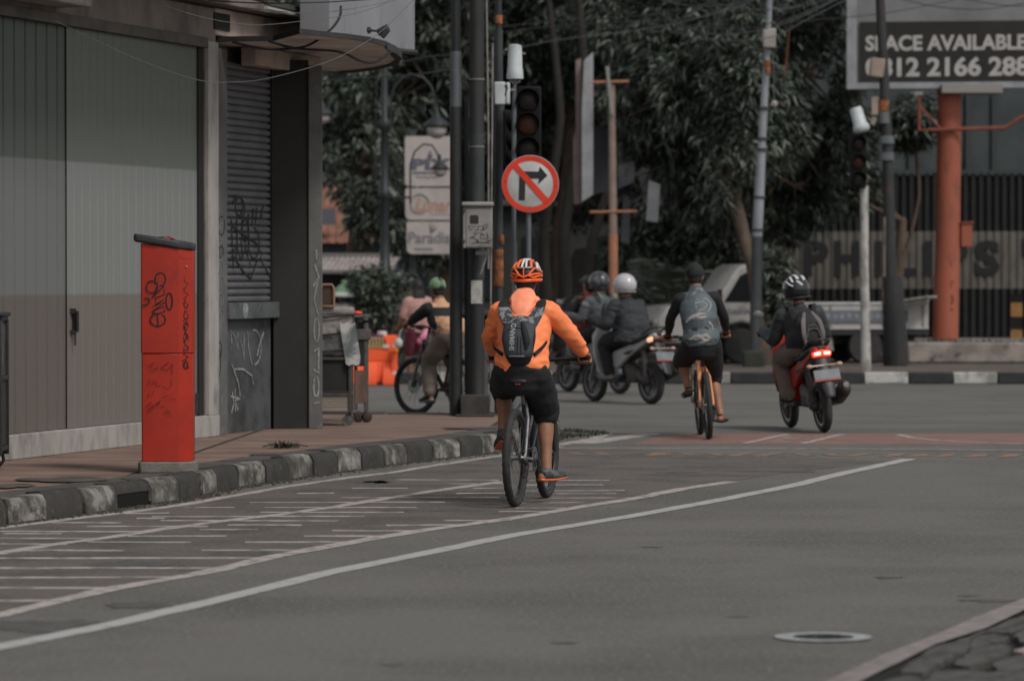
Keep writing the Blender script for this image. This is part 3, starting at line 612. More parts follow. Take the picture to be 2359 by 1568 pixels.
for i in range(4): x = -.1 + i*.05; m.tube([(x, -.03, .012), (x + .03, -.033, .022), (x + .06, -.03, .012)], .004, 5)
m.build('pink_thread', mat('pink_thread', s(190, 90, 90), rough=.8), ju)
# black pipe stub behind the cabinet
# ---------------- glass vitrine frame cut by left edge
b = G(0, 1085, PZ); x1 = (20-CX)*b.y/F
V = thing('display_cart', 'black framed glass display cart cut off by the left edge of the picture', 'cart', (x1 - .40, b.y + .2, PZ))
BKM = mat('cart_black', s(36, 36, 35), s(48, 47, 45), sc=8, rough=.5)
m = MB()
for x in (-.33, .33):
    for y in (-.2, .2): m.box((x, y, .61), (.035, .035, 1.0))
for z in (.16, .68, 1.12):
    for y in (-.2, .2): m.box((0, y, z), (.625, .03, .035))
    for x in (-.33, .33): m.box((x, 0, z), (.03, .365, .035))
m.build('frame', BKM, V, bevel=.005)
m = MB(); m.box((0, -.19, .42), (.62, .012, .48)); m.box((.325, 0, .42), (.012, .36, .48)); m.build('lower_panel', mat('cart_panel', s(50, 49, 47), s(40, 39, 38), sc=6, rough=.6), V)
m = MB(); m.box((0, -.188, .9), (.62, .006, .4)); m.box((.322, 0, .9), (.006, .36, .4)); m.build('glass', mat('dirty_glass', s(96, 98, 96), s(70, 72, 70), sc=7, rough=.2), V)
m = MB(); m.box((0, 0, 1.15), (.72, .46, .03)); m.build('top', BKM, V, bevel=.008)
for x in (-.3, .3):
    for y in (-.18, .18): m = MB(); m.tube([(x, y, .13), (x + .01, y, .06), (x - .03, y, .012), (x - .08, y, .008)], .014, 6); m.build('leg', BKM, V, smooth=True)
# ---------------- trolley with wrapped bundle, behind the pillar
Y = 36.6; b = P(780, 983, Y); kx = px(Y)
T = thing('vendor_trolley', 'dark metal vendor trolley with a pale grille low on its side', 'trolley', (b.x - .15, Y + .2, PZ))
def X(u): return (u-CX)*kx - T.location.x
def Zt(v): return HC - (v-VH)*kx - PZ
FR = mat('trolley_frame', s(74, 68, 64), s(54, 50, 47), sc=9, rough=.6); 
m = MB(); xl, xr = X(700), X(806); zb, zt = Zt(950), Zt(826)
for x in (xl, xr):
    for y in (-.2, .2): m.box((x, y, (zb+zt)/2), (.03, .03, zt-zb))
for z in (zb, zt, Zt(908)): 
    for y in (-.2, .2): m.box((( xl+xr)/2, y, z), (xr-xl-.03, .028, .028))
    for x in (xl, xr): m.box((x, 0, z), (.028, .37, .028))
m.build('frame', FR, T, bevel=.004)
m = MB(); m.box(((xl+xr)/2, 0, (zt+Zt(906))/2), (xr-xl-.02, .375, zt-Zt(906)-.04)); m.build('dark_panel', mat('trolley_dark', s(34, 33, 33), s(42, 41, 40), sc=5, rough=.7), T)
m = MB(); z = Zt(945)
while z < Zt(911): m.box(((xl+xr)/2, -.195, z), (xr-xl-.03, .012, .010), RX(.5)); z += .019
m.build('grille', mat('grille_pale', s(168, 156, 144), rough=.5), T)
m = MB(); m.box(((xl+xr)/2, 0, Zt(928)), (xr-xl-.04, .36, .12)); m.build('grille_box', mat('trolley_dark', s(0, 0, 0)), T)
for x in (xl + .06, xr - .03):
    for y in (-.19, .19):
        m = MB(); m.lathe([(.012, -.016), (.048, -.016), (.05, 0), (.048, .016), (.012, .016)], (x, y, .05), 18, along((0, 1, 0))); w_ = m.build('caster', mat('caster_grey', s(96, 90, 86), s(60, 58, 56), sc=20, rough=.6), T, smooth=True)
        m = MB(); m.tube([(x, y, .05), (x, y, zb)], .012, 6); m.build('caster_fork', FR, w_)
Bd = thing('wrapped_bundle', 'bulky bundle wrapped in grey paper and plastic, tied with black cord on the dark trolley', 'bundle', T.location + UP*(zt + .015))
m = MB(); zz = lambda v: Zt(v) - zt - .015
m.box((( xl+xr)/2, 0, (zz(724)+0)/2 + .01), (xr-xl+.02, .40, zz(726)), None, .96); m.box(((xl+xr)/2, 0, zz(716)), (xr-xl+.05, .43, .06))
CLO = mat('wrap_paper', s(142, 136, 132), s(112, 106, 102), sc=4, lo=.45, hi=.55, c3=s(88, 90, 90), sc3=3, lo3=.55, hi3=.6, rough=.8, bump=.006, bsc=12)
fuse(m, 'wrapping', CLO, Bd, .012, 5, wr=.008, wsc=(5, 5, 5))
for v in (728, 768, 806): m = MB(); z = zz(v); e = .218; x_ = (xl+xr)/2; hw = (xr-xl)/2 + .022; m.tube([(x_-hw, -e, z-.03), (x_, -e-.006, z-.01), (x_+hw, -e, z+.015), (x_+hw, e, z), (x_-hw, e, z)], .011, 6, closed=True); m.build('cord', BKM, Bd)
m = MB(); a_, b_ = X(782), X(822); cl = []
for i in range(7):
    v = 742 + i*16; cl.append([(a_ + .01*i + (b_-a_)*j/4*(.9 if i < 6 else .8), -.236 - .01*math.sin(j*1.7+i), zz(v + (4 if j % 2 else 0))) for j in range(5)])
vs = [p for r_ in cl for p in r_]; m.add(vs + [(x, y + .006, z) for x, y, z in vs], [(i*5+j, i*5+j+1, (i+1)*5+j+1, (i+1)*5+j) for i in range(6) for j in range(4)] + [(35+i*5+j, 35+(i+1)*5+j, 35+(i+1)*5+j+1, 35+i*5+j+1) for i in range(6) for j in range(4)])
m.build('hanging_sack', mat('sack_pale', s(178, 174, 168), s(140, 140, 138), sc=3, lo=.5, hi=.55, c3=s(104, 110, 110), sc3=2.5, lo3=.55, hi3=.6, rough=.8), Bd, smooth=True)
tr = thing('brown_tray', 'upright brown wooden tray with a rounded rim standing on the wrapped bundle', 'tray', (T.location.x + X(754), Y, PZ + Zt(706)))
m = MB(); hw, hh = 15*kx, 50*kx; pr = [(-hw, 0), (hw, 0), (hw, hh*.85), (hw*.7, hh), (-hw*.7, hh), (-hw, hh*.85)]; m.prism(pr, .03, (0, 0, 0), (1, 0, 0), (0, 0, 1)); m.build('panel', mat('tray_brown', s(78, 60, 48), s(52, 42, 36), sc=5, rough=.7), tr)
m = MB(); m.tube([(x, -.035, z) for x, z in pr], .016, 6, closed=False); m.tube([(-hw, -.035, 0), (hw, -.035, 0)], .016, 6); m.build('rim', mat('tray_rim', s(132, 106, 84), rough=.6), tr)
# second cart
Y2 = 37.6; kx = px(Y2); T = thing('wooden_handcart', 'tall narrow handcart with metal posts and a brown board, standing right of the trolley', 'cart', (P(828, 976, Y2).x, Y2, PZ))
m = MB(); xl, xr = X(818), X(843)
for x, y in ((xr, -.12), (xl, .15), (xr, .15)): m.box((x, y, (Zt(945) + Zt(745))/2), (.035, .03, Zt(745)-Zt(945)))
m.box(((xl+xr)/2 - .02, 0, Zt(770)), (xr-xl+.12, .3, .10)); m.build('frame', mat('cart_grey', s(92, 88, 84), s(66, 63, 60), sc=7, rough=.7), T, bevel=.005)
m = MB(); m.box((X(826), 0, Zt(728)), (.17, .36, .03)); m.build('top_board', mat('cart_top', s(96, 98, 96), s(72, 74, 72), sc=5, rough=.7), T, bevel=.008)
m = MB(); m.box((X(832), -.135, Zt(890)), (26*kx, .02, 76*kx)); m.build('brown_board', mat('cart_board', s(122, 96, 82), s(96, 76, 66), sc=8, st=(1, 1, .3), rough=.8), T)
m = MB(); m.box((X(822), -.05, Zt(812)), (.14, .16, .26)); m.build('dark_box', BKM, T)
for x in (X(845), X(826)): m = MB(); m.lathe([(.01, -.025), (.05, -.025), (.055, -.02), (.055, .02), (.05, .025), (.01, .025)], (x, -.1, .055), 18, along((0, 1, 0))); m.build('wheel', mat('old_wheel', s(66, 54, 46), s(40, 36, 33), sc=20, rough=.7), T, smooth=True)
m = MB(); m.ell((0, 0, .02), (.055, .05, .022)); tag(m.build('small_lid', mat('orange_cap', s(226, 72, 40), rough=.5), smooth=True), 'small orange lid lying on the top board of the narrow handcart', 'lid').location = (T.location.x + X(823), Y2 - .1, PZ + Zt(726) + .003)
# ================================================================ POLES, SIGNALS AND SIGNS (near corner)
POLB = mat('pole_black', s(42, 42, 42), s(54, 54, 53), sc=5, c3=s(84, 50, 34), sc3=6, lo3=.60, hi3=.72, rough=.6, st=(1, 1, .35))
POLG = mat('pole_grey', s(98, 102, 104), s(80, 84, 86), sc=6, c3=s(70, 60, 52), sc3=7, lo3=.6, hi3=.7, rough=.55, st=(1, 1, .4))
POLD = mat('pole_dark_grey', s(62, 65, 66), s(48, 50, 50), sc=5, rough=.6, st=(1, 1, .3))
RUST = mat('orange_rust', s(150, 92, 56), s(92, 62, 44), sc=9, lo=.42, hi=.6, rough=.85, st=(1, 1, 2))
def pole(name, label, u, Y, vb, r, segs, cat='pole', zb=PZ, lean=0, group=None):
    """segs: (v_top, material, radius factor) listed upward"""
    b = P(u, vb, Y); t = thing(name, label, cat, (b.x, Y, zb), group=group); z = 0; n = 0
    for vt, mm, rf, pn in segs:
        zt = HC - (vt-VH)*px(Y) - zb
        m = MB(); m.tube([(lean*z, 0, z), (lean*zt, 0, zt)], [r*rf, r*rf*.98], 16); m.build(pn, mm, t, smooth=True); z = zt; n += 1
    return t
BAND = mat('band_steel', s(120, 112, 104), rough=.5)
KY = 39.1
b = P(1092, 958, KY); t = thing('pole_plinth', 'weathered concrete block at the foot of the thick black poles', 'plinth', (b.x + .01, KY + .05, PZ))
m = MB(); m.box((0, 0, .11), (.30, .34, .22)); m.box((0, -.02, .012), (.40, .42, .022)); m.build('block', mat('plinth_dark', s(70, 66, 62), s(52, 50, 47), sc=6, rough=.9, bump=.004, bsc=30), t, bevel=.015)
tA = pole('steel_pole', 'thick black and grey steel pole with rust spots, leftmost of the pole cluster', 1050, 39.3, 955, .068, [(560, POLB, 1.0, 'lower_tube'), (247, POLB, .94, 'middle_tube'), (120, POLG, .90, 'grey_sleeve'), (-60, POLB, .72, 'upper_tube')])
m = MB(); m.tube([(.115, .02, 0), (.105, .02, 3.2)], .026, 10); m.build('side_pipe', POLD, tA, smooth=True)
tB = pole('steel_pole', 'widest dark pole, standing on the concrete block behind the grey meter box', 1098, KY + .08, 915, .080, [(640, POLB, 1.0, 'lower_tube'), (310, POLD, 1.0, 'middle_tube'), (-60, POLB, .98, 'upper_tube')], zb=PZ+.22)
m = MB()
for v in (183, 338, 500): z = HC - (v-VH)*px(KY) - PZ - .22; m.lathe([(.083, -.008), (.083, .008)], (0, 0, z), 16)
m.build('band', BAND, tB)
m = MB()
m.box((.0, -.084, 1.045), (.115, .004, .235))
pp = m.build('paper_poster', mat('paper', s(176, 174, 170), s(140, 138, 134), sc=6, lo=.5, hi=.62, rough=.8), tB)
tC2 = pole('telephone_pole', 'slim dark pole with orange paint wraps, third of the cluster behind the meter box', 1148, 40.0, 955, .050, [(660, POLD, .9, 'lower_tube'), (575, RUST, 1.08, 'rust_wrap'), (70, POLD, .92, 'middle_tube'), (-60, POLB, .72, 'upper_tube')])
m = MB(); z = HC - (48-VH)*px(40) - PZ; m.tube([(0, 0, z-.04), (0, 0, z+.05)], .043, 14); m.build('orange_band', RUST, tC2, smooth=True)
m = MB(); z = HC - (552-VH)*px(40) - PZ; m.tube([(.03, -.03, z-.05), (.03, -.03, z+.05)], .03, 10); m.build('orange_patch', RUST, tC2, smooth=True)
t = thing('white_conduit', 'pair of thin pale cable conduits running up beside the widest dark pole', 'conduit', (P(1122, 900, 39.2).x, 39.2, PZ))
m = MB(); z = HC + VH*px(39.2); m.tube([(.012, 0, 1.5), (.012, 0, 2.8), (-.01, 0, z), (-.035, 0, 6.2)], .012, 8); m.build('conduit', mat('conduit_pale', s(132, 126, 122), s(96, 92, 88), sc=5, rough=.6), t, smooth=True)
m = MB(); m.tube([(.035, 0, .1), (.035, 0, 1.2), (.05, 0, 3.0), (.055, 0, 3.8)], .011, 8); m.build('conduit', mat('conduit_pale', s(0, 0, 0)), t, smooth=True)
m = MB(); m.box((-.018, .01, .42), (.05, .012, .9)); m.build('cable_cover', mat('cover_grey', s(88, 88, 88), s(70, 70, 70), sc=6, rough=.7), t)
# meter box
Y = 38.9; c0 = P(1100, 522, Y); t = thing('meter_box', 'grey utility meter box with a dark window and black scribbles, strapped to the poles', 'box', (c0.x, Y, c0.z - .22))
GB = mat('box_grey', s(140, 137, 134), s(120, 117, 113), sc=5, c3=s(98, 94, 90), sc3=8, lo3=.6, hi3=.75, rough=.6)
m = MB(); m.box((0, 0, .21), (.30, .16, .42)); m.build('case', GB, t, bevel=.008)
m = MB(); m.box((0, -.01, .445), (.325, .21, .045)); m.build('hood', mat('hood_grey', s(156, 152, 148), s(128, 124, 120), sc=5, rough=.6), t, bevel=.015)
m = MB(); m.box((.012, -.084, .205), (.255, .008, .385)); dr = m.build('door', GB, t, bevel=.004)
m = MB(); m.prism([(-.045, -.035), (-.035, -.045), (.035, -.045), (.045, -.035), (.045, .03), (.03, .045), (-.03, .045), (-.045, .03)], -.004, (-.035, -.0895, .29), (1, 0, 0), (0, 0, 1)); m.build('window', mat('meter_window', s(46, 45, 44), rough=.4), dr)
m = MB(); fp = Vector((0, Y-.0885, 0)); d2 = lambda x, y: ((960 + x/4.357)*.9211, (340 + y/4.357)*.9211)
gs = [[d2(*p) for p in l] for l in [[(920, 985), (980, 985), (940, 1030), (920, 990)], [(985, 990), (1030, 985), (1025, 1025), (990, 1030)], [(1040, 985), (1080, 985), (1075, 1025), (1045, 1030)], [(1085, 980), (1130, 960), (1110, 1010), (1080, 1000), (1090, 1030)], [(970, 1055), (1010, 1060), (975, 1100), (930, 1110), (985, 1115)], [(1010, 1060), (1060, 1060), (1050, 1120), (1100, 1115)], [(1060, 1060), (1095, 1090)], [(1120, 1060), (1135, 1110), (1110, 1130)], [(1120, 1150), (1175, 1135)], [(960, 1170), (1010, 1160), (1150, 1165)], [(990, 1120), (1030, 1150), (1010, 1155)]]]
strokes(m, gs, fp, (0, -1, 0), .005, .002); m.build('scribble', INK, dr, world=True)
m = MB(); m.box((-.135, -.086, .37), (.012, .012, .03)); m.box((-.135, -.086, .07), (.012, .012, .03)); m.build('hinge', BKM, dr)
m = MB(); m.box((.04, .02, -.045), (.12, .06, .04)); m.tube([(.09, 0, 0), (.08, 0, -.1), (.03, .03, -.26)], .012, 6); m.build('cable_gland', mat('box_grey', s(0, 0, 0)), t)
# signal post with antenna
Y = 39.55; c0 = P(1183, 958, Y); TS = thing('signal_post', 'galvanised grey post carrying a white antenna drum and a radio box', 'post', (c0.x, Y, 0))
kx = px(Y); SX = lambda u: (u-CX)*kx - TS.location.x; SZ = lambda v: HC - (v-VH)*kx
m = MB(); m.tube([(0, 0, 0), (0, 0, SZ(560))], .034, 14); m.tube([(0, 0, SZ(560)), (.006, 0, SZ(200))], .024, 14); m.build('post', POLG, TS, smooth=True)
WPL = mat('white_plastic', s(186, 190, 190), s(160, 164, 165), sc=3, rough=.45)
m = MB(); r = 17*kx; m.lathe([(.02, 0), (r*1.12, 0), (r*1.14, .02), (r*1.05, .10), (r*1.0, .11), (r*.93, .315), (r*.86, .345), (r*.5, .355), (.01, .357)], (SX(1186), 0, SZ(183)), 24); m.build('antenna_drum', WPL, TS, smooth=True)
m = MB(); m.tube([(SX(1186), 0, SZ(183)), (SX(1184), 0, SZ(215))], .02, 10)
for i in range(5): m.box((SX(1176 + i*5), -.03, SZ(188 + (i % 2)*3)), (.018, .02, .025))
m.box((SX(1178), -.02, SZ(208)), (.07, .03, .018)); m.tube([(SX(1203), 0, SZ(125)), (SX(1210), 0, SZ(125))], .012, 8); m.tube([(SX(1163), 0, SZ(116)), (SX(1172), 0, SZ(116))], .008, 6); m.build('antenna_mount', mat('mount_grey', s(150, 148, 144), s(100, 98, 95), sc=20, rough=.5), TS)
m = MB(); m.box((SX(1151), -.05, SZ(217)), (.115, .14, .235)); m.box((SX(1169.5), -.05, SZ(217)), (.045, .13, .225)); rb = m.build('radio_box', WPL, TS, bevel=.014)
m = MB(); m.box((SX(1166), -.118, SZ(212)), (.012, .01, .09), RY(.3)); m.box((SX(1165), -.118, SZ(200)), (.025, .01, .025), RY(.8)); m.build('latch', BKM, rb)
m = MB(); m.box((SX(1157), -.04, SZ(248)), (.04, .05, .06)); m.build('box_bracket', mat('mount_grey', s(0, 0, 0)), TS)
BLKP = mat('signal_black', s(19, 19, 20), s(24, 24, 24), sc=6, rough=.7, spec=.2)
def signal(name, label, u, Y, vs, r, side=None, zb=0, cols=('r', 'a', 'g'), yaw=0):
    vb = vs[1]; c = P(u, vb, Y); t = thing(name, label, 'traffic light', (c.x, Y, c.z), yaw); k = px(Y); H2 = (vs[2]-vs[0])*k/2 + r*1.35
    m = MB(); m.box((0, .10, 0), (r*2.6, .16, H2*2)); m.build('housing', BLKP, t, bevel=.02, seg=3)
    for v, cn in zip(vs, cols):
        z = (vb-v)*k
        m = MB(); n = 24; A = []; 
        for rr, y in ((r*1.12, .02), (r*1.12, -.13), (r*1.06, -.13), (r*1.06, .02)):
            for j in range(n+1):
                a = math.radians(-25 + 230*j/n); A.append((rr*math.cos(a), y - (.05*math.sin(a) if y < 0 else 0), z + rr*math.sin(a)))
        N1 = n+1; m.add(A, [(q*N1+j, q*N1+j+1, ((q+1) % 4)*N1+j+1, ((q+1) % 4)*N1+j) for q in range(4) for j in range(n)]); m.build('visor', BLKP, t, smooth=True)
        m = MB(); m.lathe([(r, .02), (r*.98, .035), (r*.6, .05), (.005, .055)], (0, .02, z), 24, along((0, -1, 0)))
        lens = {'r': mat('lens_red_off', s(44, 34, 31), rough=.45), 'a': mat('lens_amber_off', s(84, 46, 31), s(64, 40, 30), sc=20, rough=.45), 'g': mat('lens_green_off', s(42, 40, 35), rough=.45)}[cn]
        m.build('lens', lens, t, smooth=True)
    return t
signal('traffic_light', 'black three lens traffic light with an unlit amber lens above the no right turn sign', 1216, 39.6, (231, 286, 342), .105)
Y = 40.3; c = P(1155, 322, Y); t = thing('traffic_light', 'black traffic light seen from the side between the dark poles and the galvanised post', 'traffic light', (c.x, Y, c.z), math.radians(78))
m = MB(); m.box((0, 0, 0), (.16, .18, .62)); m.build('housing', BLKP, t, bevel=.03, seg=3)
for z in (-.2, 0, .2): m = MB(); m.lathe([(.1, 0), (.1, .12), (.09, .12), (.09, .01)], (0, -.09, z), 20, along((0, -1, 0))); m.build('visor', BLKP, t, smooth=True)
# no right turn sign
Y = 39.1; c = P(1221, 424, Y); SN = thing('no_right_turn_sign', 'round white traffic sign with red rim and slash over a black right turn arrow', 'road sign', (c.x, Y, 0)); k = px(Y); z = c.z; R0 = 66*k
m = MB(); m.tube([(-.01, .05, 0), (-.018, .035, z + .1)], .026, 12); m.build('post', POLG, SN, smooth=True)
Rk = along((0, -1, 0))
RIM = mat('sign_red', s(214, 60, 36), s(196, 56, 36), sc=6, rough=.45); WSI = mat('sign_white', s(184, 183, 180), s(166, 164, 160), sc=5, rough=.5)
m = MB(); m.lathe([(R0, 0), (R0, .012), (R0*.99, .014), (.005, .014)], (0, 0, z), 48, Rk); m.build('face', WSI, SN, smooth=True)
m = MB(); n = 64; A = []
for rr in (R0*.985, R0*.80):
    for j in range(n): a = 6.28318*j/n; A.append((rr*math.cos(a), -.0165, z + rr*math.sin(a)))
m.add(A, [(j, (j+1) % n, n+(j+1) % n, n+j)[::-1] for j in range(n)]); m.build('red_ring', RIM, SN)
A_ = lambda x, y: ((980 + x/3.0154)*.9211, y/3.0154*.9211)
def sgp(x, y, d): u, v = A_(x, y); return ((u-1221)*k, -d, z - (v-424)*k)
m = MB(); m.add([sgp(*p, .0185) for p in [(955, 1510), (1002, 1512), (1006, 1348), (1108, 1348), (1102, 1390), (1172, 1325), (1115, 1258), (1105, 1295), (990, 1293), (960, 1320)]], [tuple(range(10))]); m.build('black_arrow', mat('sign_black', s(40, 38, 38), rough=.5), SN)
m = MB(); m.add([sgp(*p, .0205) for p in [(912, 1268), (945, 1238), (1185, 1505), (1148, 1536)]], [(0, 1, 2, 3)]); m.build('red_slash', RIM, SN)
m = MB()
for x, y in ((855, 1372), (1230, 1402), (1040, 1560)): q = sgp(x, y, .022); m.ell(q, (.006, .003, .006), nu=8, nv=5)
m.build('rivet', mat('sign_black', s(0, 0, 0)), SN)
# ornate street lamps, far left
LM = mat('lamp_iron', s(46, 48, 50), s(38, 40, 42), sc=6, rough=.5); GLO = mat('lamp_globe', s(170, 162, 158), s(150, 142, 138), sc=3, rough=.35)
Y = 61; k = px(Y); b = P(886, 800, Y); t = thing('street_lamp', 'ornate dark iron street lamp with curved arms, left of the stacked shop signs', 'street lamp', (b.x, Y, .15))
LX = lambda u: (u-886)*k; LZ = lambda v: HC - (v-VH)*k - .15
m = MB(); m.lathe([(.17, 0), (.17, .35), (.13, .40), (.125, LZ(650)), (.16, LZ(648)), (.165, LZ(628)), (.09, LZ(618)), (.075, LZ(560)), (.07, LZ(460)), (.095, LZ(455)), (.095, LZ(440)), (.065, LZ(435)), (.062, LZ(300)), (.10, LZ(295)), (.10, LZ(280)), (.055, LZ(272)), (.05, LZ(100)), (.045, LZ(-50))], n=18); m.build('post', LM, t, smooth=True)
arc = lambda pts: [(LX(u), 0, LZ(v)) for u, v in pts]
m = MB(); m.tube(arc([(900, 300), (900, 230), (910, 198), (928, 180), (950, 173), (975, 180), (993, 200), (1001, 225), (1002, 255)]), .022, 8); m.tube(arc([(900, 300), (888, 300)]), .022, 8); m.tube(arc([(945, 470), (945, 380), (955, 350), (975, 333), (995, 335), (1008, 355), (1012, 385)]), .016, 8); m.tube(arc([(890, 455), (945, 455)]), .02, 8); m.tube(arc([(867, 180), (866, 420), (884, 450)]), .012, 6); m.build('arm', LM, t, smooth=True)
def globe(u, v0, r, par, kk, X0, Z0):
    m = MB(); m.lathe([(.015, r*2.0), (.025, r*1.3), (r*.30, r*1.1), (r*.45, r*.8), (r*1.05, r*.35), (r*1.28, .0), (r*1.2, -.02), (.02, -.015)], (X0(u), 0, Z0(v0)), 20); sh = m.build('lamp_shade', LM, par, smooth=True)
    m = MB(); m.ell((X0(u), 0, Z0(v0) - r*.42), (r*.95, r*.95, r*.85), nu=20, nv=12); m.build('globe', GLO, sh, smooth=True)
globe(1006, 290, .165, t, k, LX, LZ); globe(1013, 388, .11, t, k, LX, LZ)
m = MB(); text(m, '293', (LX(870), -.18, LZ(685)), (1, 0, 0), (0, 0, 1), .16, .30, th=.003, bold=.04); m.build('house_number_sticker', mat('sticker_pale', s(160, 146, 138), rough=.7), t)
Y = 63; b = P(720, 830, Y); t = thing('street_lamp', 'street lamp mostly hidden by the corner pillar, only its pale globe edge showing', 'street lamp', (P(738, 0, Y).x, Y, .15)); k = px(Y)
LX = lambda u: (u-738)*k; m = MB(); m.lathe([(.09, 0), (.09, .5), (.05, .6), (.045, LZ(330))], (-.35, 0, 0), 14); m.tube([(-.35, 0, LZ(330)), (-.35, 0, LZ(200)), (-.15, 0, LZ(180)), (LX(740), 0, LZ(215)), (LX(741), 0, LZ(250))], .02, 8); m.build('post', LM, t, smooth=True); globe(741, 263, .14, t, k, LX, LZ)
# stacked shop signs
Y = 66; k = px(Y); b = P(990, 590, Y); t = thing('shop_sign_tower', 'tower of three pale shop sign panels behind the black poles', 'sign', (b.x, Y, .15))
TX = lambda u: (u-990)*k; TZ = lambda v: HC - (v-VH)*k - .15
m = MB(); 
for u in (950, 1050): m.box((TX(u), .10, TZ(300)/2), (.12, .12, TZ(300)))
m.build('support', POLD, t)
SF = mat('sign_panel_pale', s(176, 166, 160), s(162, 153, 148), sc=3, rough=.5); INKB = mat('sign_ink_slate', s(92, 92, 104), rough=.6); INKO = mat('sign_ink_tan', s(170, 128, 108), rough=.6)
def rr(u0, v0, u1, v1, c):
    pts = []
    for cu, cv, a in ((u0+c, v1-c, 180), (u1-2, v1-2, 270), (u1-2, v0+2, 0), (u0+c*.4, v0+c*.4, 90)):
        rad = c if a == 180 else (2 if a != 90 else c*.4)
        for j in range(4): an = math.radians(a + 30*j); pts.append((TX(cu + rad*math.cos(an)), TZ(cv - rad*math.sin(an))))
    return pts
def panel(u0, v0, u1, v1):
    m = MB(); m.prism(rr(u0, v0, u1, v1, 12), -.14, (0, .0, 0), (1, 0, 0), (0, 0, 1)); m.v = [(x, -y, zz_) for x, y, zz_ in m.v]; return m.build('sign_panel', SF, t)
pn = [panel(933, 315, 1062, 430), panel(934, 434, 1062, 507), panel(937, 511, 1062, 585)]
for o in pn: o.data.transform(Matrix.Translation((0, 0, 0)))
FYs = -.145
m = MB(); text(m, 'PIX', (TX(948), FYs, TZ(392)), (1, 0, 0), (0, 0, 1), 26*k, 92*k, bold=.05); m.box((TX(990), FYs, TZ(399)), (78*k, .006, 4*k)); m.lathe([(.001, 0), (.05, .04), (.02, .12), (.001, .25)], (TX(991), FYs+.02, TZ(366)), 10)
for i in range(7): m.box((TX(962 + i*8), FYs, TZ(408 + (i%2)*2)), (6*k, .004, 3*k))
m.build('lettering', INKB, pn[0])
m = MB(); text(m, 'Lunar', (TX(956), FYs, TZ(488)), (1, 0, 0), (0, 0, 1), 32*k, 86*k, bold=.02, shear=.3); m.build('lettering', INKO, pn[1])
m = MB(); m.tube([(TX(u), FYs, TZ(v)) for u, v in loop(967, 470, 21, 22, 60, 350, 0, 20)], .012, 5); m.box((TX(1015), FYs, TZ(494)), (50*k, .005, 1.5*k)); m.build('ring_mark', mat('sign_ink_grey', s(128, 126, 122), rough=.6), pn[1])
m = MB(); text(m, 'Paradise', (TX(941), FYs, TZ(560)), (1, 0, 0), (0, 0, 1), 26*k, 112*k, bold=.015)
for i in range(5): m.box((TX(958 + i*9), FYs, TZ(574)), (7*k, .004, 5*k))
m.build('lettering', mat('sign_ink_grey2', s(112, 112, 116), rough=.6), pn[2])
m = MB()
for a in (.4, .8, 1.3, 1.8): m.tube([(TX(993), FYs, TZ(535)), (TX(993) + .12*math.cos(a), FYs, TZ(535) + .16*math.sin(a))], [.018, .004], 5)
m.build('leaf_mark', mat('sign_ink_green', s(96, 110, 98), rough=.6), pn[2])
# ================================================================ FAR SIDE OF THE JUNCTION
FZ = .15
def frame(u0, Y): 
    k = px(Y); x0 = (u0-CX)*k; return k, (lambda u: (u-u0)*k), (lambda v: HC - (v-VH)*k - FZ), x0
# shuttered building with painted letters
Y = 72; k, bx, bz, x0 = frame(2100, Y)
PB = thing('shuttered_building', 'dark building with ribbed shutters carrying big black letters on a pale band', 'building', (x0, Y, FZ))
RIBB = mat('ribbed_dark', s(27, 27, 27), s(34, 34, 33), sc=3, rough=.6); RIBL = mat('ribbed_pale_band', s(100, 95, 88), s(80, 76, 71), sc=4, st=(1, 1, .5), rough=.65)
FAC = mat('facade_grey_green', s(70, 75, 75), s(58, 63, 63), sc=1.2, c3=s(48, 52, 52), sc3=2.5, rough=.8)
def ribs(m, x0_, x1_, z0, z1, y, p, d):
    pr = []; x = x0_
    while x < x1_: pr += [(x, 0), (x+p*.42, 0), (x+p*.52, d), (x+p*.9, d)]; x += p
    n = len(pr); m.add([(a, y+b_, z0) for a, b_ in pr] + [(a, y+b_, z1) for a, b_ in pr], [(i, i+1, n+i+1, n+i) for i in range(n-1)])
xa, xb = bx(1560), bx(2700)
m = MB(); ribs(m, xa, xb, 0, bz(665), 0, .145, .07); ribs(m, xa, xb, bz(533), bz(400), 0, .145, .07); m.build('shutter', RIBB, PB)
m = MB(); ribs(m, xa, xb, bz(665), bz(533), 0, .145, .03); SHL = m.build('painted_band', RIBL, PB)
m = MB(); m.box(((xa+xb)/2, .35, (bz(400)+bz(-120))/2), (xb-xa, .5, bz(-120)-bz(400))); up = m.build('upper_facade', FAC, PB)
m = MB(); m.box(((xa+xb)/2, 4, 3), (xb-xa, 7, 6.2)); m.build('body', FAC, PB)
m = MB()
for u in (1795, 1940, 2098, 2230, 2290, 2420): m.box((bx(u), .08, (bz(395)+bz(215))/2), (.10, .08, bz(215)-bz(395)))
m.box(((xa+xb)/2, .06, bz(398)), (xb-xa, .12, .10)); m.build('mullion', mat('mullion', s(58, 62, 62), rough=.6), up)
LB_ = mat('painted_letters', s(30, 30, 31), rough=.7)
for ch, u0_, u1_ in (('P', 1849, 1908), ('H', 1920, 1979), ('I', 2014, 2031), ('L', 2062, 2109), ('I', 2127, 2147), ('P', 2168, 2229), ('S', 2241, 2302), ("'", 2352, 2366)):
    m = MB(); text(m, ch, (bx(u0_), -.012, bz(636)), (1, 0, 0), (0, 0, 1), 83*k, (u1_-u0_)*k, th=0, bold=.045); m.v = [(x, y, z) for x, y, z in m.v]; nn = len(m.v)
    m.add([(x, y+.09, z) for x, y, z in m.v[:nn]], [tuple(reversed(f)) for f in m.f]); m.build('letter', LB_, PB)
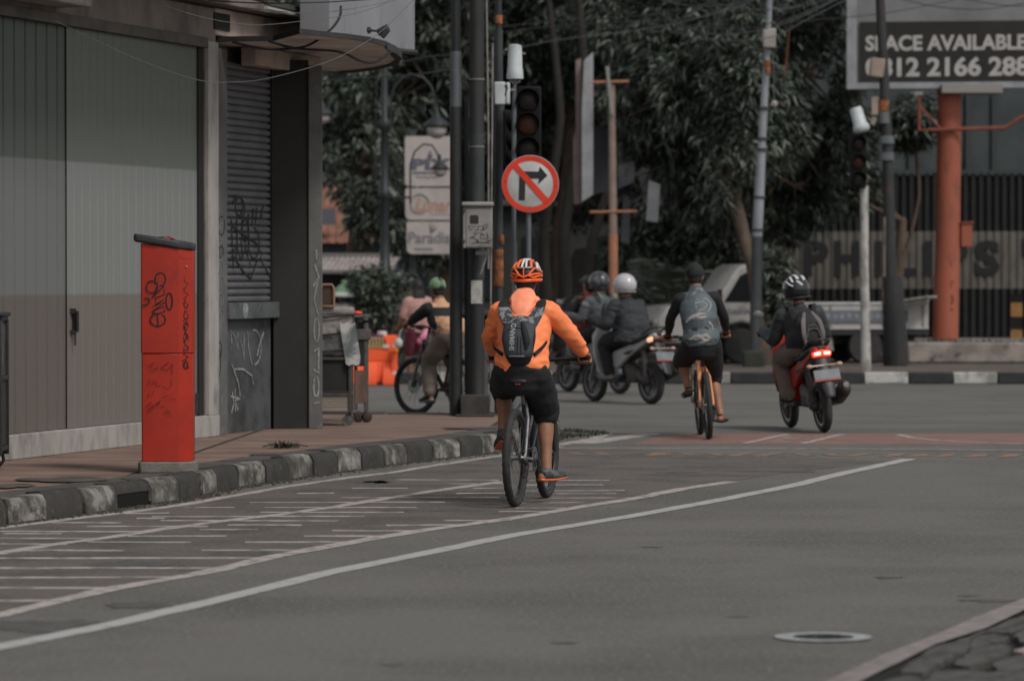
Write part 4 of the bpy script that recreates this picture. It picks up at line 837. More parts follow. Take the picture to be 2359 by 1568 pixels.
# tall dark old building closing the view
Y = 92; k, bx, bz, x0 = frame(1250, Y)
OB = thing('old_building', 'tall dim old building closing the street behind the trees', 'building', (x0, Y, FZ))
m = MB(); m.box((0, 3, 8), (26, 6, 16)); m.build('wall', mat('old_wall', s(50, 50, 49), s(40, 40, 39), sc=.8, c3=s(62, 60, 57), sc3=2, rough=.9), OB)
for i in range(-7, 8):
    for j in range(4):
        m = MB(); m.box((i*1.6, -.02, 1.6 + j*2.6), (.95, .06, 1.5)); m.build('window', mat('dim_window', s(30, 32, 33), s(42, 44, 45), sc=2, rough=.25), OB)
m = MB()
for j in range(4): m.box((0, -.15, .55 + j*2.6), (25, .3, .12))
m.build('ledge', mat('old_ledge', s(84, 80, 76), s(58, 56, 53), sc=3, rough=.9), OB)
# house with orange roof far left, stall with corrugated awning
Y = 84; k, bx, bz, x0 = frame(790, Y)
HO = thing('orange_roof_house', 'house with terracotta roof tiles glimpsed right of the corner pillar', 'house', (x0, Y, FZ))
TER = mat('terracotta', s(146, 102, 84), s(112, 82, 70), sc=5, c3=s(96, 80, 72), sc3=3, rough=.85)
m = MB(); m.box((0, 2, bz(560)/2), (2.6, 3.6, bz(560))); m.build('wall', mat('house_wall', s(92, 94, 98), s(74, 76, 80), sc=2, rough=.85), HO)
m = MB(); zz_ = bz(560); m.add([(-1.5, -.1, zz_), (1.5, -.1, zz_), (.9, 2, bz(418)), (-1.5, 2, bz(418))], [(0, 1, 2, 3)])
for i in range(16): x = -1.45 + i*.19; m.tube([(x, -.14, zz_), (min(x, .9), 1.95, bz(420))], .035, 5)
m.build('roof', TER, HO)
m = MB(); m.box((-.4, -.12, bz(500)), (.5, .1, .35)); m.build('dormer', mat('dormer', s(96, 94, 100), rough=.7), HO)
Y = 70; k, bx, bz, x0 = frame(830, Y)
ST = thing('street_stall', 'dark street stall under a ribbed pale awning, left of the ornate lamp post', 'stall', (x0, Y, FZ))
m = MB(); n = 30; A = []
for i in range(n+1):
    x = bx(720) + (bx(905)-bx(720))*i/n; o = .03*(i % 2)
    A += [(x, -.7, bz(622) - o), (x + .15, 0, bz(590) - o)]
m.add(A, [(2*i, 2*i+2, 2*i+3, 2*i+1) for i in range(n)]); m.build('awning', mat('awning', s(150, 140, 136), s(122, 114, 110), sc=4, rough=.7), ST)
m = MB(); m.box((bx(812), -.70, bz(626)), (bx(905)-bx(720), .04, .06)); m.box((bx(812), .02, bz(588)), (bx(905)-bx(720), .06, .08)); m.build('awning_edge', mat('awning_edge', s(108, 104, 100), rough=.7), ST)
m = MB(); m.box((bx(812), .8, bz(628)/2), (bx(905)-bx(720), 1.5, bz(628)-.02)); m.build('back_wall', DARK, ST)
for u in (724, 900): m = MB(); m.tube([(bx(u), -.66, 0), (bx(u), -.66, bz(626))], .025, 6); m.build('post', LM, ST)
# low planter wall on the left far side (seen through the bicycle wheel)
m = MB(); m.box((0, 0, .17), (4.0, .3, .34)); tag(m.build('planter_wall', mat('planter_left', s(110, 104, 98), s(84, 80, 75), sc=3, rough=.9), bevel=.02), 'low grey planter wall behind the orange barrier and the walking woman', 'planter').location = (P(960, 800, 61).x, 61, FZ)

# orange water filled barrier
ORB = mat('barrier_orange', s(236, 92, 46), s(222, 84, 42), sc=2, c3=s(196, 96, 62), sc3=5, lo3=.6, hi3=.8, rough=.5)
def barrier(label, u0, u1, Y, H=.72, full=True):
    k = px(Y); W_ = (u1-u0)*k; t = thing('road_barrier', label, 'barrier', (((u0+u1)/2-CX)*k, Y, 0), group='orange road barriers')
    def pr(mb, x0, x1, prof): 
        n = len(prof); vs = [(x0, y, z) for y, z in prof] + [(x1, y, z) for y, z in prof]; mb.add(vs, [(i, (i+1) % n, n+(i+1) % n, n+i) for i in range(n)] + [tuple(range(n-1, -1, -1)), tuple(range(n, 2*n))])
    up = [(-.075, .34), (-.07, H-.03), (-.055, H), (.055, H), (.07, H-.03), (.075, .34)]; lo = [(-.22, 0), (-.22, .09), (-.10, .30), (-.075, .342), (.075, .342), (.10, .30), (.22, .09), (.22, 0)]
    m = MB(); pr(m, -W_/2, W_/2, up); pr(m, -W_/2, W_/2, [(-.12, .04), (-.12, .2), (-.075, .341), (.075, .341), (.12, .2), (.12, .04)])
    for i in range(3): x = -W_/2 + (i+.45)*W_/3; pr(m, x - W_/9, x + W_/9, lo)
    pr(m, W_/2-.09, W_/2 - .01, [(-.17, .02), (-.15, .5), (.15, .5), (.17, .02)])
    m.build('body', ORB, t, bevel=.015)
    return t, W_, k
t, W_, k = barrier('orange plastic barrier with chevron panel behind the handcart on the far kerb line', 800, 915, 55.3)
BX = lambda u: (u-857.5)*k
m = MB(); z = HC - (788-VH)*k; m.box((BX(850), -.08, z - .005), (.42, .012, .15)); m.build('chevron_panel', mat('chevron_cream', s(190, 160, 110), rough=.5), t)
m = MB()
for i in range(9): x = BX(822 + i*7.5); m.add([(x, -.089, z+.06), (x+.022, -.089, z+.06), (x+.045, -.089, z), (x+.022, -.089, z-.07), (x, -.089, z-.07), (x+.02, -.089, z)], [(0, 5, 2, 1), (5, 4, 3, 2)])
m.build('chevron', mat('chevron_dark', s(46, 40, 38), rough=.5), t)
m = MB(); m.box((BX(850), -.079, HC - (771.5-VH)*k-.02), (.42, .012, .05)); m.build('purple_strip', mat('barrier_purple', s(104, 48, 84), rough=.5), t)
for u, v in ((912, 795), (912, 858), (890, 797)):
    m = MB(); m.box((BX(u), -.16 if u > 900 else -.09, HC-(v-VH)*k), (.085, .012, .05)); m.build('reflector', mat('reflector_white', s(196, 190, 182), rough=.35), t)
m = MB(); m.box((BX(912), -.165, HC-(806-VH)*k), (.08, .02, .05)); m.build('amber_reflector', mat('reflector_amber', s(236, 140, 40), rough=.35), t)
m = MB(); m.lathe([(.07, 0), (.07, .05), (.05, .06)], (BX(880), 0, .72), 14); m.build('filler_cap', mat('reflector_white', s(0, 0, 0)), t)

# ---------------------------------------------------------------- right side: poles, billboard, column
k, bx, bz, x0 = frame(1990, 57.6)
WPO = mat('flaking_white_pole', s(172, 168, 162), s(132, 128, 122), sc=7, lo=.45, hi=.6, c3=s(96, 92, 88), sc3=9, lo3=.58, hi3=.7, rough=.75, st=(1, 1, .5))
t = thing('signal_post', 'flaking white post carrying the distant traffic light, right of the red scooter', 'post', (x0, 57.6, FZ))
m = MB(); m.tube([(.03, 0, 0), (0, 0, bz(620)), (0, 0, bz(428))], [.078, .066, .062], 14); m.build('post', WPO, t, smooth=True)
m = MB(); m.tube([(0, 0, bz(430)), (0, .12, bz(312))], .04, 8); m.build('neck', BLKP, t)
signal('traffic_light', 'far black traffic light with dim lenses on top of the flaking white post', 1977, 57.4, (330, 372, 412), .095, cols=('r', 'a', 'g'))
q = P(1986, 303, 57.4); t = thing('antenna_drum', 'tilted white antenna drum on the far traffic light', 'antenna', q)
t.rotation_euler = (0, -.30, 0)
m = MB(); m.lathe([(.02, -.02), (.10, -.01), (.125, .03), (.12, .09), (.10, .11), (.095, .34), (.085, .37), (.02, .375)], n=20); m.build('drum', WPL, t, smooth=True)
m = MB(); m.tube([(0, 0, 0), (-.02, 0, -.12)], .02, 6); m.build('stem', BLKP, t)
# black utility pole
Y = 60.4; k, bx, bz, x0 = frame(2064, Y)
t = thing('utility_pole', 'thick black leaning utility pole with boxes, in front of the billboard', 'pole', (x0, Y, FZ))
m = MB(); m.tube([(0, .1, -.02), (bx(2062), 0, bz(780)), (bx(2053), 0, bz(636))], [.20, .19, .16], 14); m.build('base_sleeve', POLB, t, smooth=True)
m = MB(); m.tube([(bx(2050), 0, bz(640)), (bx(2043), 0, bz(330))], [.10, .085], 12); m.tube([(bx(2043), 0, bz(330)), (bx(2022), 0, bz(-60))], [.085, .07], 12); m.build('shaft', POLB, t, smooth=True)
m = MB(); m.tube([(bx(2034), -.05, bz(700)), (bx(2036), -.05, bz(500))], .03, 8); m.build('pale_cable', mat('cable_tan', s(112, 100, 90), s(84, 76, 70), sc=6, rough=.7), t)
m = MB(); m.box((bx(2018), -.05, bz(158)), (.22, .16, .30), RY(.12)); m.build('tan_box', mat('box_tan', s(150, 132, 120), s(128, 112, 102), sc=5, rough=.6), t, bevel=.02)
m = MB(); m.tube([(bx(2034), 0, bz(258)), (bx(2034), 0, bz(232))], .10, 12); m.build('orange_band', RUST, t, smooth=True)
m = MB(); m.tube([(bx(2035), 0, bz(285)), (bx(2034), 0, bz(259))], .105, 12); m.build('grey_band', POLG, t, smooth=True)
for v in (322, 360): m = MB(); m.tube([(bx(2040), 0, bz(v+10)), (bx(2040), 0, bz(v-8))], .13, 12); m.build('clamp', POLG, t, smooth=True)
m = MB(); m.box((bx(2013), -.05, bz(245)), (.10, .08, .28)); m.box((bx(2010), -.05, bz(280)), (.07, .06, .12), RY(.3)); m.build('small_box', mat('box_tan', s(0, 0, 0)), t)
# grey leaning pole with block
Y = 60.0; k, bx, bz, x0 = frame(1738, Y)
t = thing('telephone_pole', 'slender grey pole leaning right, rising from a mossy block behind the cyclists', 'pole', (x0, Y, FZ))
m = MB(); m.tube([(0, 0, 0), (bx(1743), 0, bz(545))], [.095, .085], 14); m.build('lower_sleeve', POLD, t, smooth=True)
PGR = mat('pole_pale_grey', s(140, 142, 146), s(118, 120, 124), sc=4, c3=s(98, 98, 100), sc3=7, rough=.6, st=(1, 1, .4))
m = MB(); m.tube([(bx(1743), 0, bz(545)), (bx(1748), 0, bz(450)), (bx(1754), 0, bz(330)), (bx(1764), 0, bz(160))], [.082, .080, .066, .055], 14); m.tube([(bx(1764), 0, bz(160)), (bx(1774), 0, bz(-60))], .048, 10); m.build('shaft', PGR, t, smooth=True)
for v, u in ((530, 1744), (455, 1749), (345, 1754), (320, 1755), (250, 1759)): m = MB(); m.tube([(bx(u), 0, bz(v+3)), (bx(u), 0, bz(v-3))], .093, 12); m.build('strap', POLD, t, smooth=True)
m = MB(); m.box((bx(1770), -.06, bz(90)), (.20, .16, .30)); m.build('junction_box', mat('jbox', s(156, 150, 144), s(138, 132, 126), sc=5, rough=.6), t, bevel=.015)
m = MB(); m.tube([(bx(1767), -.05, bz(170)), (bx(1765), -.05, bz(140))], .05, 8); m.build('rust_patch', RUST, t)
m = MB(); m.box((bx(1735), 0, .12), (.34, .3, .28)); m.build('block', mat('moss_block', s(58, 60, 50), s(46, 48, 42), sc=5, rough=.9), t, bevel=.03)
# hanging lantern fitting on a cable
q = P(1783, 240, 60); t = thing('hanging_connector', 'small pale cable connector dangling beside the grey leaning pole', 'connector', q)
m = MB(); m.ell((0, 0, 0), (.05, .04, .06), nu=10, nv=7); m.tube([(-.06, 0, -.02), (.06, 0, .02)], .02, 6); m.build('clip', mat('jbox', s(0, 0, 0)), t); m = MB(); m.tube([(0, 0, 0), (-.01, 0, .5), (-.04, 0, 1.1)], .008, 5); m.build('lead', POLG, t)
# planter, column, billboard
m = MB(); Y = 62.2; k, bx, bz, x0 = frame(2090, Y)
PT = thing('planter', 'low flaking planter wall at the foot of the orange column', 'planter', (x0, Y, FZ))
m = MB(); m.box((3.5, 2.2, bz(788)/2), (7.0, 4.4, bz(788))); m.build('wall', mat('planter_stone', s(146, 136, 128), s(116, 108, 102), sc=2.2, lo=.45, hi=.6, c3=s(72, 70, 66), sc3=4, lo3=.56, hi3=.66, rough=.9), PT, bevel=.04)
m = MB(); tm = MB()
for i in range(700): tuft(tm, (random.uniform(.05, 6.8), random.uniform(.05, .5), bz(790)), 2, .04, .10)
for i in range(160): tuft(tm, (random.uniform(-.1, 6.8), -.03, 0), 2, .04, .05)
tm.build('grass', GRN, PT)
Y = 64; k, bx, bz, x0 = frame(2176, Y)
BC = thing('billboard', 'large billboard on a thick orange column offering space in white letters on black', 'billboard', (x0, Y, FZ))
ORC = mat('column_orange', s(152, 84, 62), s(138, 76, 57), sc=2, c3=s(118, 70, 55), sc3=4, rough=.6, st=(1, 1, .5))
m = MB(); m.tube([(0, 0, .2), (bx(2182), 0, bz(560)), (bx(2186), 0, bz(215))], [.218, .205, .195], 24); m.build('column', ORC, BC, smooth=True)
m = MB(); gx = 2176; strokes(m, [[(2185, 590), (2190, 610), (2183, 630)], [(2178, 640), (2195, 650), (2180, 660)], [(2190, 655), (2182, 700)], loop(2186, 690, 8, 12), [(2178, 700), (2194, 715), (2180, 712)]], (0, Y-.20, 0), (0, -1, 0), .012, .004); m.build('scrawl', mat('scrawl_dark', s(70, 40, 34), rough=.7), BC, world=True)
m = MB(); m.box((bx(2224), 0, bz(542)), (.18, .2, .38)); m.box((bx(2224), 0, bz(513)), (.24, .26, .02)); m.build('side_box', ORC, BC, bevel=.01)
PIP = mat('pipe_rust', s(132, 70, 54), s(110, 60, 48), sc=5, rough=.6)
m = MB(); m.tube([(bx(u), -.25, bz(v)) for u, v in [(2112, 220), (2112, 302), (2150, 301), (2310, 296), (2345, 272), (2420, 268)]], .032, 8); m.tube([(bx(2115), -.25, bz(250)), (bx(2160), -.25, bz(298))], .022, 6); m.build('pipe_frame', PIP, BC)
m = MB(); m.tube([(bx(2362), -.6, bz(285)), (bx(2355), -.6, bz(455))], .03, 6); m.build('hanging_rod', mat('rod_tan', s(128, 110, 100), rough=.7), BC)
m = MB(); m.box((bx(2110), -.2, bz(218)), (.14, .2, .06)); m.box((bx(2230), -.1, bz(208)), (1.0, .8, .14)); m.build('bracket', mat('bracket_pale', s(132, 128, 124), rough=.6), BC)
# board, turned slightly
ang = math.radians(9); ax = Vector((math.cos(ang), -math.sin(ang), 0)); O = Vector((bx(1952), .15, 0)); nb = Vector((-math.sin(ang), -math.cos(ang), 0))
def bp(u, v, o=0): return O + ax*((u-1952)*k/math.cos(ang)) + UP*bz(v) + nb*o
def bq(m, u0, v0, u1, v1, o, th=.1):
    f = (u1-u0)*k*math.sin(ang)*0; R = Matrix((ax, -nb, UP)).transposed(); c_ = (bp(u0, v0, o) + bp(u1, v1, o))/2; m.box(c_, (((u1-u0)*k)/math.cos(ang), th, abs(v1-v0)*k), R)
m = MB(); bq(m, 1952, -260, 3050, 206, -.1, .3); m.build('board', mat('board_grey', s(122, 122, 122), s(108, 108, 108), sc=1.5, rough=.6), BC)
m = MB(); bq(m, 1952, -260, 1974, 206, .08, .10); bq(m, 1974, 192, 3050, 206, .08, .10); m.build('board_frame', mat('board_frame', s(152, 152, 154), s(128, 128, 130), sc=3, rough=.5), BC)
m = MB(); bq(m, 1981, 52, 3000, 188, .075, .03); m.build('black_panel', mat('board_black', s(36, 34, 32), s(44, 42, 40), sc=2, rough=.6), BC)
WT = mat('board_lettering', s(176, 172, 168), s(160, 156, 152), sc=9, rough=.6)
m = MB(); text(m, 'SPACE AVAILABLE', bp(1994, 119, .095), ax, UP, 36*k, 368*k, th=.002, bold=.035); text(m, '0812 2166 2887', bp(1994, 178, .095), ax, UP, 44*k, 408*k, th=.002, bold=.035); m.build('lettering', WT, BC)
# yellow marked barrier behind the planter, right edge
q = P(2340, 780, 66); t = thing('barricade', 'black post with two small yellow panels near the right edge, behind the planter', 'barricade', (q.x, 66, FZ))
m = MB(); m.box((0, 0, .55), (.22, .06, 1.1)); m.build('post', DARK, t)
for v in (713, 775): m = MB(); m.box((0, -.04, HC-(v-VH)*px(66)-FZ), (.20, .02, .24)); m.build('yellow_panel', mat('panel_yellow', s(176, 130, 74), s(140, 104, 62), sc=12, rough=.6), t)

# ---------------------------------------------------------------- centre background: crossbar pole, boards
Y = 62; k, bx, bz, x0 = frame(1412, Y)
OPL = mat('crossbar_pole', s(172, 116, 86), s(148, 104, 82), sc=3, rough=.7, st=(1, 1, .5)); 
t = thing('crossbar_pole', 'tan painted pole with two thin crossbars behind the white helmeted rider', 'pole', (x0, Y, FZ))
m = MB(); m.tube([(bx(1413), 0, 0), (bx(1412), 0, bz(540))], .075, 12); m.build('lower_pole', OPL, t, smooth=True)
m = MB(); m.tube([(bx(1412), 0, bz(540)), (bx(1408), 0, bz(195))], [.07, .055], 12); m.build('upper_pole', mat('pole_tan_grey', s(140, 120, 108), s(118, 104, 96), sc=4, rough=.7), t, smooth=True)
m = MB(); m.tube([(bx(1408), -.07, bz(265)), (bx(1397), -.07, bz(155))], .032, 8); m.build('pole_top', mat('pole_top_pale', s(132, 132, 126), rough=.6), t)
for v, ua, ub in ((488, 1358, 1466), (190, 1362, 1448)): m = MB(); m.tube([(bx(ua), -.06, bz(v+1)), (bx(ub), -.06, bz(v-1))], .022, 6); m.build('crossbar', OPL, t)
def board(name, label, pts, Y, m_, th=.12, cat='signboard', tilt=0):
    k = px(Y); u0 = sum(p[0] for p in pts)/len(pts); v0 = max(p[1] for p in pts); t0_ = P(u0, v0, Y)
    m = MB(); m.prism([((u-u0)*k, (v0-v)*k) for u, v in pts], -th, (0, 0, 0), (1, 0, 0), (0, 0, 1)); o = m.build(name, m_)
    o.location = t0_; o.rotation_euler = (0, 0, tilt); return tag(o, label, cat)
BW = mat('board_white', s(152, 152, 154), s(130, 130, 132), sc=3, rough=.6); BGy = mat('board_dim', s(104, 104, 106), s(84, 86, 88), sc=2, rough=.7); BDk = mat('board_dark', s(52, 53, 56), rough=.7)
board('hanging_signboard', 'tall narrow pale grey signboard left of the tan crossbar pole', [(1340, 465), (1366, 448), (1366, 120), (1345, 140), (1340, 250)], 64, BW)
board('hanging_signboard', 'narrow pinkish edge board touching the tall pale signboard', [(1322, 470), (1338, 468), (1338, 135), (1326, 140), (1326, 300), (1320, 320)], 64.2, mat('board_pink', s(132, 112, 108), s(112, 100, 98), sc=3, rough=.7))
board('hanging_signboard', 'dark side of a box sign just left of the tan crossbar pole', [(1368, 448), (1402, 440), (1402, 300), (1370, 290)], 64.5, BDk)
board('hanging_signboard', 'small white and blue grey board right of the tan crossbar pole', [(1424, 435), (1460, 420), (1462, 372), (1440, 348), (1424, 375)], 65, mat('board_blue', s(112, 118, 128), s(150, 148, 146), sc=1.5, lo=.45, hi=.5, rough=.6))
board('hanging_signboard', 'long pale board hanging below the small blue grey one', [(1430, 558), (1449, 560), (1451, 455), (1436, 448)], 65.5, BGy)
board('hanging_signboard', 'white banner with a red edge hanging under the slanted roof', [(1488, 508), (1515, 512), (1520, 425), (1494, 415)], 64, BW)
board('awning_roof', 'slanted pale metal roof among the leaves left of the big tree trunk', [(1462, 405), (1575, 368), (1590, 352), (1500, 392), (1478, 385)], 65, BW, 1.2, 'roof')
board('pale_wall', 'pale slanting wall pieces low between the dark trunks', [(1305, 690), (1380, 690), (1378, 590), (1352, 570), (1322, 575), (1312, 600)], 78, mat('wall_dim', s(118, 112, 108), s(98, 94, 90), sc=1.5, rough=.8), .3, 'wall')
for i, (ua, va, ub, vb, r) in enumerate([(1325, 700, 1362, 560, .12), (1290, 700, 1300, 520, .16), (1250, 700, 1252, 540, .14)]):
    a = P(ua, va, 70+i); b2 = P(ub, vb, 70+i); a.z = FZ; m = MB(); m.limb([a-a, (b2-a)*.5 + Vector((.05, 0, 0)), b2-a, (b2-a)*2.0 + Vector((.3, 0, 0)), (b2-a)*3.2], [r, r*.85, r*.7, r*.6, r*.4], 9)
    tag(m.build('bare_trunk', mat('trunk_dark', s(50, 46, 42), s(40, 38, 35), sc=6, rough=.9), smooth=True), ['dark leaning trunk rising between the pale wall pieces', 'dark upright trunk left of the pale wall pieces', 'thin dark trunk just right of the galvanised post'][i], 'tree').location = a

# ---------------------------------------------------------------- trees
def lmat(n, c, c2): return mat(n, c, c2, sc=1.2, lo=.35, hi=.65, rough=.42, spec=.5)
LEAF = [lmat('leaf_a', s(62, 70, 58), s(50, 58, 48)), lmat('leaf_b', s(94, 101, 90), s(72, 80, 69)), lmat('leaf_c', s(46, 54, 44), s(40, 46, 38)), lmat('leaf_d', s(112, 118, 100), s(88, 98, 80))]
BARK = mat('bark', s(96, 80, 68), s(70, 60, 52), sc=5, c3=s(52, 46, 42), sc3=8, rough=.95, bump=.02, bsc=10, st=(1, 1, .4))
def leaves(name, centers, n_cl, per, L, wd, parent, droop=.5, seed=1, wts=(.45, .25, .25, .05), up=0.0):
    """centers: (x, y, z, rx, ry, rz) lobes; whorls of folded leaves spread through them"""
    rs = np.random.RandomState(seed); C_ = np.array(centers, float); vol = C_[:, 3]*C_[:, 4]*C_[:, 5]; vol = vol**.7
    pick = rs.choice(len(C_), n_cl, p=vol/vol.sum()); d = rs.normal(size=(n_cl, 3)); d /= np.linalg.norm(d, axis=1)[:, None]
    rad = rs.rand(n_cl)**.42; pos = C_[pick, :3] + d*rad[:, None]*C_[pick, 3:6]
    keep = np.array([noise.noise(Vector(p*1.1)) > -.14 for p in pos]); pos, d = pos[keep], d[keep]; n = len(pos)
    Pp = np.repeat(pos, per, 0); out = np.repeat(d, per, 0); N = len(Pp)
    cm = np.repeat(rs.choice(4, n, p=wts), per); sw = rs.rand(N) < .2; cm[sw] = rs.choice(4, sw.sum(), p=wts)
    a = out*.5 + rs.normal(size=(N, 3))*.75; a[:, 2] = a[:, 2]*.5 - droop + up; a /= np.linalg.norm(a, axis=1)[:, None]
    r = rs.normal(size=(N, 3)); sd = np.cross(a, r); sd /= np.linalg.norm(sd, axis=1)[:, None]; nr = np.cross(sd, a)
    l = (L*(.6 + .7*rs.rand(N)))[:, None]; w = wd*(.7 + .6*rs.rand(N))[:, None]
    b0 = Pp + rs.normal(size=(N, 3))*L*.35; dn = np.array([0, 0, -1.0])
    mid = b0 + a*l*.45 + nr*w*.25; tip = b0 + a*l + dn*l*.25
    V = np.stack([b0, mid + sd*w*.5, tip, mid - sd*w*.5, mid - nr*w*.35], 1).reshape(-1, 3)
    me = bpy.data.meshes.new(name); me.vertices.add(len(V)); me.vertices.foreach_set('co', V.ravel().astype(np.float32))
    idx = np.arange(N)[:, None]*5; tri = np.concatenate([idx + [0, 1, 4], idx + [1, 2, 4], idx + [0, 4, 3], idx + [4, 2, 3]], 1).ravel().astype(np.int32)
    me.loops.add(len(tri)); me.loops.foreach_set('vertex_index', tri); me.polygons.add(N*4); me.polygons.foreach_set('loop_start', np.arange(0, len(tri), 3, dtype=np.int32)); me.polygons.foreach_set('loop_total', np.full(N*4, 3, np.int32))
    for mm in LEAF: me.materials.append(mm)
    me.polygons.foreach_set('material_index', np.repeat(cm, 4).astype(np.int32)); me.update(calc_edges=True); me.validate()
    o = bpy.data.objects.new(name, me); COL.objects.link(o); o.parent = parent; return o
def tree(label, base, trunk, tr, lobes, n_cl, per, L, wd, seed, **kw):
    t = thing('tree', label, 'tree', base, group='trees beyond the junction'); B_ = Vector(base)
    m = MB(); tp = [Vector(p) for p in trunk]; m.limb(tp, tr, 12); m.build('trunk', BARK, t, smooth=True)
    m = MB(); rnd = random.Random(seed)
    for lb in lobes:
        c = Vector(lb[:3]); s0 = tp[-1] if rnd.random() < .6 else tp[-2]; mid = s0.lerp(c, .5) + Vector((rnd.uniform(-.3, .3), rnd.uniform(-.3, .3), rnd.uniform(0, .4)))
        m.limb([s0, mid, c], [tr[-1]*.6, tr[-1]*.4, .03], 7)
        for q in range(4): e = c + Vector((rnd.uniform(-1, 1)*lb[3]*.8, rnd.uniform(-1, 1)*lb[4]*.8, rnd.uniform(-.8, .6)*lb[5])); m.limb([mid.lerp(c, .6), e], [.035, .012], 5)
    m.build('branches', BARK, t, smooth=True)
    leaves('crown', lobes, n_cl, per, L, wd, t, seed=seed, **kw); return t
# left tree mass, behind the lamps and signs
def lob(base, l): 
    return [(P(u, v, Y).x - base[0], Y - base[1], P(u, v, Y).z - base[2], rx, ry, rz) for u, v, Y, rx, ry, rz in l]
b = (P(800, 0, 73).x, 73, FZ)
tree('leafy tree behind the ornate lamp, nearest the corner building', b, [(0, 0, 0), (.1, 0, 1.5), (.3, 0, 3.2), (.5, .2, 5)], [.2, .17, .14, .1], lob(b, [(930, 60, 73, 1.9, 1.5, 1.3), (900, 210, 72.5, 1.3, 1.2, .9), (810, 300, 73, 1.2, 1.2, .9), (860, 390, 72, 1.0, 1.0, .9), (880, 490, 72, .8, .8, .7), (1000, -120, 73, 2.2, 2, 1.4), (770, 60, 74, 1.5, 1.3, 1.5), (1020, 220, 74, 1.0, 1, 1.2)]), 4600, 9, .19, .058, 3, wts=(.38, .34, .18, .10))
b = (P(1020, 0, 76).x, 76, FZ)
tree('dark tree behind the stacked shop signs and black poles', b, [(0, 0, 0), (.1, 0, 1.6), (.0, 0, 3.4), (.2, 0, 5.4)], [.24, .2, .16, .12], lob(b, [(1010, 60, 76, 1.6, 1.5, 1.6), (1120, 120, 76, 1.4, 1.5, 1.5), (1080, 330, 76, 1.4, 1.4, 1.2), (1000, 480, 76, 1.1, 1.2, .9), (960, 560, 75, .9, .9, .5), (1180, 260, 77, 1.2, 1.3, 1.6), (1090, -150, 76, 2.4, 2, 1.5)]), 4200, 9, .19, .058, 4, wts=(.4, .12, .46, .02))
b = (P(1300, 0, 75).x, 75, FZ)
tree('dark tree in the middle of the view above the no right turn sign', b, [(0, 0, 0), (-.1, 0, 1.8), (.1, 0, 3.6), (.2, 0, 5.6)], [.22, .19, .15, .11], lob(b, [(1290, 60, 75, 1.6, 1.6, 1.5), (1400, 20, 74, 1.4, 1.3, 1.2), (1280, 230, 76, 1.2, 1.3, 1.3), (1470, 130, 73, 1.2, 1.2, 1.0), (1330, 420, 78, 1.3, 1.2, 1.0), (1340, -160, 75, 2.4, 2, 1.4)]), 4200, 9, .18, .055, 5, wts=(.42, .16, .38, .04))
b = (P(1757, 0, 60.9).x, 60.9, FZ)
tree('big drooping tree with a leaning brown trunk behind the pickup truck', b, [(.03, 0, 0), (-.02, .05, .7), (-.17, .2, 1.65), (-.38, .6, 2.5), (-.42, 1.5, 3.4), (-.2, 2.4, 4.6)], [.15, .115, .10, .11, .11, .10], lob(b, [(1690, 330, 61.3, .55, .5, .7), (1655, 430, 61.3, .4, .4, .35), (1710, 190, 61.3, .7, .6, .7), (1700, 40, 61.5, .9, .7, .8), (1780, 300, 61.8, .6, .5, .7), (1600, 200, 62, .7, .6, .7), (1520, 230, 64.5, 1.1, 1.1, .9), (1600, 80, 64.5, 1.3, 1.3, 1.1), (1560, 330, 65, .9, 1.0, .8), (1680, 260, 64.5, 1.0, 1.1, 1.1), (1660, 430, 66, .9, .9, .8), (1800, 130, 66, 1.3, 1.3, 1.4), (1850, 330, 66, .9, 1.0, .9), (1780, 480, 66.5, .8, .8, .7), (1890, 180, 66, .8, 1.1, 1.2), (1700, -80, 65, 2.2, 1.8, 1.1), (1480, 60, 65, .9, 1, .9), (1870, 450, 66.5, .6, .7, .6)]), 8600, 10, .18, .046, 6, droop=.5, wts=(.46, .2, .3, .04))
b = (P(2066, 0, 69).x, 69, FZ)
tree('small tree half hidden by the billboard and the black utility pole', b, [(0, 0, 0), (0, 0, 1.2), (.1, 0, 2.4)], [.14, .12, .08], lob(b, [(1925, 330, 69, .8, .8, .9), (2100, 280, 69, .5, .6, .5), (1940, 440, 69, .6, .6, .4)]), 1300, 9, .17, .05, 7)
# shrubs
def shrub(label, base, lobes, n_cl, L, wd, seed, **kw):
    t = thing('shrub', label, 'shrub', base, group='shrubs on the far pavement'); m = MB()
    for i in range(6): a = i*1.05; m.limb([(0, 0, 0), (.1*math.cos(a), .1*math.sin(a), .3), (.3*math.cos(a), .3*math.sin(a), .8)], [.03, .02, .01], 6)
    m.build('stem', BARK, t); leaves('foliage', lobes, n_cl, 8, L, wd, t, seed=seed, **kw); return t
b = (P(870, 0, 60).x, 60, FZ); shrub('sprawling shrub around the foot of the ornate street lamp', b, lob(b, [(900, 700, 60, .55, .4, .5), (870, 660, 60, .4, .4, .3), (930, 760, 60.5, .4, .4, .35), (850, 640, 60, .35, .3, .15)]), 620, .12, .042, 8, wts=(.3, .3, .2, .2), droop=.1)
b = (P(1790, 0, 61.0).x, 61.0, FZ); shrub('bush around the foot of the leaning brown trunk', b, lob(b, [(1796, 690, 61, .22, .3, .5), (1785, 620, 61, .22, .3, .4), (1775, 760, 61, .2, .3, .3)]), 420, .13, .04, 9, wts=(.35, .2, .3, .15), droop=.2)
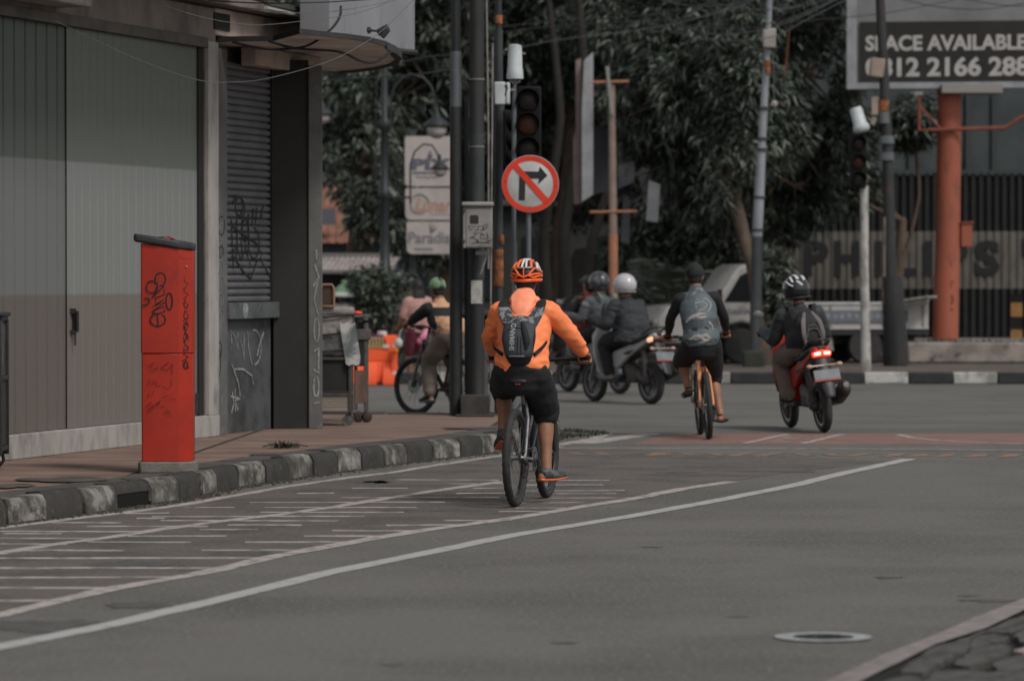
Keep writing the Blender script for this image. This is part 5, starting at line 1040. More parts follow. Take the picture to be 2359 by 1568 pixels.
def palm(label, base, fr, seed, H):
    t = thing('palm_bush', label, 'plant', base); rnd = random.Random(seed); lv = MB(); st = MB()
    for i in range(fr):
        a = rnd.uniform(0, 6.28); el = rnd.uniform(.5, 1.35); Lf = rnd.uniform(.8, 1.2)*H; pts = []
        for q in range(7): f = q/6; r_ = Lf*f*math.cos(el)*(.7 + .5*f); pts.append(Vector((r_*math.cos(a), r_*math.sin(a), .15 + Lf*f*math.sin(el) - .35*Lf*f*f*f)))
        st.tube(pts, [.016, .014, .012, .01, .008, .006, .004], 5)
        for q in range(1, 7):
            for h in (0, .5):
                p = pts[q-1].lerp(pts[q], h + .3); tdir = (pts[q]-pts[q-1]).normalized(); sd = tdir.cross(UP).normalized()
                for sg_ in (-1, 1):
                    tip = p + (tdir*.5 + sd*sg_*.8 - UP*.25)*rnd.uniform(.22, .34)*H*.8; wv = tdir*.022; lv.k = 0 if rnd.random() < .6 else 1; lv.add([p - wv, p + wv, tip.lerp(p, .4) + wv*1.3, tip, tip.lerp(p, .4) - wv*1.3], [(0, 1, 2, 3, 4)])
    st.build('stalk', LEAF[2], t); lv.build('fronds', [LEAF[1], LEAF[3]], t); return t
q = P(1540, 700, 66); palm('wide palm bush behind the pickup truck cab', (q.x, 65, FZ + .35), 44, 2, 1.75)
q = P(1500, 700, 67.5); palm('second palm bush, behind the white helmeted rider', (q.x - .2, 66.5, FZ + .1), 26, 5, 1.4)
b = (P(1600, 0, 68.5).x, 68.5, FZ); shrub('dark hedge like bush behind the cyclist in the patterned jersey', b, lob(b, [(1560, 640, 68.5, .9, .5, .8), (1640, 560, 68.5, .7, .5, .8), (1470, 620, 69, .6, .5, .9), (1540, 520, 69, .7, .5, .6)]), 800, .2, .06, 10, wts=(.4, .1, .48, .02))
# ================================================================ BICYCLES, SCOOTERS, TRUCK
TYRE = mat('tyre', s(44, 43, 42), s(56, 54, 52), sc=14, rough=.75); RIMB = mat('rim_black', s(40, 40, 41), rough=.35); RIMS = mat('rim_silver', s(150, 150, 150), rough=.3, metal=.7)
BLK = mat('black_part', s(34, 34, 35), s(42, 42, 42), sc=20, rough=.45); ALU = mat('alloy', s(150, 150, 150), s(118, 118, 118), sc=30, rough=.35, metal=.8); SPK = mat('spoke', s(128, 128, 128), rough=.4, metal=.6)
RUB = mat('rubber_grip', s(30, 30, 30), rough=.8)
def xf(mb, M_):
    mb.v = [tuple(M_ @ Vector(q)) for q in mb.v]; return mb
def wheel(par, c, R, tr, name, rim=RIMB, M_=None, disc=True, knob=True):
    M_ = M_ or Matrix.Identity(4); c = Vector(c)
    ring = lambda rad, n=44, y=0: [c + Vector((rad*math.cos(6.28318*i/n), y, rad*math.sin(6.28318*i/n))) for i in range(n)]
    m = MB(); m.tube(ring(R-tr), tr, 12, closed=True, ref=None)
    if knob:
        for i in range(66):
            a = 6.28318*i/66; d = Vector((math.cos(a), 0, math.sin(a)))
            for y in ((-.012, .012) if i % 2 else (-.021, 0, .021)): m.box(c + d*(R - .0045 - abs(y)*.38) + Vector((0, y, 0)), (.008, .011, .014), Matrix((d, (0, 1, 0), d.cross(Vector((0, 1, 0))))).transposed())
    w = xf(m, M_).build(name, TYRE, par, smooth=True)
    m = MB(); m.tube(ring(R-2*tr-.006), [(.012, .010)]*44, 8, closed=True, ref=(0, 1, 0)); xf(m, M_).build('rim', rim, w, smooth=True)
    m = MB()
    for i in range(28):
        a = 6.28318*i/28; a2 = a + (.35 if i % 4 < 2 else -.35); y = .03 if i % 2 else -.03; m.tube([c + Vector((.022*math.cos(a2), y, .022*math.sin(a2))), c + Vector(((R-2*tr)*math.cos(a), 0, (R-2*tr)*math.sin(a)))], .0016, 4)
    xf(m, M_).build('spokes', SPK, w)
    m = MB(); Ry = along((0, 1, 0)); m.lathe([(.010, -.065), (.012, -.05), (.028, -.035), (.016, -.028), (.016, .028), (.028, .035), (.012, .05), (.010, .065)], c, 14, Ry)
    xf(m, M_).build('hub', ALU, w, smooth=True)
    if disc: m = MB(); m.lathe([(.05, .038), (.085, .038), (.085, .041), (.05, .041)], c, 26, Ry); xf(m, M_).build('brake_disc', ALU, w)
    return w
def bicycle(label, loc, rz, lean, frame_m, stay_m, fork_m, steer=0.0, R=.337, crank=100, rim=RIMB, full=True, sad=(.22, .86), bar=(.86, .99), bw=.35, susp=True):
    t = thing('bicycle', label, 'bicycle', loc, rz, 'bicycles ridden across the junction', lean)
    WB = 1.08; bb = Vector((.43, 0, .31)); ht = Vector((.885, 0, .86)); hb = Vector((.925, 0, .74)); st = Vector((.27, 0, .70))
    wheel(t, (0, 0, R), R, .027, 'rear_wheel', rim)
    S = Matrix.Translation((WB-.03, 0, 0)) @ Matrix.Rotation(steer, 4, 'Z') @ Matrix.Translation((-WB+.03, 0, 0))
    wheel(t, (WB, 0, R), R, .027, 'front_wheel', rim, S)
    m = MB(); m.tube([bb, hb + Vector((-.01, 0, .01))], [.026, .024], 10); m.tube([st + Vector((.02, 0, -.04)), ht + Vector((-.005, 0, -.035))], [.018, .021], 10); m.tube([bb, st + Vector((-.02, 0, .07))], [.02, .017], 10); m.tube([hb, ht], .023, 12); m.tube([bb - Vector((0, .045, 0)), bb + Vector((0, .045, 0))], .026, 12)
    if susp: m.tube([(.30, 0, .60), (.58, 0, .68)], .016, 8); m.limb([(.33, 0, .50), (.22, 0, .60), (.14, 0, .62)], [.02, .016, .012], 8)
    fr = m.build('frame', frame_m, t, smooth=True)
    m = MB()
    for y in (-.062, .062): m.tube([bb + Vector((-.04, y*.6, 0)), (.22, y*1.0, .32), (0, y, R)], [.013, .010, .009], 8); m.tube([st + Vector((0, y*.3, .0)), (.16, y*.9, .60), (.03, y*1.05, R+.03), (0, y, R)], [.010, .010, .010, .012], 8)
    m.build('stays', stay_m, fr, smooth=True)
    if susp: m = MB(); m.lathe([(.028, -.08), (.028, .08)], (.36, 0, .60), 12, along((.9, 0, .35))); m.build('shock', ALU, fr)
    m = MB()
    for y in (-.062, .062): m.tube([(WB, y, R), (WB-.075, y, R+.22)], .019, 10); m.tube([(WB-.075, y, R+.22), (.935, y, .735)], .014, 10)
    m.tube([(.935, -.075, .735), (.935, .075, .735)], .022, 10); m.tube([(WB-.115, -.062, R+.32), (WB-.06, 0, R+.33), (WB-.115, .062, R+.32)], .012, 8); m.tube([(.93, 0, .74), (ht.x-.01, 0, bar[1]-.05)], .016, 10)
    xf(m, S).build('fork', fork_m, t, smooth=True)
    Bz = Vector((bar[0], 0, bar[1]))
    m = MB(); m.tube([(ht.x-.01, 0, bar[1]-.06), Bz], .019, 10); m.tube([Bz + Vector((-.03, -bw, .012)), Bz + Vector((-.005, -.16, .008)), Bz + Vector((0, -.05, 0)), Bz + Vector((0, .05, 0)), Bz + Vector((-.005, .16, .008)), Bz + Vector((-.03, bw, .012))], .0135, 10); hbm = xf(m, S).build('handlebar', BLK, t, smooth=True)
    for sg_ in (-1, 1):
        m = MB(); m.tube([Bz + Vector((-.03, sg_*(bw+.005), .012)), Bz + Vector((-.02, sg_*(bw-.13), .010))], .0175, 12); xf(m, S).build('grip', RUB, hbm, smooth=True)
        m = MB(); m.box(Bz + Vector((.0, sg_*(bw-.16), -.012)), (.035, .05, .04)); m.tube([Bz + Vector((.02, sg_*(bw-.16), -.01)), Bz + Vector((.05, sg_*(bw-.13), -.02)), Bz + Vector((.045, sg_*(bw-.03), -.03))], .006, 6); m.tube([Bz + Vector((.02, sg_*(bw-.19), .0)), Bz + Vector((.12, sg_*.14, -.03)), Bz + Vector((.09, sg_*.03, -.16))], .004, 6); xf(m, S).build('brake_lever', BLK, hbm)
    m = MB(); m.tube([st, (sad[0]+.01, 0, sad[1]-.04)], .0155, 10); m.build('seat_post', ALU if full else BLK, t, smooth=True)
    m = MB(); sx, sz = sad; m.limb([(sx-.11, 0, sz), (sx-.05, 0, sz+.006), (sx+.05, 0, sz), (sx+.15, 0, sz-.008)], [(.065, .022), (.068, .024), (.032, .02), (.02, .016)], 14, ref=(0, 1, 0)); m.tube([(sx-.08, -.02, sz-.045), (sx+.08, -.02, sz-.045)], .005, 6); m.tube([(sx-.08, .02, sz-.045), (sx+.08, .02, sz-.045)], .005, 6); m.build('saddle', BLK, t, smooth=True)
    cr = math.radians(crank); dv = Vector((math.cos(cr), 0, math.sin(cr)))*.17
    m = MB(); Ry = along((0, 1, 0)); m.lathe([(.05, -.05), (.085, -.05), (.085, -.045), (.05, -.045)], bb, 30, Ry); m.lathe([(.03, -.058), (.055, -.058), (.055, -.054), (.03, -.054)], bb, 24, Ry); m.tube([bb + Vector((0, -.07, 0)), bb + Vector((0, .07, 0))], .012, 8); m.tube([bb + Vector((0, .07, 0)), bb + dv + Vector((0, .085, 0))], [.013, .011], 8); m.tube([bb - Vector((0, .07, 0)), bb - dv - Vector((0, .085, 0))], [.013, .011], 8); ck = m.build('crankset', ALU if full else BLK, t)
    for sg_, q in ((1, bb + dv), (-1, bb - dv)):
        m = MB(); m.box(q + Vector((0, sg_*.135, 0)), (.095, .085, .018)); m.tube([q + Vector((0, sg_*.08, 0)), q + Vector((0, sg_*.17, 0))], .006, 6); m.build('pedal', BLK, t, bevel=.004)
    m = MB(); m.tube([bb + Vector((0, -.048, .082)), (0, -.042, R+.045)], .005, 5); m.tube([bb + Vector((0, -.048, -.082)), (.03, -.042, R-.09)], .005, 5)
    for r_ in (.045, .036, .028): m.lathe([(.015, -.05+r_*.3), (r_, -.05+r_*.3), (r_, -.047+r_*.3), (.015, -.047+r_*.3)], (0, 0, R), 22, Ry)
    m.limb([(0, -.06, R-.01), (.03, -.075, R-.05), (.02, -.055, R-.13)], [.02, .018, .014], 8); m.build('chain_and_derailleur', mat('chain_steel', s(84, 82, 80), s(56, 55, 54), sc=40, rough=.4, metal=.6), t)
    m = MB(); m.tube([bb + Vector((.10, 0, .3)), bb + Vector((.05, .03, .1)), (.15, -.05, .30), (0, -.06, R)], .004, 5); m.build('cable', BLK, t)
    return t
hd = lambda h: math.pi/2 - math.radians(h)
c0 = G(1187, 1166.5); B1 = (c0.x, c0.y, 0); H1 = hd(12)
bk1 = bicycle('black and silver mountain bike ridden by the cyclist in the orange jacket', B1, H1, 0, mat('frame_black_gloss', s(40, 40, 42), rough=.3, coat=.3), mat('stay_silver', s(150, 152, 154), s(120, 122, 124), sc=20, rough=.3, metal=.5), mat('fork_dark', s(66, 66, 68), rough=.35, metal=.4), crank=118, sad=(.20, .86), bar=(.84, .99), bw=.355)
m = MB(); m.box((.09, 0, .845), (.03, .035, .014)); m.build('red_rear_light', mat('rear_light_red', s(190, 60, 44), rough=.4), bk1)
ORF = mat('frame_orange', s(226, 152, 104), s(208, 136, 92), sc=4, rough=.4)
c0 = G(1633, 1011); B2 = (c0.x, c0.y, 0); H2 = hd(-1.5)
bk2 = bicycle('orange mountain bike ridden away by the cyclist in the patterned jersey', B2, H2, math.radians(-3.5), ORF, ORF, mat('fork_pale', s(170, 166, 160), rough=.4), crank=112, bar=(.84, .98), bw=.31, full=False, susp=False, R=.33)
d0 = Vector((-.5, .866, 0)); c0 = G(959, 956); B3 = tuple(Vector((c0.x, c0.y, 0)) - d0*1.08); H3 = math.atan2(.866, -.5)
bk3 = bicycle('dark bicycle with a red detail, half hidden by the black poles', B3, H3, 0, mat('frame_dark_red', s(70, 44, 42), s(50, 44, 44), sc=4, rough=.4), BLK, mat('fork_grey', s(96, 92, 90), rough=.4), steer=math.radians(18), crank=-60, R=.33, full=False, susp=False, bar=(.86, 1.0), bw=.31)
# ---------------- motor scooters
def scooter(label, loc, rz, lean, c1, c2_, tail='red', lid=None):
    t = thing('motor_scooter', label, 'scooter', loc, rz, 'motor scooters in the junction', lean); R = .262; Ry = along((0, 1, 0))
    def w(x, nm):
        c = Vector((x, 0, R)); ring = [c + Vector(((R-.045)*math.cos(6.28318*i/36), 0, (R-.045)*math.sin(6.28318*i/36))) for i in range(36)]
        m = MB(); m.tube(ring, [(.043, .044)]*36, 12, closed=True, ref=(0, 1, 0)); o = m.build(nm, TYRE, t, smooth=True)
        m = MB(); m.lathe([(.17, -.028), (.19, -.034), (.195, 0), (.19, .034), (.17, .028), (.165, 0)], c, 28, Ry); m.lathe([(.02, -.05), (.06, -.045), (.06, .045), (.02, .05)], c, 14, Ry)
        for i in range(5):
            a = 6.28318*i/5; m.limb([c + Vector((.05*math.cos(a), 0, .05*math.sin(a))), c + Vector((.175*math.cos(a+.2), 0, .175*math.sin(a+.2)))], [.02, .014], 7)
        m.build('alloy_rim', mat('scooter_rim', s(120, 118, 116), s(90, 88, 86), sc=10, rough=.4, metal=.5), o, smooth=True)
    w(0, 'rear_wheel'); w(1.25, 'front_wheel')
    for sg_ in (-1, 1):
        m = MB(); m.prism([(.60, .42), (.70, .46), (.76, .56), (.66, .65), (.40, .71), (.15, .80), (-.16, .885), (-.20, .84), (.10, .69), (.40, .55)], .07*sg_, (0, .115*sg_, 0), (1, 0, 0), (0, 0, 1))
        m.v = [(x, y*(1 if x > .1 else .62 + .38*(x+.2)/.3) if abs(y) > .16 else y*(1 if x > .1 else .7 + .3*(x+.2)/.3), z) for x, y, z in m.v]; m.v = [(x, -y, z) for x, y, z in m.v]
        m.build('side_panel', c1, t, bevel=.02, seg=3)
    m = MB(); m.limb([(.74, 0, .70), (.55, 0, .735), (.25, 0, .76), (.0, 0, .83), (-.14, 0, .86)], [(.10, .05), (.135, .055), (.14, .05), (.12, .05), (.07, .03)], 14, ref=(0, 1, 0)); m.build('seat', BLK, t, smooth=True)
    m = MB(); m.limb([(.72, 0, .62), (.4, 0, .62), (.05, 0, .70), (-.1, 0, .76)], [(.11, .07), (.12, .09), (.10, .07), (.05, .04)], 12, ref=(0, 1, 0)); m.limb([(.45, 0, .42), (.2, .02, .36), (.0, .07, .30)], [(.10, .11), (.09, .10), (.04, .09)], 12, ref=(0, 1, 0)); m.box((.30, 0, .33), (.2, .22, .14)); m.limb([(.05, .08, .32), (-.02, .085, .28)], [.07, .06], 10); fuse(m, 'engine', mat('engine_dark', s(62, 56, 52), s(40, 38, 36), sc=14, rough=.5), t, .014, 2)
    m = MB(); m.limb([(1.06, 0, .96), (1.02, 0, .80), (.96, 0, .60), (.93, 0, .42), (.86, 0, .29)], [(.09, .05), (.20, .045), (.225, .04), (.19, .035), (.15, .03)], 16, ref=(0, 1, 0)); m.limb([(1.10, 0, .90), (1.12, 0, .70), (1.05, 0, .5)], [(.06, .05), (.09, .06), (.05, .04)], 12, ref=(0, 1, 0)); fuse(m, 'leg_shield', c1, t, .012, 4)
    m = MB(); m.box((.73, 0, .285), (.36, .28, .06)); m.build('footboard', BLK, t, bevel=.015)
    m = MB(); A = []
    for i in range(9):
        a = math.radians(20 + 130*i/8); A.append(Vector((1.25 + .32*math.cos(a), 0, R + .32*math.sin(a))))
    m.tube(A, [(.03, .01)] + [(.062, .014)]*7 + [(.03, .01)], 10, ref=(0, 1, 0)); m.build('front_fender', c2_, t, smooth=True)
    m = MB()
    for y in (-.07, .07): m.tube([(1.25, y, R), (1.12, y, .66)], .017, 8)
    m.tube([(1.13, 0, .62), (1.03, 0, .98)], .025, 8); m.build('fork', ALU, t, smooth=True)
    m = MB(); m.limb([(1.06, -.16, 1.0), (1.08, 0, 1.02), (1.06, .16, 1.0)], [(.03, .03), (.06, .07), (.03, .03)], 12); hb_ = m.build('handlebar_cover', c2_, t, smooth=True)
    m = MB(); m.tube([(.98, -.33, 1.0), (1.04, -.15, 1.0), (1.04, .15, 1.0), (.98, .33, 1.0)], .014, 8); m.build('handlebar', BLK, t, smooth=True)
    for sg_ in (-1, 1):
        m = MB(); m.tube([(1.03, sg_*.19, 1.01), (1.05, sg_*.24, 1.12), (1.03, sg_*.28, 1.19)], .007, 6); m.ell((1.03, sg_*.29, 1.22), (.012, .06, .038), RX(sg_*.25), nu=14, nv=8); m.build('mirror', mat('mirror_back', s(110, 108, 108), s(60, 60, 62), sc=6, rough=.3), t, smooth=True)
    m = MB(); m.ell((1.14, 0, .97), (.04, .09, .06), nu=14, nv=8); m.build('headlight', mat('headlight_glass', s(170, 170, 168), rough=.2), t, smooth=True)
    TLM = mat('tail_red_lit', s(200, 30, 16), rough=.3, emit=((1.0, .05, .02), 1.0)); TLW = mat('tail_core_lit', s(255, 200, 180), rough=.3, emit=((1.0, .42, .30), 3.0)); TLO = mat('tail_amber_lit', s(255, 190, 140), rough=.3, emit=((1.0, .55, .36), .6))
    m = MB(); m.limb([(-.170, -.085, .80), (-.19, 0, .812), (-.170, .085, .80)], [(.018, .030), (.020, .036), (.018, .030)], 12, ref=(1, 0, 0)); tl = m.build('tail_light', TLM if tail == 'red' else mat('tail_dull', s(84, 44, 40), rough=.3), t, smooth=True)
    if tail == 'red':
        for sg_ in (-1, 1): m = MB(); m.limb([(-.206, sg_*.025, .812), (-.196, sg_*.075, .806)], [(.010, .015), (.009, .013)], 10, ref=(1, 0, 0)); m.build('bulb', TLW, tl, smooth=True)
    else:
        m = MB(); m.limb([(-.10, .115, .79), (-.16, .10, .805)], [(.02, .03), (.016, .03)], 12, ref=(0, 1, 0)); m.build('turn_light', TLO, tl, smooth=True)
    m = MB(); m.limb([(-.12, 0, .78), (-.20, 0, .66), (-.30, 0, .52), (-.37, 0, .38)], [(.10, .05), (.08, .03), (.07, .02), (.05, .014)], 12, ref=(0, 1, 0)); m.build('rear_fender', BLK, t, smooth=True)
    Rp = RY(.35); m = MB(); m.box((-.30, 0, .60), (.008, .27, .105), Rp); pl_ = m.build('number_plate', mat('plate_grey', s(118, 122, 124), s(100, 103, 105), sc=8, rough=.5), t, bevel=.004)
    m = MB(); m.box((-.325, 0, .545), (.006, .27, .012), Rp); m.build('plate_strip', mat('plate_red', s(176, 60, 46), rough=.5), pl_)
    for sg_ in (-1, 1): m = MB(); m.tube([(-.22, 0, .69), (-.235, sg_*.15, .69)], .008, 6); m.ell((-.24, sg_*.155, .69), (.022, .035, .022), nu=10, nv=7); m.build('indicator', mat('indicator_amber', s(176, 150, 130), rough=.3), t, smooth=True)
    m = MB(); m.limb([(.34, -.12, .28), (.12, -.165, .31), (-.05, -.175, .36), (-.25, -.185, .44)], [(.02, .02), (.055, .055), (.075, .085), (.065, .085)], 14, ref=(0, 1, 0)); ex = m.build('exhaust', mat('exhaust_black', s(44, 42, 41), s(58, 54, 52), sc=8, rough=.4), t, smooth=True)
    m = MB(); m.lathe([(.012, 0), (.03, 0), (.03, .01), (.012, .012)], (-.30, -.185, .475), 14, along((-1, 0, .3))); m.build('exhaust_tip', mat('tip_dull', s(110, 104, 98), rough=.5), ex)
    m = MB(); m.tube([(.05, -.115, .86), (-.12, -.11, .93), (-.2, -.05, .95), (-.2, .05, .95), (-.12, .11, .93), (.05, .115, .86)], .013, 8); m.build('grab_rail', c2_, t, smooth=True)
    m = MB(); m.tube([(-.02, .10, R), (.0, .12, .66)], .028, 10); m.build('shock_absorber', mat('shock_spring', s(56, 50, 48), s(80, 76, 74), sc=40, rough=.5), t)
    return t
GW = mat('scooter_silver', s(168, 166, 164), s(154, 152, 150), sc=3, rough=.35, coat=.3); SR = mat('scooter_red', s(176, 36, 24), s(158, 32, 22), sc=3, rough=.35, coat=.3); SBK = mat('scooter_black', s(46, 46, 47), rough=.35)
q0, q1 = G(1500, 931), G(1371, 924.5); dv = (q1-q0).normalized(); S1 = (q0.x, q0.y, 0); HS1 = math.atan2(dv.y, dv.x)
scooter('silver scooter with a lit turn lamp carrying the rider in a white helmet', S1, HS1, 0, GW, SBK, 'amber')
S2 = (G(1412, 906).x, 51.4, 0); S2 = (P(1428, 0, 51.2).x, 51.2, 0)
scooter('grey scooter with a white rimmed front wheel carrying two people, partly behind the silver scooter', S2, HS1, 0, mat('scooter_grey', s(120, 122, 122), rough=.4), SBK, 'none')
q0 = G(1899, 996); dv = Vector((-.20, 1.0, 0)).normalized(); S3 = (q0.x, q0.y, 0); HS3 = math.atan2(dv.y, dv.x)
scooter('red scooter leaning left with its brake light glowing', S3, HS3, math.radians(-6), SR, SBK, 'red')
# ---------------- pickup truck
TW_ = mat('truck_white', s(164, 161, 157), s(150, 146, 142), sc=1.5, c3=s(128, 123, 117), sc3=4, rough=.4); TGL = mat('truck_glass', s(30, 32, 33), rough=.3, spec=.2); TRIM = mat('truck_trim', s(44, 43, 42), rough=.6)
th_ = math.radians(12); hx = Vector((-math.cos(th_), -math.sin(th_), 0)); fc = P(1520, 0, 61.7)
org = Vector((fc.x, fc.y, FZ)) - hx*0 - Vector((math.sin(th_), -math.cos(th_), 0))*.72
TK = thing('pickup_truck', 'small white flatbed pickup truck parked beyond the kerb behind the cyclists', 'truck', org, math.atan2(hx.y, hx.x))
prof = [(0, .34), (.03, .72), (-.12, .93), (-.90, 1.0), (-1.30, 1.55), (-1.42, 1.61), (-1.80, 1.61), (-1.84, 1.5), (-1.86, .30), (-1.72, .30), (-1.68, .5), (-1.56, .62), (-1.36, .67), (-1.14, .62), (-1.02, .48), (-.98, .30)]
m = MB(); m.prism(prof, 1.44, (0, .72, 0), (1, 0, 0), (0, 0, 1)); cab = m.build('cab', TW_, TK, bevel=.05, seg=3)
for sg_ in (1, -1):
    m = MB(); m.prism([(-1.07, 1.0), (-1.33, 1.42), (-1.43, 1.47), (-1.76, 1.47), (-1.78, 1.0)], .012*-sg_, (0, sg_*.718, 0), (1, 0, 0), (0, 0, 1)); m.build('side_window', TGL, cab)
    m = MB(); m.box((-.96, sg_*.84, 1.10), (.05, .16, .20)); m.tube([(-.96, sg_*.72, 1.0), (-.96, sg_*.80, 1.06)], .012, 6); m.build('side_mirror', TRIM, cab, bevel=.02)
    m = MB(); m.box((-1.62, sg_*.728, .90), (.10, .02, .025)); m.build('door_handle', TRIM, cab)
    m = MB(); m.tube([(-.96, sg_*.722, .40), (-.98, sg_*.722, .98), (-1.04, sg_*.722, 1.02)], .006, 5); m.tube([(-1.79, sg_*.722, .32), (-1.79, sg_*.722, 1.5)], .006, 5); m.build('door_seam', TRIM, cab)
m = MB(); a, b2 = Vector((-.93, 0, 1.03)), Vector((-1.28, 0, 1.51)); n_ = Vector((.78, 0, .62))*.006; m.add([a + Vector((0, -.70, 0)) + n_, a + Vector((0, .69, 0)) + n_, b2 + Vector((0, .67, 0)) + n_, b2 + Vector((0, -.70, 0)) + n_], [(0, 1, 2, 3)]); m.build('windscreen', TGL, cab)
m = MB(); m.box((.03, 0, .42), (.10, 1.46, .16)); m.build('bumper', TRIM, TK, bevel=.03)
for y in (-.55, .55): m = MB(); m.ell((.02, y, .66), (.04, .13, .08), nu=14, nv=8); m.build('headlamp', mat('headlight_glass', s(0, 0, 0)), TK, smooth=True)
m = MB(); m.box((.035, 0, .64), (.03, .62, .06)); m.build('front_grille', TRIM, TK)
m = MB(); text(m, 'DAIHATSU', (-1.12, .722, .80), (-1, 0, 0), (0, 0, 1), .085, .60, th=.003, bold=.04); m.build('door_lettering', mat('truck_letters', s(96, 98, 104), rough=.6), cab)
m = MB(); m.box((-3.22, 0, .50), (2.60, 1.46, .07)); m.box((-3.2, 0, .38), (2.4, .7, .14)); m.build('chassis', TRIM, TK)
BD = MB()
for sg_ in (1, -1): BD.box((-3.22, sg_*.725, .76), (2.58, .035, .40)); BD.box((-3.22, sg_*.735, .965), (2.58, .05, .035)); BD.box((-3.22, sg_*.735, .565), (2.58, .05, .03))
BD.box((-4.50, 0, .76), (.035, 1.41, .40)); BD.box((-1.93, 0, .80), (.035, 1.41, .5)); bd = BD.build('bed', TW_, TK, bevel=.008)
for sg_ in (1, -1):
    m = MB()
    for x in (-1.98, -2.85, -3.75, -4.42): m.box((x, sg_*.752, .76), (.04, .02, .36))
    m.build('bed_rib', mat('truck_rib', s(128, 124, 118), rough=.5), bd)
m = MB(); m.prism([(-2.45, .67), (-2.45, .86), (-4.15, .86), (-4.15, .67)], -.008, (0, .766, 0), (1, 0, 0), (0, 0, 1)); m.v = [(x, abs(y), z) for x, y, z in m.v]; bl = m.build('blue_grey_plate', mat('plate_blue_grey', s(98, 102, 108), s(84, 88, 94), sc=3, rough=.6), bd)
m = MB()
for i in range(13): m.box((-2.55 - i*.12, .777, .765), (.085, .006, .07 + .02*(i % 3)))
m.build('worn_lettering', mat('worn_lettering', s(126, 128, 132), s(100, 104, 110), sc=20, rough=.6), bl)
Ry = along((0, 1, 0))
for x in (-1.36, -3.45):
    for sg_ in (1, -1):
        m = MB(); m.lathe([(.17, -.08), (.27, -.085), (.285, -.05), (.285, .05), (.27, .085), (.17, .08)], (x, sg_*.64, .285), 26, Ry); w_ = m.build('wheel', TYRE, TK, smooth=True); m = MB(); m.lathe([(.02, -.04), (.17, -.06), (.18, -.03), (.18, .03), (.17, .06), (.02, .04)], (x, sg_*.64, .285), 20, Ry); m.build('hub_cap', mat('hub_dim', s(96, 94, 92), rough=.5), w_)
m = MB(); m.box((-2.85, .66, .36), (.10, .03, .32), RY(.15)); m.build('mud_flap', mat('flap_pale', s(130, 124, 116), rough=.7), TK)
m = MB(); m.box((0, 0, 0), (.72, .5, .05), RY(-.14)); m.box((.02, -.2, -.05), (.68, .04, .09), RY(-.14)); o = m.build('folded_tarpaulin', mat('tarp_pale', s(138, 132, 126), s(112, 108, 102), sc=4, rough=.8), bevel=.02)
tag(o, 'pale folded sheet lying slanted on the rear of the truck bed', 'sheet'); o.location = P(2100, 691, 62.4); o.rotation_euler = (0, 0, -.43)
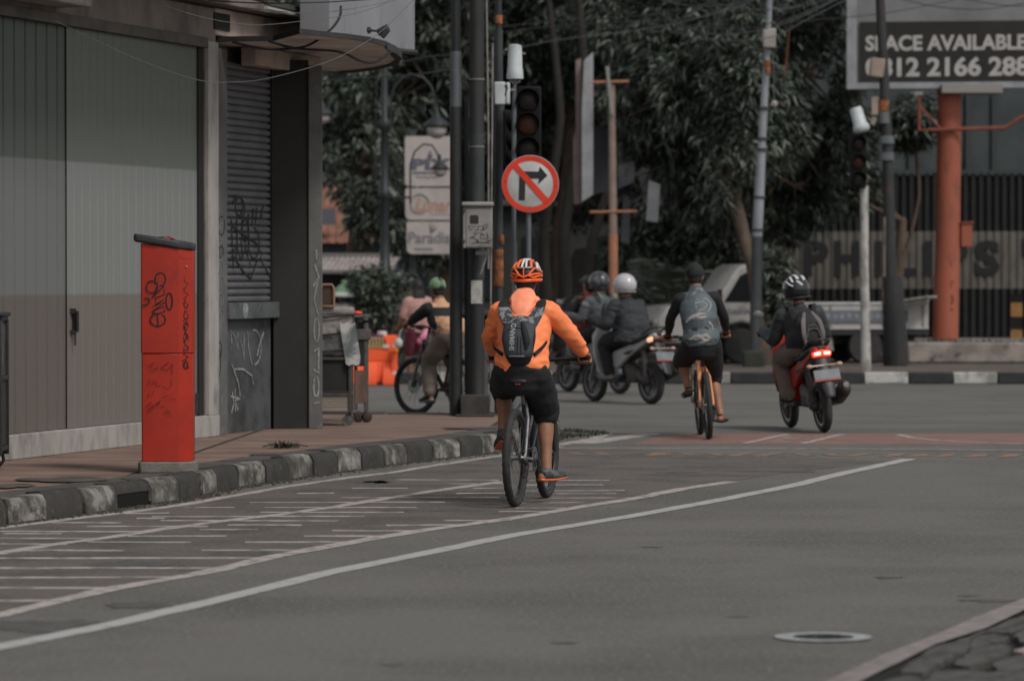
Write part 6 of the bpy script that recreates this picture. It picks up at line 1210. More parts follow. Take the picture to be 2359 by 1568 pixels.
# ================================================================ PEOPLE
def skinm(n, c, c2): return mat(n, c, c2, sc=9, lo=.4, hi=.7, rough=.5)
SK = skinm('skin_tan', s(146, 102, 78), s(128, 88, 66)); SKD = skinm('skin_deep_tan', s(138, 96, 74), s(120, 83, 63))  # second tone is a slightly darker tan for other figures
HAIR = mat('hair_black', s(30, 28, 27), s(40, 37, 35), sc=60, rough=.6, bump=.002, bsc=150)
V = lambda *a: Vector(a)
def figure(name, label, J, loc, rz, lean, skin, top, bottom, shoes, vox=.008, sleeve=1.0, leg=1.0, topm=None, botm=None, hair=True, group=None, wr=.004, tsc=1.0, flare=0, bare=False, topcol=None, botr=1.0, hem=-.03):
    """J: joints in the mount's own frame. One continuous body, clothing as children."""
    t = thing(name, label, 'person', loc, rz, group, lean); J = {k: V(*v) for k, v in J.items()}
    f = J.get('face', V(1, 0, 0)).normalized(); lat = (J['sL']-J['sR']).normalized(); u = (UP - f*UP.dot(f)).normalized(); l = u.cross(f)
    Rh = Matrix((f, l, u)).transposed(); h = J['hd']; hk = J.get('hk', V(1, 0, 0)).x
    m = MB(); m.ell(h + u*.02 - f*.008, (.098*hk, .077*hk, .105*hk), Rh, 18, 12); m.ell(h + f*.028 - u*.052, (.062, .056, .062), Rh, 14, 9); m.ell(h + f*.05 - u*.088, (.028, .03, .022), Rh)
    m.limb([h + f*.082 + u*.012, h + f*.103 - u*.028], [.010, .015], 8); m.ell(h + f*.082 - u*.058, (.016, .026, .010), Rh); m.ell(h + f*.075 + u*.028, (.02, .055, .014), Rh)
    for q in (1, -1): m.ell(h + l*q*.078 - u*.012 - f*.01, (.018, .011, .032), Rh, 10, 7)
    nb = J['nk']; m.limb([nb - UP*.04, nb.lerp(h, .45) - f*.01, h - u*.05 - f*.02], [.068, .056, .056], 12)
    pv, ch = J['pv'], J['ch']; wa = pv.lerp(ch, .45); uc = ch.lerp(nb, .6)
    m.limb([pv - UP*.05, pv, wa, ch, uc, nb - UP*.02], [(.13, .10), (.155, .115), (.135, .10), (.16, .115), (.15, .10), (.07, .06)], 18, ref=lat)
    for S_ in 'LR':
        sh, el, wr_, gp = J['s'+S_], J['e'+S_], J['w'+S_], J['g'+S_]
        m.limb([uc.lerp(sh, .6), sh, sh.lerp(el, .45), el, el.lerp(wr_, .35), wr_], [.055, .056, .047, .038, .040, .027], 12)
        d = (gp-wr_).normalized(); bx_ = J.get('b'+S_, lat).normalized(); bx_ = (bx_ - d*bx_.dot(d)).normalized(); up_ = bx_.cross(d); up_ = up_ if up_.z > 0 else -up_
        m.limb([wr_, wr_.lerp(gp, .5) + up_*.008, gp + up_*.024], [(.022, .027), (.034, .016), (.040, .014)], 10, ref=bx_)
        for i, ln in enumerate((.85, 1.0, .95, .75)):
            kx_ = gp + up_*.024 + bx_*((i-1.5)*.021)
            m.limb([kx_ - d*.012, kx_ + d*.032*ln, kx_ + d*.042*ln - up_*.028, kx_ + d*.022*ln - up_*.050, kx_ - up_*.048], [.0105, .010, .0095, .009, .008], 7, sub=3)
        ins = -1 if S_ == 'L' else 1
        m.limb([wr_.lerp(gp, .45) + bx_*ins*.025, gp - d*.012 + bx_*ins*.050 - up_*.002, gp + d*.012 + bx_*ins*.046 - up_*.025], [.013, .0115, .009], 7, sub=3)
        hp, kn, an, to = J['h'+S_], J['k'+S_], J['a'+S_], J['t'+S_]
        m.limb([hp, hp.lerp(kn, .4), kn, kn.lerp(an, .32), kn.lerp(an, .7), an], [.088, .078, .058, .057, .040, .036], 14)
        td = (to-an); td = V(td.x, td.y, td.z).normalized(); he = an - V(td.x, td.y, 0)*.04 - UP*.045
        m.limb([an, he], [.036, .03], 10); m.limb([he, an.lerp(to, .5) - UP*.02, to], [(.032, .028), (.040, .026), (.038, .016)], 12, ref=lat)
    lf = lat.cross(UP)*-1.0
    body = fuse(m, 'body', skin, t, vox, 5)
    for q in (1, -1): m = MB(); m.ell(h + f*.082 + l*q*.032 + u*.008, (.012, .014, .009), Rh, 10, 7); m.build('eye', mat('eye_dark', s(50, 40, 36), rough=.3), t, smooth=True)
    if hair: m = MB(); m.ell(h + u*.03 - f*.016, (.104*hk, .084*hk, .104*hk), Rh, 16, 10); m.ell(h - f*.05 - u*.03, (.055, .07, .07), Rh, 14, 9); fuse(m, 'hair', HAIR, t, .008, 3)
    if topm:
        m = MB(); e = .026*tsc
        m.limb([pv + UP*(hem - flare*.4) - lf*.02, pv + UP*.06 - lf*.01, wa, ch, uc, nb + UP*.008], [(.170 + e*.8 + flare, .120 + e*.6 + flare), (.165 + e, .120 + e), (.152 + e, .115 + e), (.165 + e, .125 + e), (.155 + e*.7, .105 + e*.8), (.075, .07)], 20, ref=lat, flat=True)
        for S_ in 'LR':
            sh, el, wr_ = J['s'+S_], J['e'+S_], J['w'+S_]; pts = [uc.lerp(sh, .5), sh, sh.lerp(el, .5), el]; rr_ = [.062, .062 + e*.5, .050 + e*.7, .042 + e*.7]
            if sleeve > .5: pts += [el.lerp(wr_, .5), el.lerp(wr_, .97*min(sleeve, 1))]; rr_ += [.040 + e*.6, .031 + e*.45]
            else: pts[3] = sh.lerp(el, .9)
            m.limb(pts, rr_, 14)
        fuse(m, top, topm, t, max(vox, .009), 5, wr, (7, 7, 15), topcol)
    if botm:
        m = MB(); e = .02*botr; m.limb([pv + UP*.05, pv, pv - UP*.07], [(.150, .12), (.17 + e*.4, .135), (.15, .12)], 18, ref=lat)
        for S_ in 'LR':
            hp, kn, an = J['h'+S_], J['k'+S_], J['a'+S_]
            if leg > .6: m.limb([hp, hp.lerp(kn, .5), kn, kn.lerp(an, .4), kn.lerp(an, leg)], [.105, .090 + e, .070 + e, .062 + e, .048 + e], 14)
            else: m.limb([hp, hp.lerp(kn, .5), kn, kn.lerp(an, leg)], [.108, .095 + e, .082 + e, .078 + e], 14)
        fuse(m, bottom, botm, t, max(vox, .010), 5, wr*.8, (7, 7, 10))
    if shoes:
        for S_ in 'LR':
            an, to = J['a'+S_], J['t'+S_]; td = (to-an); td = td.normalized(); hz = V(td.x, td.y, 0).normalized(); sd = hz.cross(UP); he = an - hz*.045 - UP*.04
            m = MB()
            if shoes[0] == 'sandal':
                for q in (.35, .75): p = he.lerp(to, q) + UP*.008; m.limb([p - sd*.045 - UP*.02, p + UP*.02, p + sd*.045 - UP*.02], [.011, .011, .011], 7)
                m.limb([an - hz*.045 + sd*.03, an - hz*.055, an - hz*.045 - sd*.03], [.009]*3, 7)
            else: m.limb([an - UP*.01, he.lerp(to, .15) + UP*.01, he.lerp(to, .6), to + td*.02], [(.044, .044), (.046, .044), (.048, .036), (.038, .022)], 14, ref=sd)
            sm = fuse(m, 'sandal' if shoes[0] == 'sandal' else 'shoe', shoes[1], t, .006, 3)
            m = MB(); dn = (he-to).cross(sd).normalized(); dn = dn if dn.z < 0 else -dn; o_ = dn*.030; m.limb([he - hz*.01 + o_*.8, he.lerp(to, .5) + o_*1.0, to + td*.025 + o_*.55], [(.036, .012), (.042, .012), (.032, .010)], 12, ref=sd); m.build('sole', shoes[2], sm, smooth=True)
    return t
def pose_cycle(hx_=.46, hz=1.63, b0=.03, grip=(.80, .33, 1.0), kL=(.62, .2, .80), kR=(.52, -.12, .62), aL=(.48, .16, .50), aR=(.40, -.15, .24), tL=None, tR=None, sw=.17, el=(.30, .24), **kw):
    gx, gy, gz = grip
    J = dict(hd=(hx_+.02, b0, hz), hk=(1, 0, 0), nk=(hx_-.04, b0, hz-.16), ch=(hx_-.10, b0*.8, hz-.33), pv=(.20, .0, .94), sL=(hx_-.07, b0+sw, hz-.215), sR=(hx_-.07, b0-sw, hz-.215),
             eL=(.60, b0+el[0], 1.20), eR=(.60, b0-el[1], 1.20), gL=(gx, gy, gz), gR=(gx, -gy, gz), wL=(gx-.075, gy-.01, gz+.05), wR=(gx-.075, -gy+.01, gz+.05),
             hL=(.21, .09, .92), hR=(.21, -.09, .92), kL=kL, kR=kR, aL=aL, aR=aR, tL=tL or (aL[0]+.15, aL[1]+.01, aL[2]-.07), tR=tR or (aR[0]+.16, aR[1]-.03, aR[2]-.05), bL=(0, 1, 0), bR=(0, 1, 0), face=(1, 0, -.05))
    J.update(kw); return J
# ---- main rider
JO = mat('jacket_orange', (1.0, .265, .095), (.98, .235, .08), sc=3, lo=.4, hi=.7, rough=.55, bump=.002, bsc=22)
JP = mat('hood_pink_orange', (1.0, .33, .18), (1.0, .29, .15), sc=3, rough=.55)
SHB_ = mat('shorts_black', s(30, 30, 31), s(36, 36, 37), sc=8, rough=.8, bump=.003, bsc=18)
SHO = mat('shoe_grey_black', s(58, 58, 58), s(88, 88, 88), sc=18, lo=.5, hi=.58, rough=.6); SOLE = mat('sole_orange', s(226, 112, 66), rough=.6)
J1 = pose_cycle(hx_=.46, hz=1.56, b0=.02, grip=(.80, .335, 1.005), kL=(.60, .205, .80), kR=(.50, -.108, .65), aL=(.40, .175, .50), aR=(.36, -.145, .235), tL=(.50, .225, .405), tR=(.45, -.235, .205), el=(.275, .285), sw=.165, eL=(.50, .285, 1.18), eR=(.58, -.275, 1.175), wR=(.735, -.325, 1.055), face=(1, .03, -.12))
R1 = figure('person', 'cyclist seen from behind in a bright orange jacket, black shorts and orange helmet', J1, B1, H1, 0, SK, 'jacket', 'shorts', ('shoe', SHO, SOLE), vox=.006, topm=JO, botm=SHB_, leg=.06, wr=.010, tsc=.9, botr=.95, hem=.005)
# hood
m = MB(); m.limb([(.245, .01, 1.30), (.275, .012, 1.36), (.325, .015, 1.43), (.385, .02, 1.470)], [(.035, .016), (.076, .024), (.088, .030), (.075, .034)], 16, ref=(0, 1, 0)); m.limb([(.44, .09, 1.42), (.36, .09, 1.415), (.325, .02, 1.40), (.36, -.06, 1.415), (.44, -.06, 1.42)], [.02, .03, .03, .03, .02], 10)
fuse(m, 'hood', JP, R1, .007, 4, .005, (16, 16, 10))
# helmet: dark inner shell with coloured ribs
HD = V(*J1['hd']) + V(-.005, 0, .028); hf = V(1, .03, -.12).normalized(); hl = UP.cross(hf).normalized(); hu = hf.cross(hl); RH = Matrix((hf, hl, hu)).transposed()
def hpnt(az, e, k_=1.0):
    a, e = math.radians(az), math.radians(e); return HD + RH @ V(-.132*k_*math.cos(e)*math.cos(a), .104*k_*math.cos(e)*math.sin(a), .112*k_*math.sin(e))
HO_ = mat('helmet_orange', s(240, 104, 50), rough=.35, coat=.3); HW = mat('helmet_white', s(212, 208, 204), rough=.35, coat=.3); HK = mat('helmet_black', s(34, 34, 35), rough=.35); HG = mat('helmet_grey', s(140, 136, 130), rough=.35)
m = MB(); m.ell(HD + hu*.0, (.124, .097, .104), RH, 20, 12); m.v = [q if (V(*q)-HD).dot(hu) > -.032 else tuple(V(*q) - hu*((V(*q)-HD).dot(hu) + .032)) for q in m.v]; hel = m.build('helmet', HK, R1, smooth=True)
def rib(name, mm, path, w_, th_=.011, k_=1.0):
    m = MB(); P_ = [hpnt(a, e, k_) for a, e in path]
    vs = [P_[0]]
    for i in range(len(path)-1):
        for q in range(1, 5): f_ = q/4; vs.append(hpnt(path[i][0]*(1-f_) + path[i+1][0]*f_, path[i][1]*(1-f_) + path[i+1][1]*f_, k_))
    prev = None; n = 8; A = []
    for i, p in enumerate(vs):
        tt = (vs[min(i+1, len(vs)-1)] - vs[max(i-1, 0)]).normalized(); nn = (p-HD).normalized(); a_ = tt.cross(nn).normalized()
        for j in range(n): w = 6.28318*(j+.5)/n; A.append(p + a_*w_*math.cos(w) + nn*th_*math.sin(w))
    m.add(A, [(i*n+j, i*n+(j+1) % n, (i+1)*n+(j+1) % n, (i+1)*n+j) for i in range(len(vs)-1) for j in range(n)] + [tuple(range(n-1, -1, -1)), tuple((len(vs)-1)*n+j for j in range(n))])
    return m.build(name, mm, hel, smooth=True)
rib('lower_rim', HO_, [(-100, -14), (-60, -20), (-20, -25), (0, -26), (20, -25), (60, -20), (100, -14)], .0125)
rib('orange_lattice', HO_, [(-95, 0), (-62, -4), (-38, -14), (-18, -6), (0, -14), (18, -6), (38, -14), (62, -4), (95, 0)], .008)
for q in (-1, 1):
    rib('orange_lattice', HO_, [(q*88, 2), (q*60, 4), (q*38, -2), (q*18, -6)], .0085); rib('orange_lattice', HO_, [(q*18, -6), (q*30, 8), (q*44, 22)], .008)
    rib('orange_strip', HO_, [(q*95, 14), (q*66, 20), (q*46, 22)], .010)
    rib('white_rib', HW, [(q*9, 22), (q*9, 50), (q*12, 75), (q*168, 70), (q*172, 35), (q*172, 8)], .0085)
    rib('orange_rib', HO_, [(q*30, 24), (q*34, 45), (q*50, 66), (q*130, 66), (q*148, 35), (q*150, 8)], .0105)
    rib('grey_rib', HW if q < 0 else HO_, [(q*60, 22), (q*68, 40), (q*90, 52), (q*118, 42), (q*128, 10)], .0095)
    rib('white_rim', HG, [(q*46, 22), (q*64, 14), (q*90, 12), (q*130, 6)], .007)
rib('rear_bridge', HG, [(-34, 22), (0, 20), (34, 22)], .008); rib('orange_post', HO_, [(0, -14), (0, 2), (0, 18)], .0045)
for q in (1, -1): m = MB(); m.tube([HD + hl*q*.088 - hu*.03 - hf*.02, HD + hl*q*.085 - hu*.09, HD + hl*q*.04 - hu*.15 + hf*.05], [(.006, .002)]*3, 6); m.build('chin_strap', HK, hel)
# backpack
BPR = mat('pack_charcoal', s(58, 61, 64), s(48, 50, 53), sc=6, c3=s(70, 73, 76), sc3=3, rough=.7, bump=.0015, bsc=60); BPK = mat('pack_black', s(30, 30, 31), rough=.75); BPP = mat('pack_print', s(122, 122, 124), s(52, 54, 57), sc=26, lo=.47, hi=.53, rough=.7)
PK = thing('backpack', 'slim black and grey hydration backpack worn over the orange jacket', 'backpack', B1, H1)
bk = lambda b_, z: .205 + (z-1.0)*.36                     # distance of the back surface along the bike
m = MB(); m.limb([(.075, -.012, 1.0), (.065, -.010, 1.06), (.085, -.005, 1.16), (.135, 0, 1.235), (.185, .005, 1.285)], [(.082, .035), (.104, .055), (.120, .058), (.114, .05), (.072, .03)], 22, ref=(0, 1, 0))
for q in (1, -1): m.limb([(.165, q*.055, 1.235), (.220, .008 + q*.108, 1.315), (.300, .015 + q*.130, 1.385), (.375, .02 + q*.125, 1.41), (.43, .02 + q*.12, 1.37)], [(.055, .026), (.050, .020), (.042, .016), (.036, .014), (.03, .012)], 12, ref=(0, 1, .2*q))
bpk = fuse(m, 'bag', [BPR, BPK, BPP], PK, .006, 4, colour=lambda c: 1 if (c.z < 1.03 or c.z > 1.37 or abs(c.y+.005) > .108 and c.z < 1.22) else (2 if 1.26 < c.z < 1.37 else 0))
from mathutils.bvhtree import BVHTree
bvp = BVHTree.FromPolygons([v.co.copy() for v in bpk.data.vertices], [tuple(p.vertices) for p in bpk.data.polygons])
yf = lambda z: (.095-.045) + max(0, z-1.10)*.33
def onpack(y, z):                                       # point just outside the rear surface of the bag
    h_ = bvp.ray_cast(V(-1, y, z), V(1, 0, 0))[0]; return (h_ if h_ else V(.05, y, z)) - V(.003, 0, 0)
m = MB(); t0_ = MB(); text(t0_, 'SHIMANO', (0, 0, 0), (1, 0, 0), (0, 1, 0), .038, .185, th=0, bold=.03)
m.v = [tuple(onpack(.012 + y_, 1.075 + x_)) for x_, y_, z_ in t0_.v]; m.f = t0_.f; m.m = [0]*len(m.f)
m.build('side_lettering', mat('pack_letters', s(150, 150, 150), rough=.6), PK)
m = MB(); m.tube([onpack(-.060 + i*.0157, 1.035) for i in range(8)], [(.006, .003)]*8, 6, ref=UP); m.build('reflective_strip', mat('reflective_grey', s(110, 110, 112), rough=.4), PK)
m = MB(); m.limb([onpack(-.03, 1.26), onpack(-.055, 1.20), onpack(-.072, 1.14), onpack(-.070, 1.09)], [(.014, .01), (.024, .016), (.024, .016), (.012, .01)], 12, ref=(0, 1, 0)); m.build('side_pocket', BPK, PK, smooth=True)
m = MB(); m.tube([onpack(.095, 1.16), onpack(.085, 1.19), onpack(.06, 1.22), onpack(.02, 1.23), onpack(-.03, 1.225)], .004, 6)
for y_ in (-.012, -.035): m.tube([onpack(y_, 1.05), onpack(y_, 1.11), onpack(y_, 1.17)], .003, 5)
m.build('piping', BPK, PK)
for q in (1, -1): m = MB(); m.tube([(.12, q*.085, 1.03), (.090, q*.12, 1.05), (.13, .01 + q*.170, 1.09), (.22, .015 + q*.190, 1.13)], [(.014, .004)]*4, 8, ref=UP); m.build('lower_strap', BPK, PK)
# ---- second cyclist
JG = mat('jersey_slate', s(84, 94, 97), s(74, 82, 86), sc=2.5, c3=s(150, 142, 136), sc3=5, lo3=.60, hi3=.63, rough=.6, st=(1, .8, 2.2)); BLT = mat('fabric_black', s(33, 33, 34), s(39, 39, 40), sc=8, rough=.8, bump=.002, bsc=20)
J2 = pose_cycle(hx_=.44, hz=1.58, b0=.01, grip=(.80, .295, .99), kL=(.60, .17, .76), kR=(.52, -.11, .60), aL=(.40, .15, .50), aR=(.34, -.15, .22), el=(.235, .235), sw=.165, eL=(.50, .27, 1.18), eR=(.50, -.25, 1.18), tL=(.53, .17, .43), tR=(.48, -.20, .17))
R2 = figure('person', 'cyclist ahead on the orange bike in a slate patterned jersey and black cap', J2, B2, H2, math.radians(-3.5), SK, 'sleeves', 'shorts', ('sandal', mat('sandal_dark', s(54, 44, 40), rough=.7), BLT), vox=.008, topm=BLT, botm=SHB_, leg=.06, wr=.004, tsc=.35, botr=.9, hair=True)
m = MB(); lat = V(0, 1, 0); J = {k: V(*v) for k, v in J2.items()}; wa = J['pv'].lerp(J['ch'], .45); uc = J['ch'].lerp(J['nk'], .6)
m.limb([J['pv'] - UP*.03, J['pv'] + UP*.02, wa, J['ch'], uc, J['nk'] + UP*.01], [(.175, .135), (.183, .14), (.172, .135), (.182, .14), (.165, .118), (.078, .075)], 20, ref=lat, flat=True); m.limb([uc.lerp(J['sL'], .3), J['sL'].lerp(uc, .1)], [.07, .066], 12); m.limb([uc.lerp(J['sR'], .3), J['sR'].lerp(uc, .1)], [.07, .066], 12)
jv = fuse(m, 'jersey', [JG, mat('jersey_dark', s(62, 68, 71), s(54, 60, 63), sc=3, rough=.6)], R2, .009, 5, .004, colour=lambda c: 1 if 1.07 < c.z < 1.17 or .93 < c.z < .965 else 0)
JM = mat('jersey_print', s(158, 148, 142), s(140, 132, 128), sc=8, rough=.6)
bvj = BVHTree.FromPolygons([v.co.copy() for v in jv.data.vertices], [tuple(p.vertices) for p in jv.data.polygons])
def onj(y, z):
    h_ = bvj.ray_cast(V(-1, y, z - .03), V(1, 0, 0))[0]; return (h_ if h_ else V(.08, y, z)) + V(.004, 0, 0)
m = MB()
for pts, w_ in [([(.12, 1.17), (.07, 1.21), (0, 1.235), (-.06, 1.24)], .022), ([(.03, 1.23), (-.02, 1.20), (-.07, 1.215)], .02), ([(-.10, 1.16), (-.12, 1.12), (-.13, 1.09)], .018), ([(.10, 1.00), (.05, 1.03), (0, 1.02), (-.05, 1.035), (-.1, 1.0)], .018), ([(.02, 1.045), (-.03, .985), (-.08, .99)], .022), ([(.13, .975), (0, .967), (-.13, .975)], .008)]:
    m.limb([onj(y + .02, z) for y, z in pts], [(w_*.5, .009), *[(w_, .009)]*(len(pts)-2), (w_*.4, .009)], 8, ref=UP)
for pts in ([(0.02, 1.35), (-.05, 1.36), (-.09, 1.33), (-.06, 1.29), (0, 1.28)], [(.02, 1.36), (.02, 1.30)], [(-.0, 1.38), (-.09, 1.385), (-.13, 1.33), (-.1, 1.27), (0, 1.25)]): m.limb([onj(y + .015, z) for y, z in pts], [.007]*len(pts), 6)
m.build('print', JM, jv, smooth=True)
h = V(*J2['hd']); m = MB(); m.ell(h + V(-.01, 0, .035), (.112, .092, .098), None, 18, 12); m.v = [(x, y, max(z, h.z + .005)) for x, y, z in m.v]; cp_ = m.build('cap', BLT, R2, smooth=True)
m = MB(); m.limb([h + V(.09, 0, .04), h + V(.15, 0, .03)], [(.07, .01), (.05, .006)], 12, ref=lat); m.build('cap_peak', BLT, cp_, smooth=True)
# ---- cyclist with the green cap
J3 = pose_cycle(hx_=.50, hz=1.43, b0=.04, grip=(.78, .29, 1.01), kL=(.56, .12, .62), kR=(.60, -.12, .76), aL=(.52, .14, .26), aR=(.40, -.14, .48), el=(.24, .24), sw=.165, eL=(.62, .25, 1.12), eR=(.62, -.22, 1.12))
VST = mat('vest_tan_orange', s(196, 150, 118), s(180, 138, 108), sc=4, rough=.7); 
R3 = figure('person', 'cyclist in a green cap, tan vest and dark sleeves, half hidden by the black poles', J3, B3, H3, 0, SKD, 'shirt', 'trousers', ('shoe', BLT, mat('sole_pale', s(150, 146, 140), rough=.7)), vox=.009, topm=[BLT, VST], botm=mat('trousers_brown_grey', s(122, 108, 98), s(104, 92, 84), sc=6, rough=.85, bump=.004, bsc=14), leg=.93, tsc=.9, botr=1.2, topcol=lambda c: 1 if (abs(c.y-.03) < .155 and c.x < .48 and (c.z > 1.23 or c.z < 1.13)) else 0)
h = V(*J3['hd']); GC = mat('cap_green', s(126, 152, 118), s(112, 138, 106), sc=6, rough=.75)
m = MB(); m.ell(h + V(-.005, 0, .035), (.112, .092, .10), None, 18, 12); m.v = [(x, y, max(z, h.z + .0)) for x, y, z in m.v]; cp_ = m.build('cap', GC, R3, smooth=True)
m = MB(); m.limb([h + V(.08, 0, .025), h + V(.17, 0, .005)], [(.075, .012), (.06, .007)], 12, ref=lat); m.build('cap_peak', GC, cp_, smooth=True)
m = MB(); m.ell(h + V(-.105, 0, .025), (.012, .03, .02), None, 10, 7); m.build('cap_opening', BLT, cp_)
# ---- scooter riders
def pose_scoot(sx=.42, hz=1.62, grip=(.98, .30, 1.02), lean_=.05, **kw):
    gx, gy, gz = grip; pz_ = .90
    J = dict(hd=(sx+lean_+.04, 0, hz), hk=(1, 0, 0), nk=(sx+lean_, 0, hz-.165), ch=(sx+lean_*.5, 0, hz-.34), pv=(sx, 0, pz_), sL=(sx+lean_, .18, hz-.225), sR=(sx+lean_, -.18, hz-.225), eL=(sx+.20, .27, hz-.46), eR=(sx+.20, -.27, hz-.46),
             gL=(gx, gy, gz), gR=(gx, -gy, gz), wL=(gx-.08, gy, gz+.03), wR=(gx-.08, -gy, gz+.03), hL=(sx+.02, .09, pz_-.03), hR=(sx+.02, -.09, pz_-.03), kL=(sx+.42, .15, .74), kR=(sx+.42, -.15, .74), aL=(sx+.34, .14, .38), aR=(sx+.34, -.14, .38), tL=(sx+.50, .15, .335), tR=(sx+.50, -.15, .335), bL=(0, 1, 0), bR=(0, 1, 0), face=(1, 0, 0))
    J.update(kw); return J
def fullhelmet(par, h, mm, mm2=None, f=(1, 0, 0), kx=1.13):
    f = V(*f).normalized(); l = UP.cross(f).normalized(); u_ = f.cross(l); Rr = Matrix((f, l, u_)).transposed(); h = V(*h)
    m = MB(); m.ell(h + u_*.035, (.142*kx, .124*kx, .128*kx), Rr, 20, 13); lo = h.z - .055; m.v = [(x, y, max(z, lo)) for x, y, z in m.v]; o = m.build('helmet', mm, par, smooth=True)
    m = MB(); m.tube([h + Rr @ V(-.13*kx*math.cos(a), .114*kx*math.sin(a), -.052) for a in [i*6.28318/24 for i in range(24)]], [(.012, .012)]*24, 8, closed=True); m.build('helmet_edge', mm2 or BLK, o, smooth=True)
    m = MB(); m.limb([h + Rr @ V(.095, .09*kx, .05), h + Rr @ V(.146*kx, 0, .055), h + Rr @ V(.095, -.09*kx, .05)], [(.05, .006), (.055, .006), (.05, .006)], 10, ref=UP); m.build('visor', mat('visor_dark', s(50, 50, 54), rough=.15), o, smooth=True)
    return o
J4 = pose_scoot(sx=.38, hz=1.43, lean_=.16)
DG = mat('jacket_dark_grey', s(50, 51, 53), s(44, 45, 46), sc=4, rough=.75, bump=.003, bsc=12)
R4 = figure('person', 'scooter rider in a silvery white helmet and long dark grey jacket', J4, S1, HS1, 0, SKD, 'jacket', 'trousers', ('shoe', mat('shoe_pale', s(128, 124, 120), rough=.7), mat('sole_pale', s(0, 0, 0))), vox=.010, topm=DG, botm=BLT, leg=.95, tsc=1.9, flare=.05, botr=1.2, hem=-.12, wr=.009)
fullhelmet(R4, J4['hd'], mat('helmet_silver', s(186, 182, 184), s(160, 156, 158), sc=8, rough=.3, coat=.4), mat('helmet_edge_grey', s(120, 116, 116), rough=.4))
J5 = pose_scoot(sx=.34, hz=1.46, lean_=.12)
R5 = figure('person', 'rider in a grey jacket and dark helmet on the farther scooter', J5, S2, HS1, 0, SKD, 'jacket', 'trousers', ('sandal', BLT, BLT), vox=.010, topm=mat('jacket_mid_grey', s(82, 84, 86), s(70, 72, 74), sc=4, rough=.75), botm=BLT, leg=.7, tsc=1.3)
fullhelmet(R5, J5['hd'], mat('helmet_dark', s(52, 52, 54), s(96, 96, 98), sc=14, lo=.52, hi=.58, rough=.3, coat=.4))
PK2 = thing('backpack', 'small backpack with green straps on the farther scooter rider', 'backpack', S2, HS1)
m = MB(); m.limb([(.16, 0, .96), (.17, 0, 1.09), (.22, 0, 1.22)], [(.12, .06), (.14, .07), (.10, .05)], 14, ref=(0, 1, 0)); m.build('bag', mat('bag_grey_green', s(74, 84, 78), s(64, 72, 68), sc=5, rough=.8), PK2, smooth=True)
for q in (1, -1): m = MB(); m.tube([(.24, q*.10, 1.27), (.34, q*.12, 1.345), (.45, q*.13, 1.33), (.54, q*.15, 1.17), (.46, q*.21, 1.04)], [(.02, .008)]*5, 8, ref=lat); m.build('strap', mat('strap_green', s(96, 116, 98), rough=.8), PK2)
J6 = {k: tuple(V(*v)*.62 + V(.46, 0, .42)) for k, v in pose_scoot(sx=.38, hz=1.66).items()}; J6['face'] = (1, 0, 0); J6['bL'] = J6['bR'] = (0, 1, 0); J6['hk'] = (.95, 0, 0); J6['nk'] = tuple(V(*J6['hd']) - V(.04, 0, .15))
for S_, q in (('L', 1), ('R', -1)): J6['h'+S_] = (.70, q*.08, .93); J6['k'+S_] = (.90, q*.11, .88); J6['a'+S_] = (.92, q*.12, .62); J6['t'+S_] = (1.03, q*.12, .58); J6['s'+S_] = (.74, q*.13, 1.24); J6['e'+S_] = (.84, q*.17, 1.10); J6['w'+S_] = (.96, q*.16, 1.05); J6['g'+S_] = (1.02, q*.16, 1.04)
J6['pv'] = (.68, 0, .95); J6['ch'] = (.70, 0, 1.13); J6['hd'] = (.76, 0, 1.44); J6['nk'] = (.73, 0, 1.29)
figure('person', 'child with black hair and a red collar sitting in front of the farther scooter rider', J6, S2, HS1, 0, SK, 'shirt', 'trousers', None, vox=.010, topm=[BLT, mat('collar_red', s(190, 70, 52), rough=.7)], botm=mat('trousers_red', s(164, 62, 62), rough=.8), leg=.8, tsc=.2, topcol=lambda c: 1 if c.z > 1.285 else 0)
J7 = pose_scoot(sx=.40, hz=1.42, lean_=.10)
R7 = figure('person', 'rider of the red scooter in a dark jacket and khaki trousers', J7, S3, HS3, math.radians(-6), SKD, 'jacket', 'trousers', ('shoe', BLT, BLT), vox=.010, topm=mat('jacket_charcoal', s(46, 47, 49), s(56, 57, 60), sc=4, rough=.6, bump=.003, bsc=12), botm=mat('trousers_khaki', s(130, 116, 106), s(112, 100, 92), sc=5, rough=.85, bump=.003, bsc=14), leg=.97, tsc=1.5, botr=1.6)
o = fullhelmet(R7, J7['hd'], mat('helmet_black_gloss', s(36, 36, 37), rough=.25, coat=.4))
h = V(*J7['hd']); m = MB()
def hel7(az, el): a_, e_ = math.radians(az), math.radians(el); return h + V(-.161*math.cos(e_)*math.cos(a_), .1405*math.cos(e_)*math.sin(a_), .035 + .146*math.sin(e_))
for pts, w_ in (([(60, 60), (40, 45), (30, 32)], .012), ([(-80, 62), (-45, 52), (-35, 38)], .018), ([(10, 35), (-5, 24), (-12, 15)], .010), ([(160, 80), (20, 75), (5, 58), (2, 45)], .016), ([(70, 35), (45, 22), (30, 14)], .010)):
    m.limb([hel7(*p) for p in pts], [(w_, .005)]*len(pts), 8, ref=lat)
m.build('helmet_stripe', mat('stripe_white', s(196, 192, 190), rough=.35), o, smooth=True)
PK3 = thing('backpack', 'grey and black backpack on the rider of the red scooter', 'backpack', S3, HS3, lean=math.radians(-6))
m = MB(); m.limb([(.20, 0, .88), (.15, 0, .96), (.17, 0, 1.10), (.26, 0, 1.20)], [(.11, .07), (.145, .10), (.14, .09), (.09, .05)], 18, ref=(0, 1, 0)); bg_ = fuse(m, 'bag', mat('bag_black', s(42, 41, 41), s(52, 50, 50), sc=6, rough=.8), PK3, .010, 4)
m = MB()
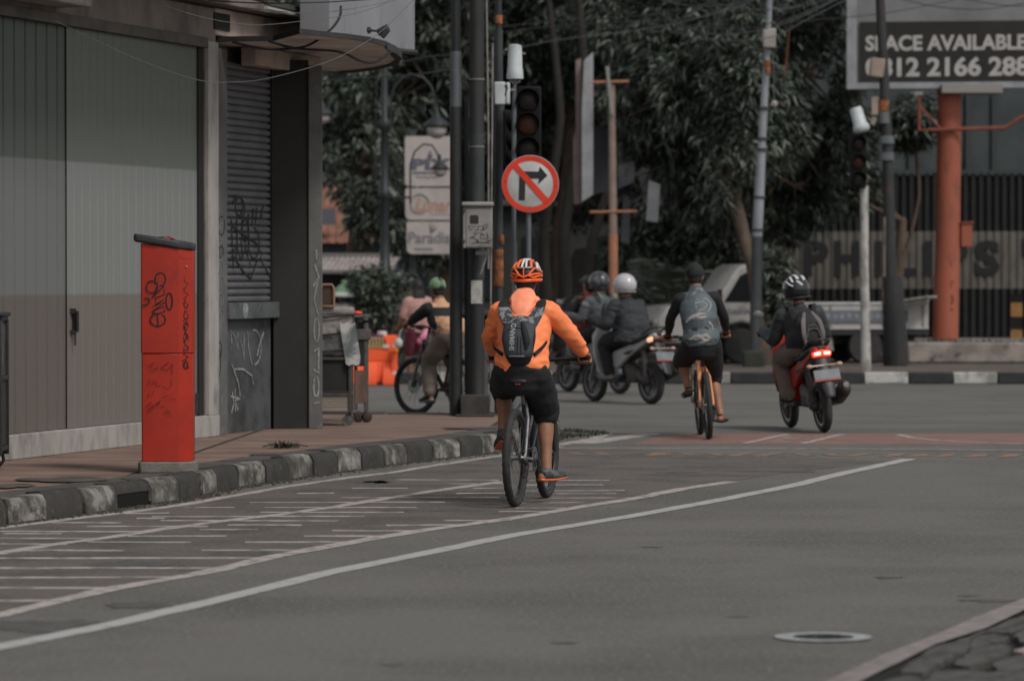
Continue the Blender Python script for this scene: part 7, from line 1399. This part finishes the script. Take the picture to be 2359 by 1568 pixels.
for q in (1, -1): m.limb([(.055, q*.085, .89), (.045, q*.10, 1.00), (.085, q*.085, 1.12), (.18, q*.04, 1.215)], [(.016, .012), (.024, .012), (.024, .012), (.016, .01)], 10, ref=lat)
m.build('grey_side_trim', mat('bag_trim_grey', s(108, 102, 100), s(92, 88, 86), sc=6, rough=.8), PK3, smooth=True)
m = MB(); m.limb([(.05, -.05, 1.04), (.05, 0, 1.06), (.05, .05, 1.04)], [.009]*3, 7); m.limb([(.04, -.07, .97), (.055, -.04, 1.08), (.055, .04, 1.08), (.04, .07, .97)], [.007]*4, 7); m.build('pocket_piping', mat('bag_piping', s(84, 80, 78), rough=.8), PK3)
for q in (1, -1): m = MB(); m.tube([(.24, q*.09, 1.19), (.36, q*.12, 1.29), (.52, q*.13, 1.28), (.60, q*.14, 1.10)], [(.025, .008)]*4, 8, ref=lat); m.build('strap', BLT, PK3)
# ---- people on the far left
def pose_walk(H_=1.6, **kw):
    k = H_/1.7; J = dict(hd=(.03, 0, 1.58*k), hk=(1, 0, 0), nk=(0, 0, 1.43*k), ch=(0, 0, 1.27*k), pv=(0, 0, .97*k), sL=(0, .17*k, 1.36*k), sR=(0, -.17*k, 1.36*k), eL=(.02, .26*k, 1.10*k), eR=(.06, -.25*k, 1.10*k), wL=(.14, .30*k, .90*k), wR=(.20, -.22*k, .96*k), gL=(.20, .31*k, .84*k), gR=(.27, -.22*k, .94*k),
             hL=(0, .085*k, .90*k), hR=(0, -.085*k, .90*k), kL=(.12, .09*k, .50*k), kR=(.0, -.09*k, .49*k), aL=(.10, .09*k, .09), aR=(-.20, -.09*k, .13), tL=(.26, .10*k, .04), tR=(-.06, -.10*k, .05), bL=(0, 1, 0), bR=(0, 1, 0), face=(1, 0, 0)); J.update(kw); return J
q = G(962, 884); R8 = figure('person', 'woman with long dark hair in a dusty pink top walking away with a pink bag', pose_walk(1.50), (q.x, q.y, 0), math.radians(115), 0, SKD, 'pink_top', 'red_shorts', ('shoe', mat('shoe_cream', s(168, 156, 146), rough=.7), mat('sole_pale', s(0, 0, 0))), vox=.010, topm=mat('top_dusty_pink', s(178, 136, 126), s(160, 122, 114), sc=5, rough=.8), botm=mat('shorts_maroon', s(100, 44, 58), rough=.8), leg=.0, tsc=1.0, botr=.1, hem=-.10, sleeve=.3, hair=False)
h = V(.03, 0, 1.394); m = MB(); m.ell(h + V(-.015, 0, .03), (.11, .09, .11), None, 16, 10); m.limb([h + V(-.06, 0, 0), h + V(-.09, 0, -.12), h + V(-.09, 0, -.22)], [(.085, .05), (.095, .04), (.07, .02)], 12, ref=lat); fuse(m, 'long_hair', HAIR, R8, .009, 3)
t = thing('pink_bag', 'bright pink bag hanging low beside the walking woman', 'bag', (q.x + .10, q.y - .05, .60)); m = MB(); m.limb([(-.07, 0, .02), (0, 0, .10), (.08, 0, .22)], [(.07, .05), (.09, .06), (.05, .04)], 12, ref=lat); m.build('bag_body', mat('bag_pink', s(222, 140, 168), s(204, 120, 150), sc=6, rough=.5), t, smooth=True); m = MB(); m.tube([(.06, 0, .20), (.09, 0, .30), (.05, 0, .36), (.02, 0, .24)], .008, 6); m.build('bag_handle', mat('bag_pink', s(0, 0, 0)), t)
m = MB(); m.ell((0, 0, 0), (.06, .05, .075), nu=12, nv=8); m.tube([(0, 0, .06), (.02, 0, .16), (.05, 0, .2)], .008, 6); tag(m.build('plastic_bag', mat('bag_white_plastic', s(180, 172, 172), rough=.5), smooth=True), 'small white plastic bag held low left of the woman in the dusty pink top', 'bag').location = P(918, 790, 55)
k = px(60)
def hatman(label, u, v, cols, H_, dark):
    q = P(u, 0, 60); J = pose_walk(H_); R_ = figure('person', label, J, (q.x, 60, FZ), math.radians(100), 0, SKD, 'shirt', 'trousers', None, vox=.012, topm=dark, botm=BLT, leg=.9, tsc=1.4); return R_, V(*J['hd'])
Ra, h = hatman('standing person in a domed green and white hat behind the wrapped bundle', 793, 680, None, 1.15, mat('shirt_pale', s(120, 116, 112), rough=.8))
m = MB(); z0_ = HC-(722-VH)*k-FZ; z0_ = h.z+.02; m.lathe([(.20, 0), (.21, .02), (.17, .075), (.165, .08)], (h.x, h.y, z0_), 20); ht_ = m.build('hat_brim', mat('hat_white', s(168, 170, 162), rough=.7), Ra, smooth=True); m = MB(); m.lathe([(.165, .08), (.13, .15), (.07, .19), (.05, .20), (.05, .26), (.01, .27)], (h.x, h.y, z0_), 18); m.build('hat_crown', mat('hat_green', s(104, 132, 104), rough=.7), ht_, smooth=True)
Rb, h = hatman('person in dark clothes and a dull red cap behind the narrow handcart', 842, 700, None, 1.10, BLT)
m = MB(); m.ell(h + V(-.01, 0, .03), (.125, .12, .12), None, 16, 10); m.v = [(x, y, max(z, h.z)) for x, y, z in m.v]; m.build('red_cap', mat('cap_dull_red', s(96, 40, 40), rough=.6), Rb, smooth=True)
# ================================================================ OVERHEAD CABLES
def cable(label, pts, Y0, Y1, r, mm, grp='overhead cables'):
    n = len(pts); P3 = [P(u, v, Y0 + (Y1-Y0)*i/(n-1)) for i, (u, v) in enumerate(pts)]; Q = []
    for i in range(n-1):
        p0, p1, p2, p3 = P3[max(i-1, 0)], P3[i], P3[i+1], P3[min(i+2, n-1)]
        for k in range(6): t = k/6; Q.append(.5*((2*p1) + (p2-p0)*t + (2*p0-5*p1+4*p2-p3)*t*t + (3*p1-p0-3*p2+p3)*t**3))
    Q.append(P3[-1]); m = MB(); m.tube([q-Q[0] for q in Q], r, 6); o = m.build('overhead_cable', mm, smooth=True); o.location = Q[0]; tag(o, label, 'cable', grp)
CW = mat('cable_white', s(98, 96, 93), rough=.5); CB_ = mat('cable_black', s(30, 30, 30), rough=.6); CG = mat('cable_grey', s(60, 62, 62), rough=.6)
cable('white cable sagging low across the folding shutter up to the grey sign box', [(130, 50), (200, 84), (320, 139), (451, 184), (536, 190), (622, 180), (754, 143), (837, 101), (893, 60), (960, -8)], 29.2, 34.6, .003, CW)
cable('upper white cable running under the eaves above the corner canopy', [(330, -5), (460, 39), (585, 58), (700, 49), (735, 44), (800, 36), (880, 12), (900, -6)], 31, 34.4, .003, CW)
cable('thick black cable looping from the dark pier up past the canopy beam', [(536, 98), (600, 112), (650, 114), (710, 105), (760, 70), (782, 40), (785, 15)], 33.9, 34.3, .012, CB_)
cable('black cable drooping under the rounded canopy', [(620, 96), (680, 112), (780, 120), (830, 141), (865, 143), (900, 120)], 33.8, 35.2, .012, CB_)
cable('pale cable crossing the top of the grey sign box', [(560, 18), (680, 30), (740, 30), (850, 14), (930, -4)], 33.5, 34.2, .0035, CW)
cable('thin black cable along the eaves above the tube light', [(480, 2), (600, 8), (740, 6), (900, -4)], 33.4, 34, .006, CB_)
cable('thin dark cable level behind the lamp arm, left of the black poles', [(742, 186), (874, 178), (960, 172), (1045, 160)], 50, 48, .010, CG)
cable('faint cable crossing the left trees above the lamp arm', [(742, 92), (860, 84), (960, 76), (1045, 72)], 56, 54, .010, CB_)
cable('second faint cable crossing the left trees just below the canopy rim', [(900, 150), (980, 132), (1045, 126)], 56, 54, .010, CG)
A = lambda x, y: (1289.6 + x*.376, y*.376)
for i, (lab, l, mm) in enumerate([('overhead cable nearly level across the dark tree, highest on its left', [A(-420, 175), A(0, 125), A(350, 112), A(700, 70), A(900, 20), A(960, -10)], CB_), ('overhead cable rising gently from the white antenna drum to the right', [A(-420, 210), A(0, 160), A(300, 140), A(850, 105), A(1180, 0)], CB_), ('grey overhead cable curving up beneath the two level dark ones', [A(-430, 330), A(0, 245), A(500, 185), A(850, 110), A(1100, 40), A(1200, -8)], CG), ('heavy cable dipping through the tree then rising to the leaning grey pole', [A(430, -8), A(560, 60), A(700, 130), A(950, 180), A(1240, 160), A(1400, 70), A(1500, 20)], CB_), ('cable sagging deepest before the leaning grey pole, upper strand', [A(560, 40), A(700, 140), A(970, 215), A(1250, 180), A(1480, 105), A(1700, -5)], CG), ('lowest cable of the bundle sagging left of the leaning grey pole', [A(500, 90), A(700, 200), A(1000, 250), A(1300, 228), A(1480, 140), A(1760, -5)], CG), ('pale cable dipping below the top edge between tree and leaning pole', [A(600, -4), A(760, 34), A(900, 40), A(1040, 30), A(1190, -4)], CG), ('pale cable falling across the top of the leaning grey pole', [A(860, -6), A(1040, 40), A(1250, 62), A(1480, 42), A(1640, -4)], CG)]):
    cable(lab, l, 55 + i*.4, 59.5, .007, mm)
Bq = lambda x, y: (1805 + x*.376, y*.376)
for i, (lab, l, mm) in enumerate([('dark cable sagging across the blank upper part of the billboard', [Bq(700, -10), Bq(900, 38), Bq(1150, 60), Bq(1350, 44), Bq(1520, 10)], CB_), ('second cable sagging across the billboard, nearer the right edge', [Bq(1080, -10), Bq(1300, 30), Bq(1470, 40), Bq(1600, 30)], CB_), ('thin cable slanting over the left frame of the billboard', [Bq(-60, 152), Bq(150, 128), Bq(400, 108), Bq(700, 70), Bq(1050, 0)], CB_), ('grey cable bundle strand leaving the leaning grey pole upward to the right', [Bq(-120, 70), Bq(60, 40), Bq(200, 0), Bq(230, -10)], CG), ('second grey strand leaving the leaning grey pole, below the first', [Bq(-110, 160), Bq(60, 110), Bq(240, 30), Bq(330, -10)], CG)]):
    cable(lab, l, 59 + i*.3, 61, .007, mm)
cable('thin reddish hanging wire between the leaning pole and the dark tree', [(1818, 60), (1812, 130), (1805, 185), (1803, 270)], 64, 64, .014, mat('wire_rust', s(110, 66, 46), rough=.8))
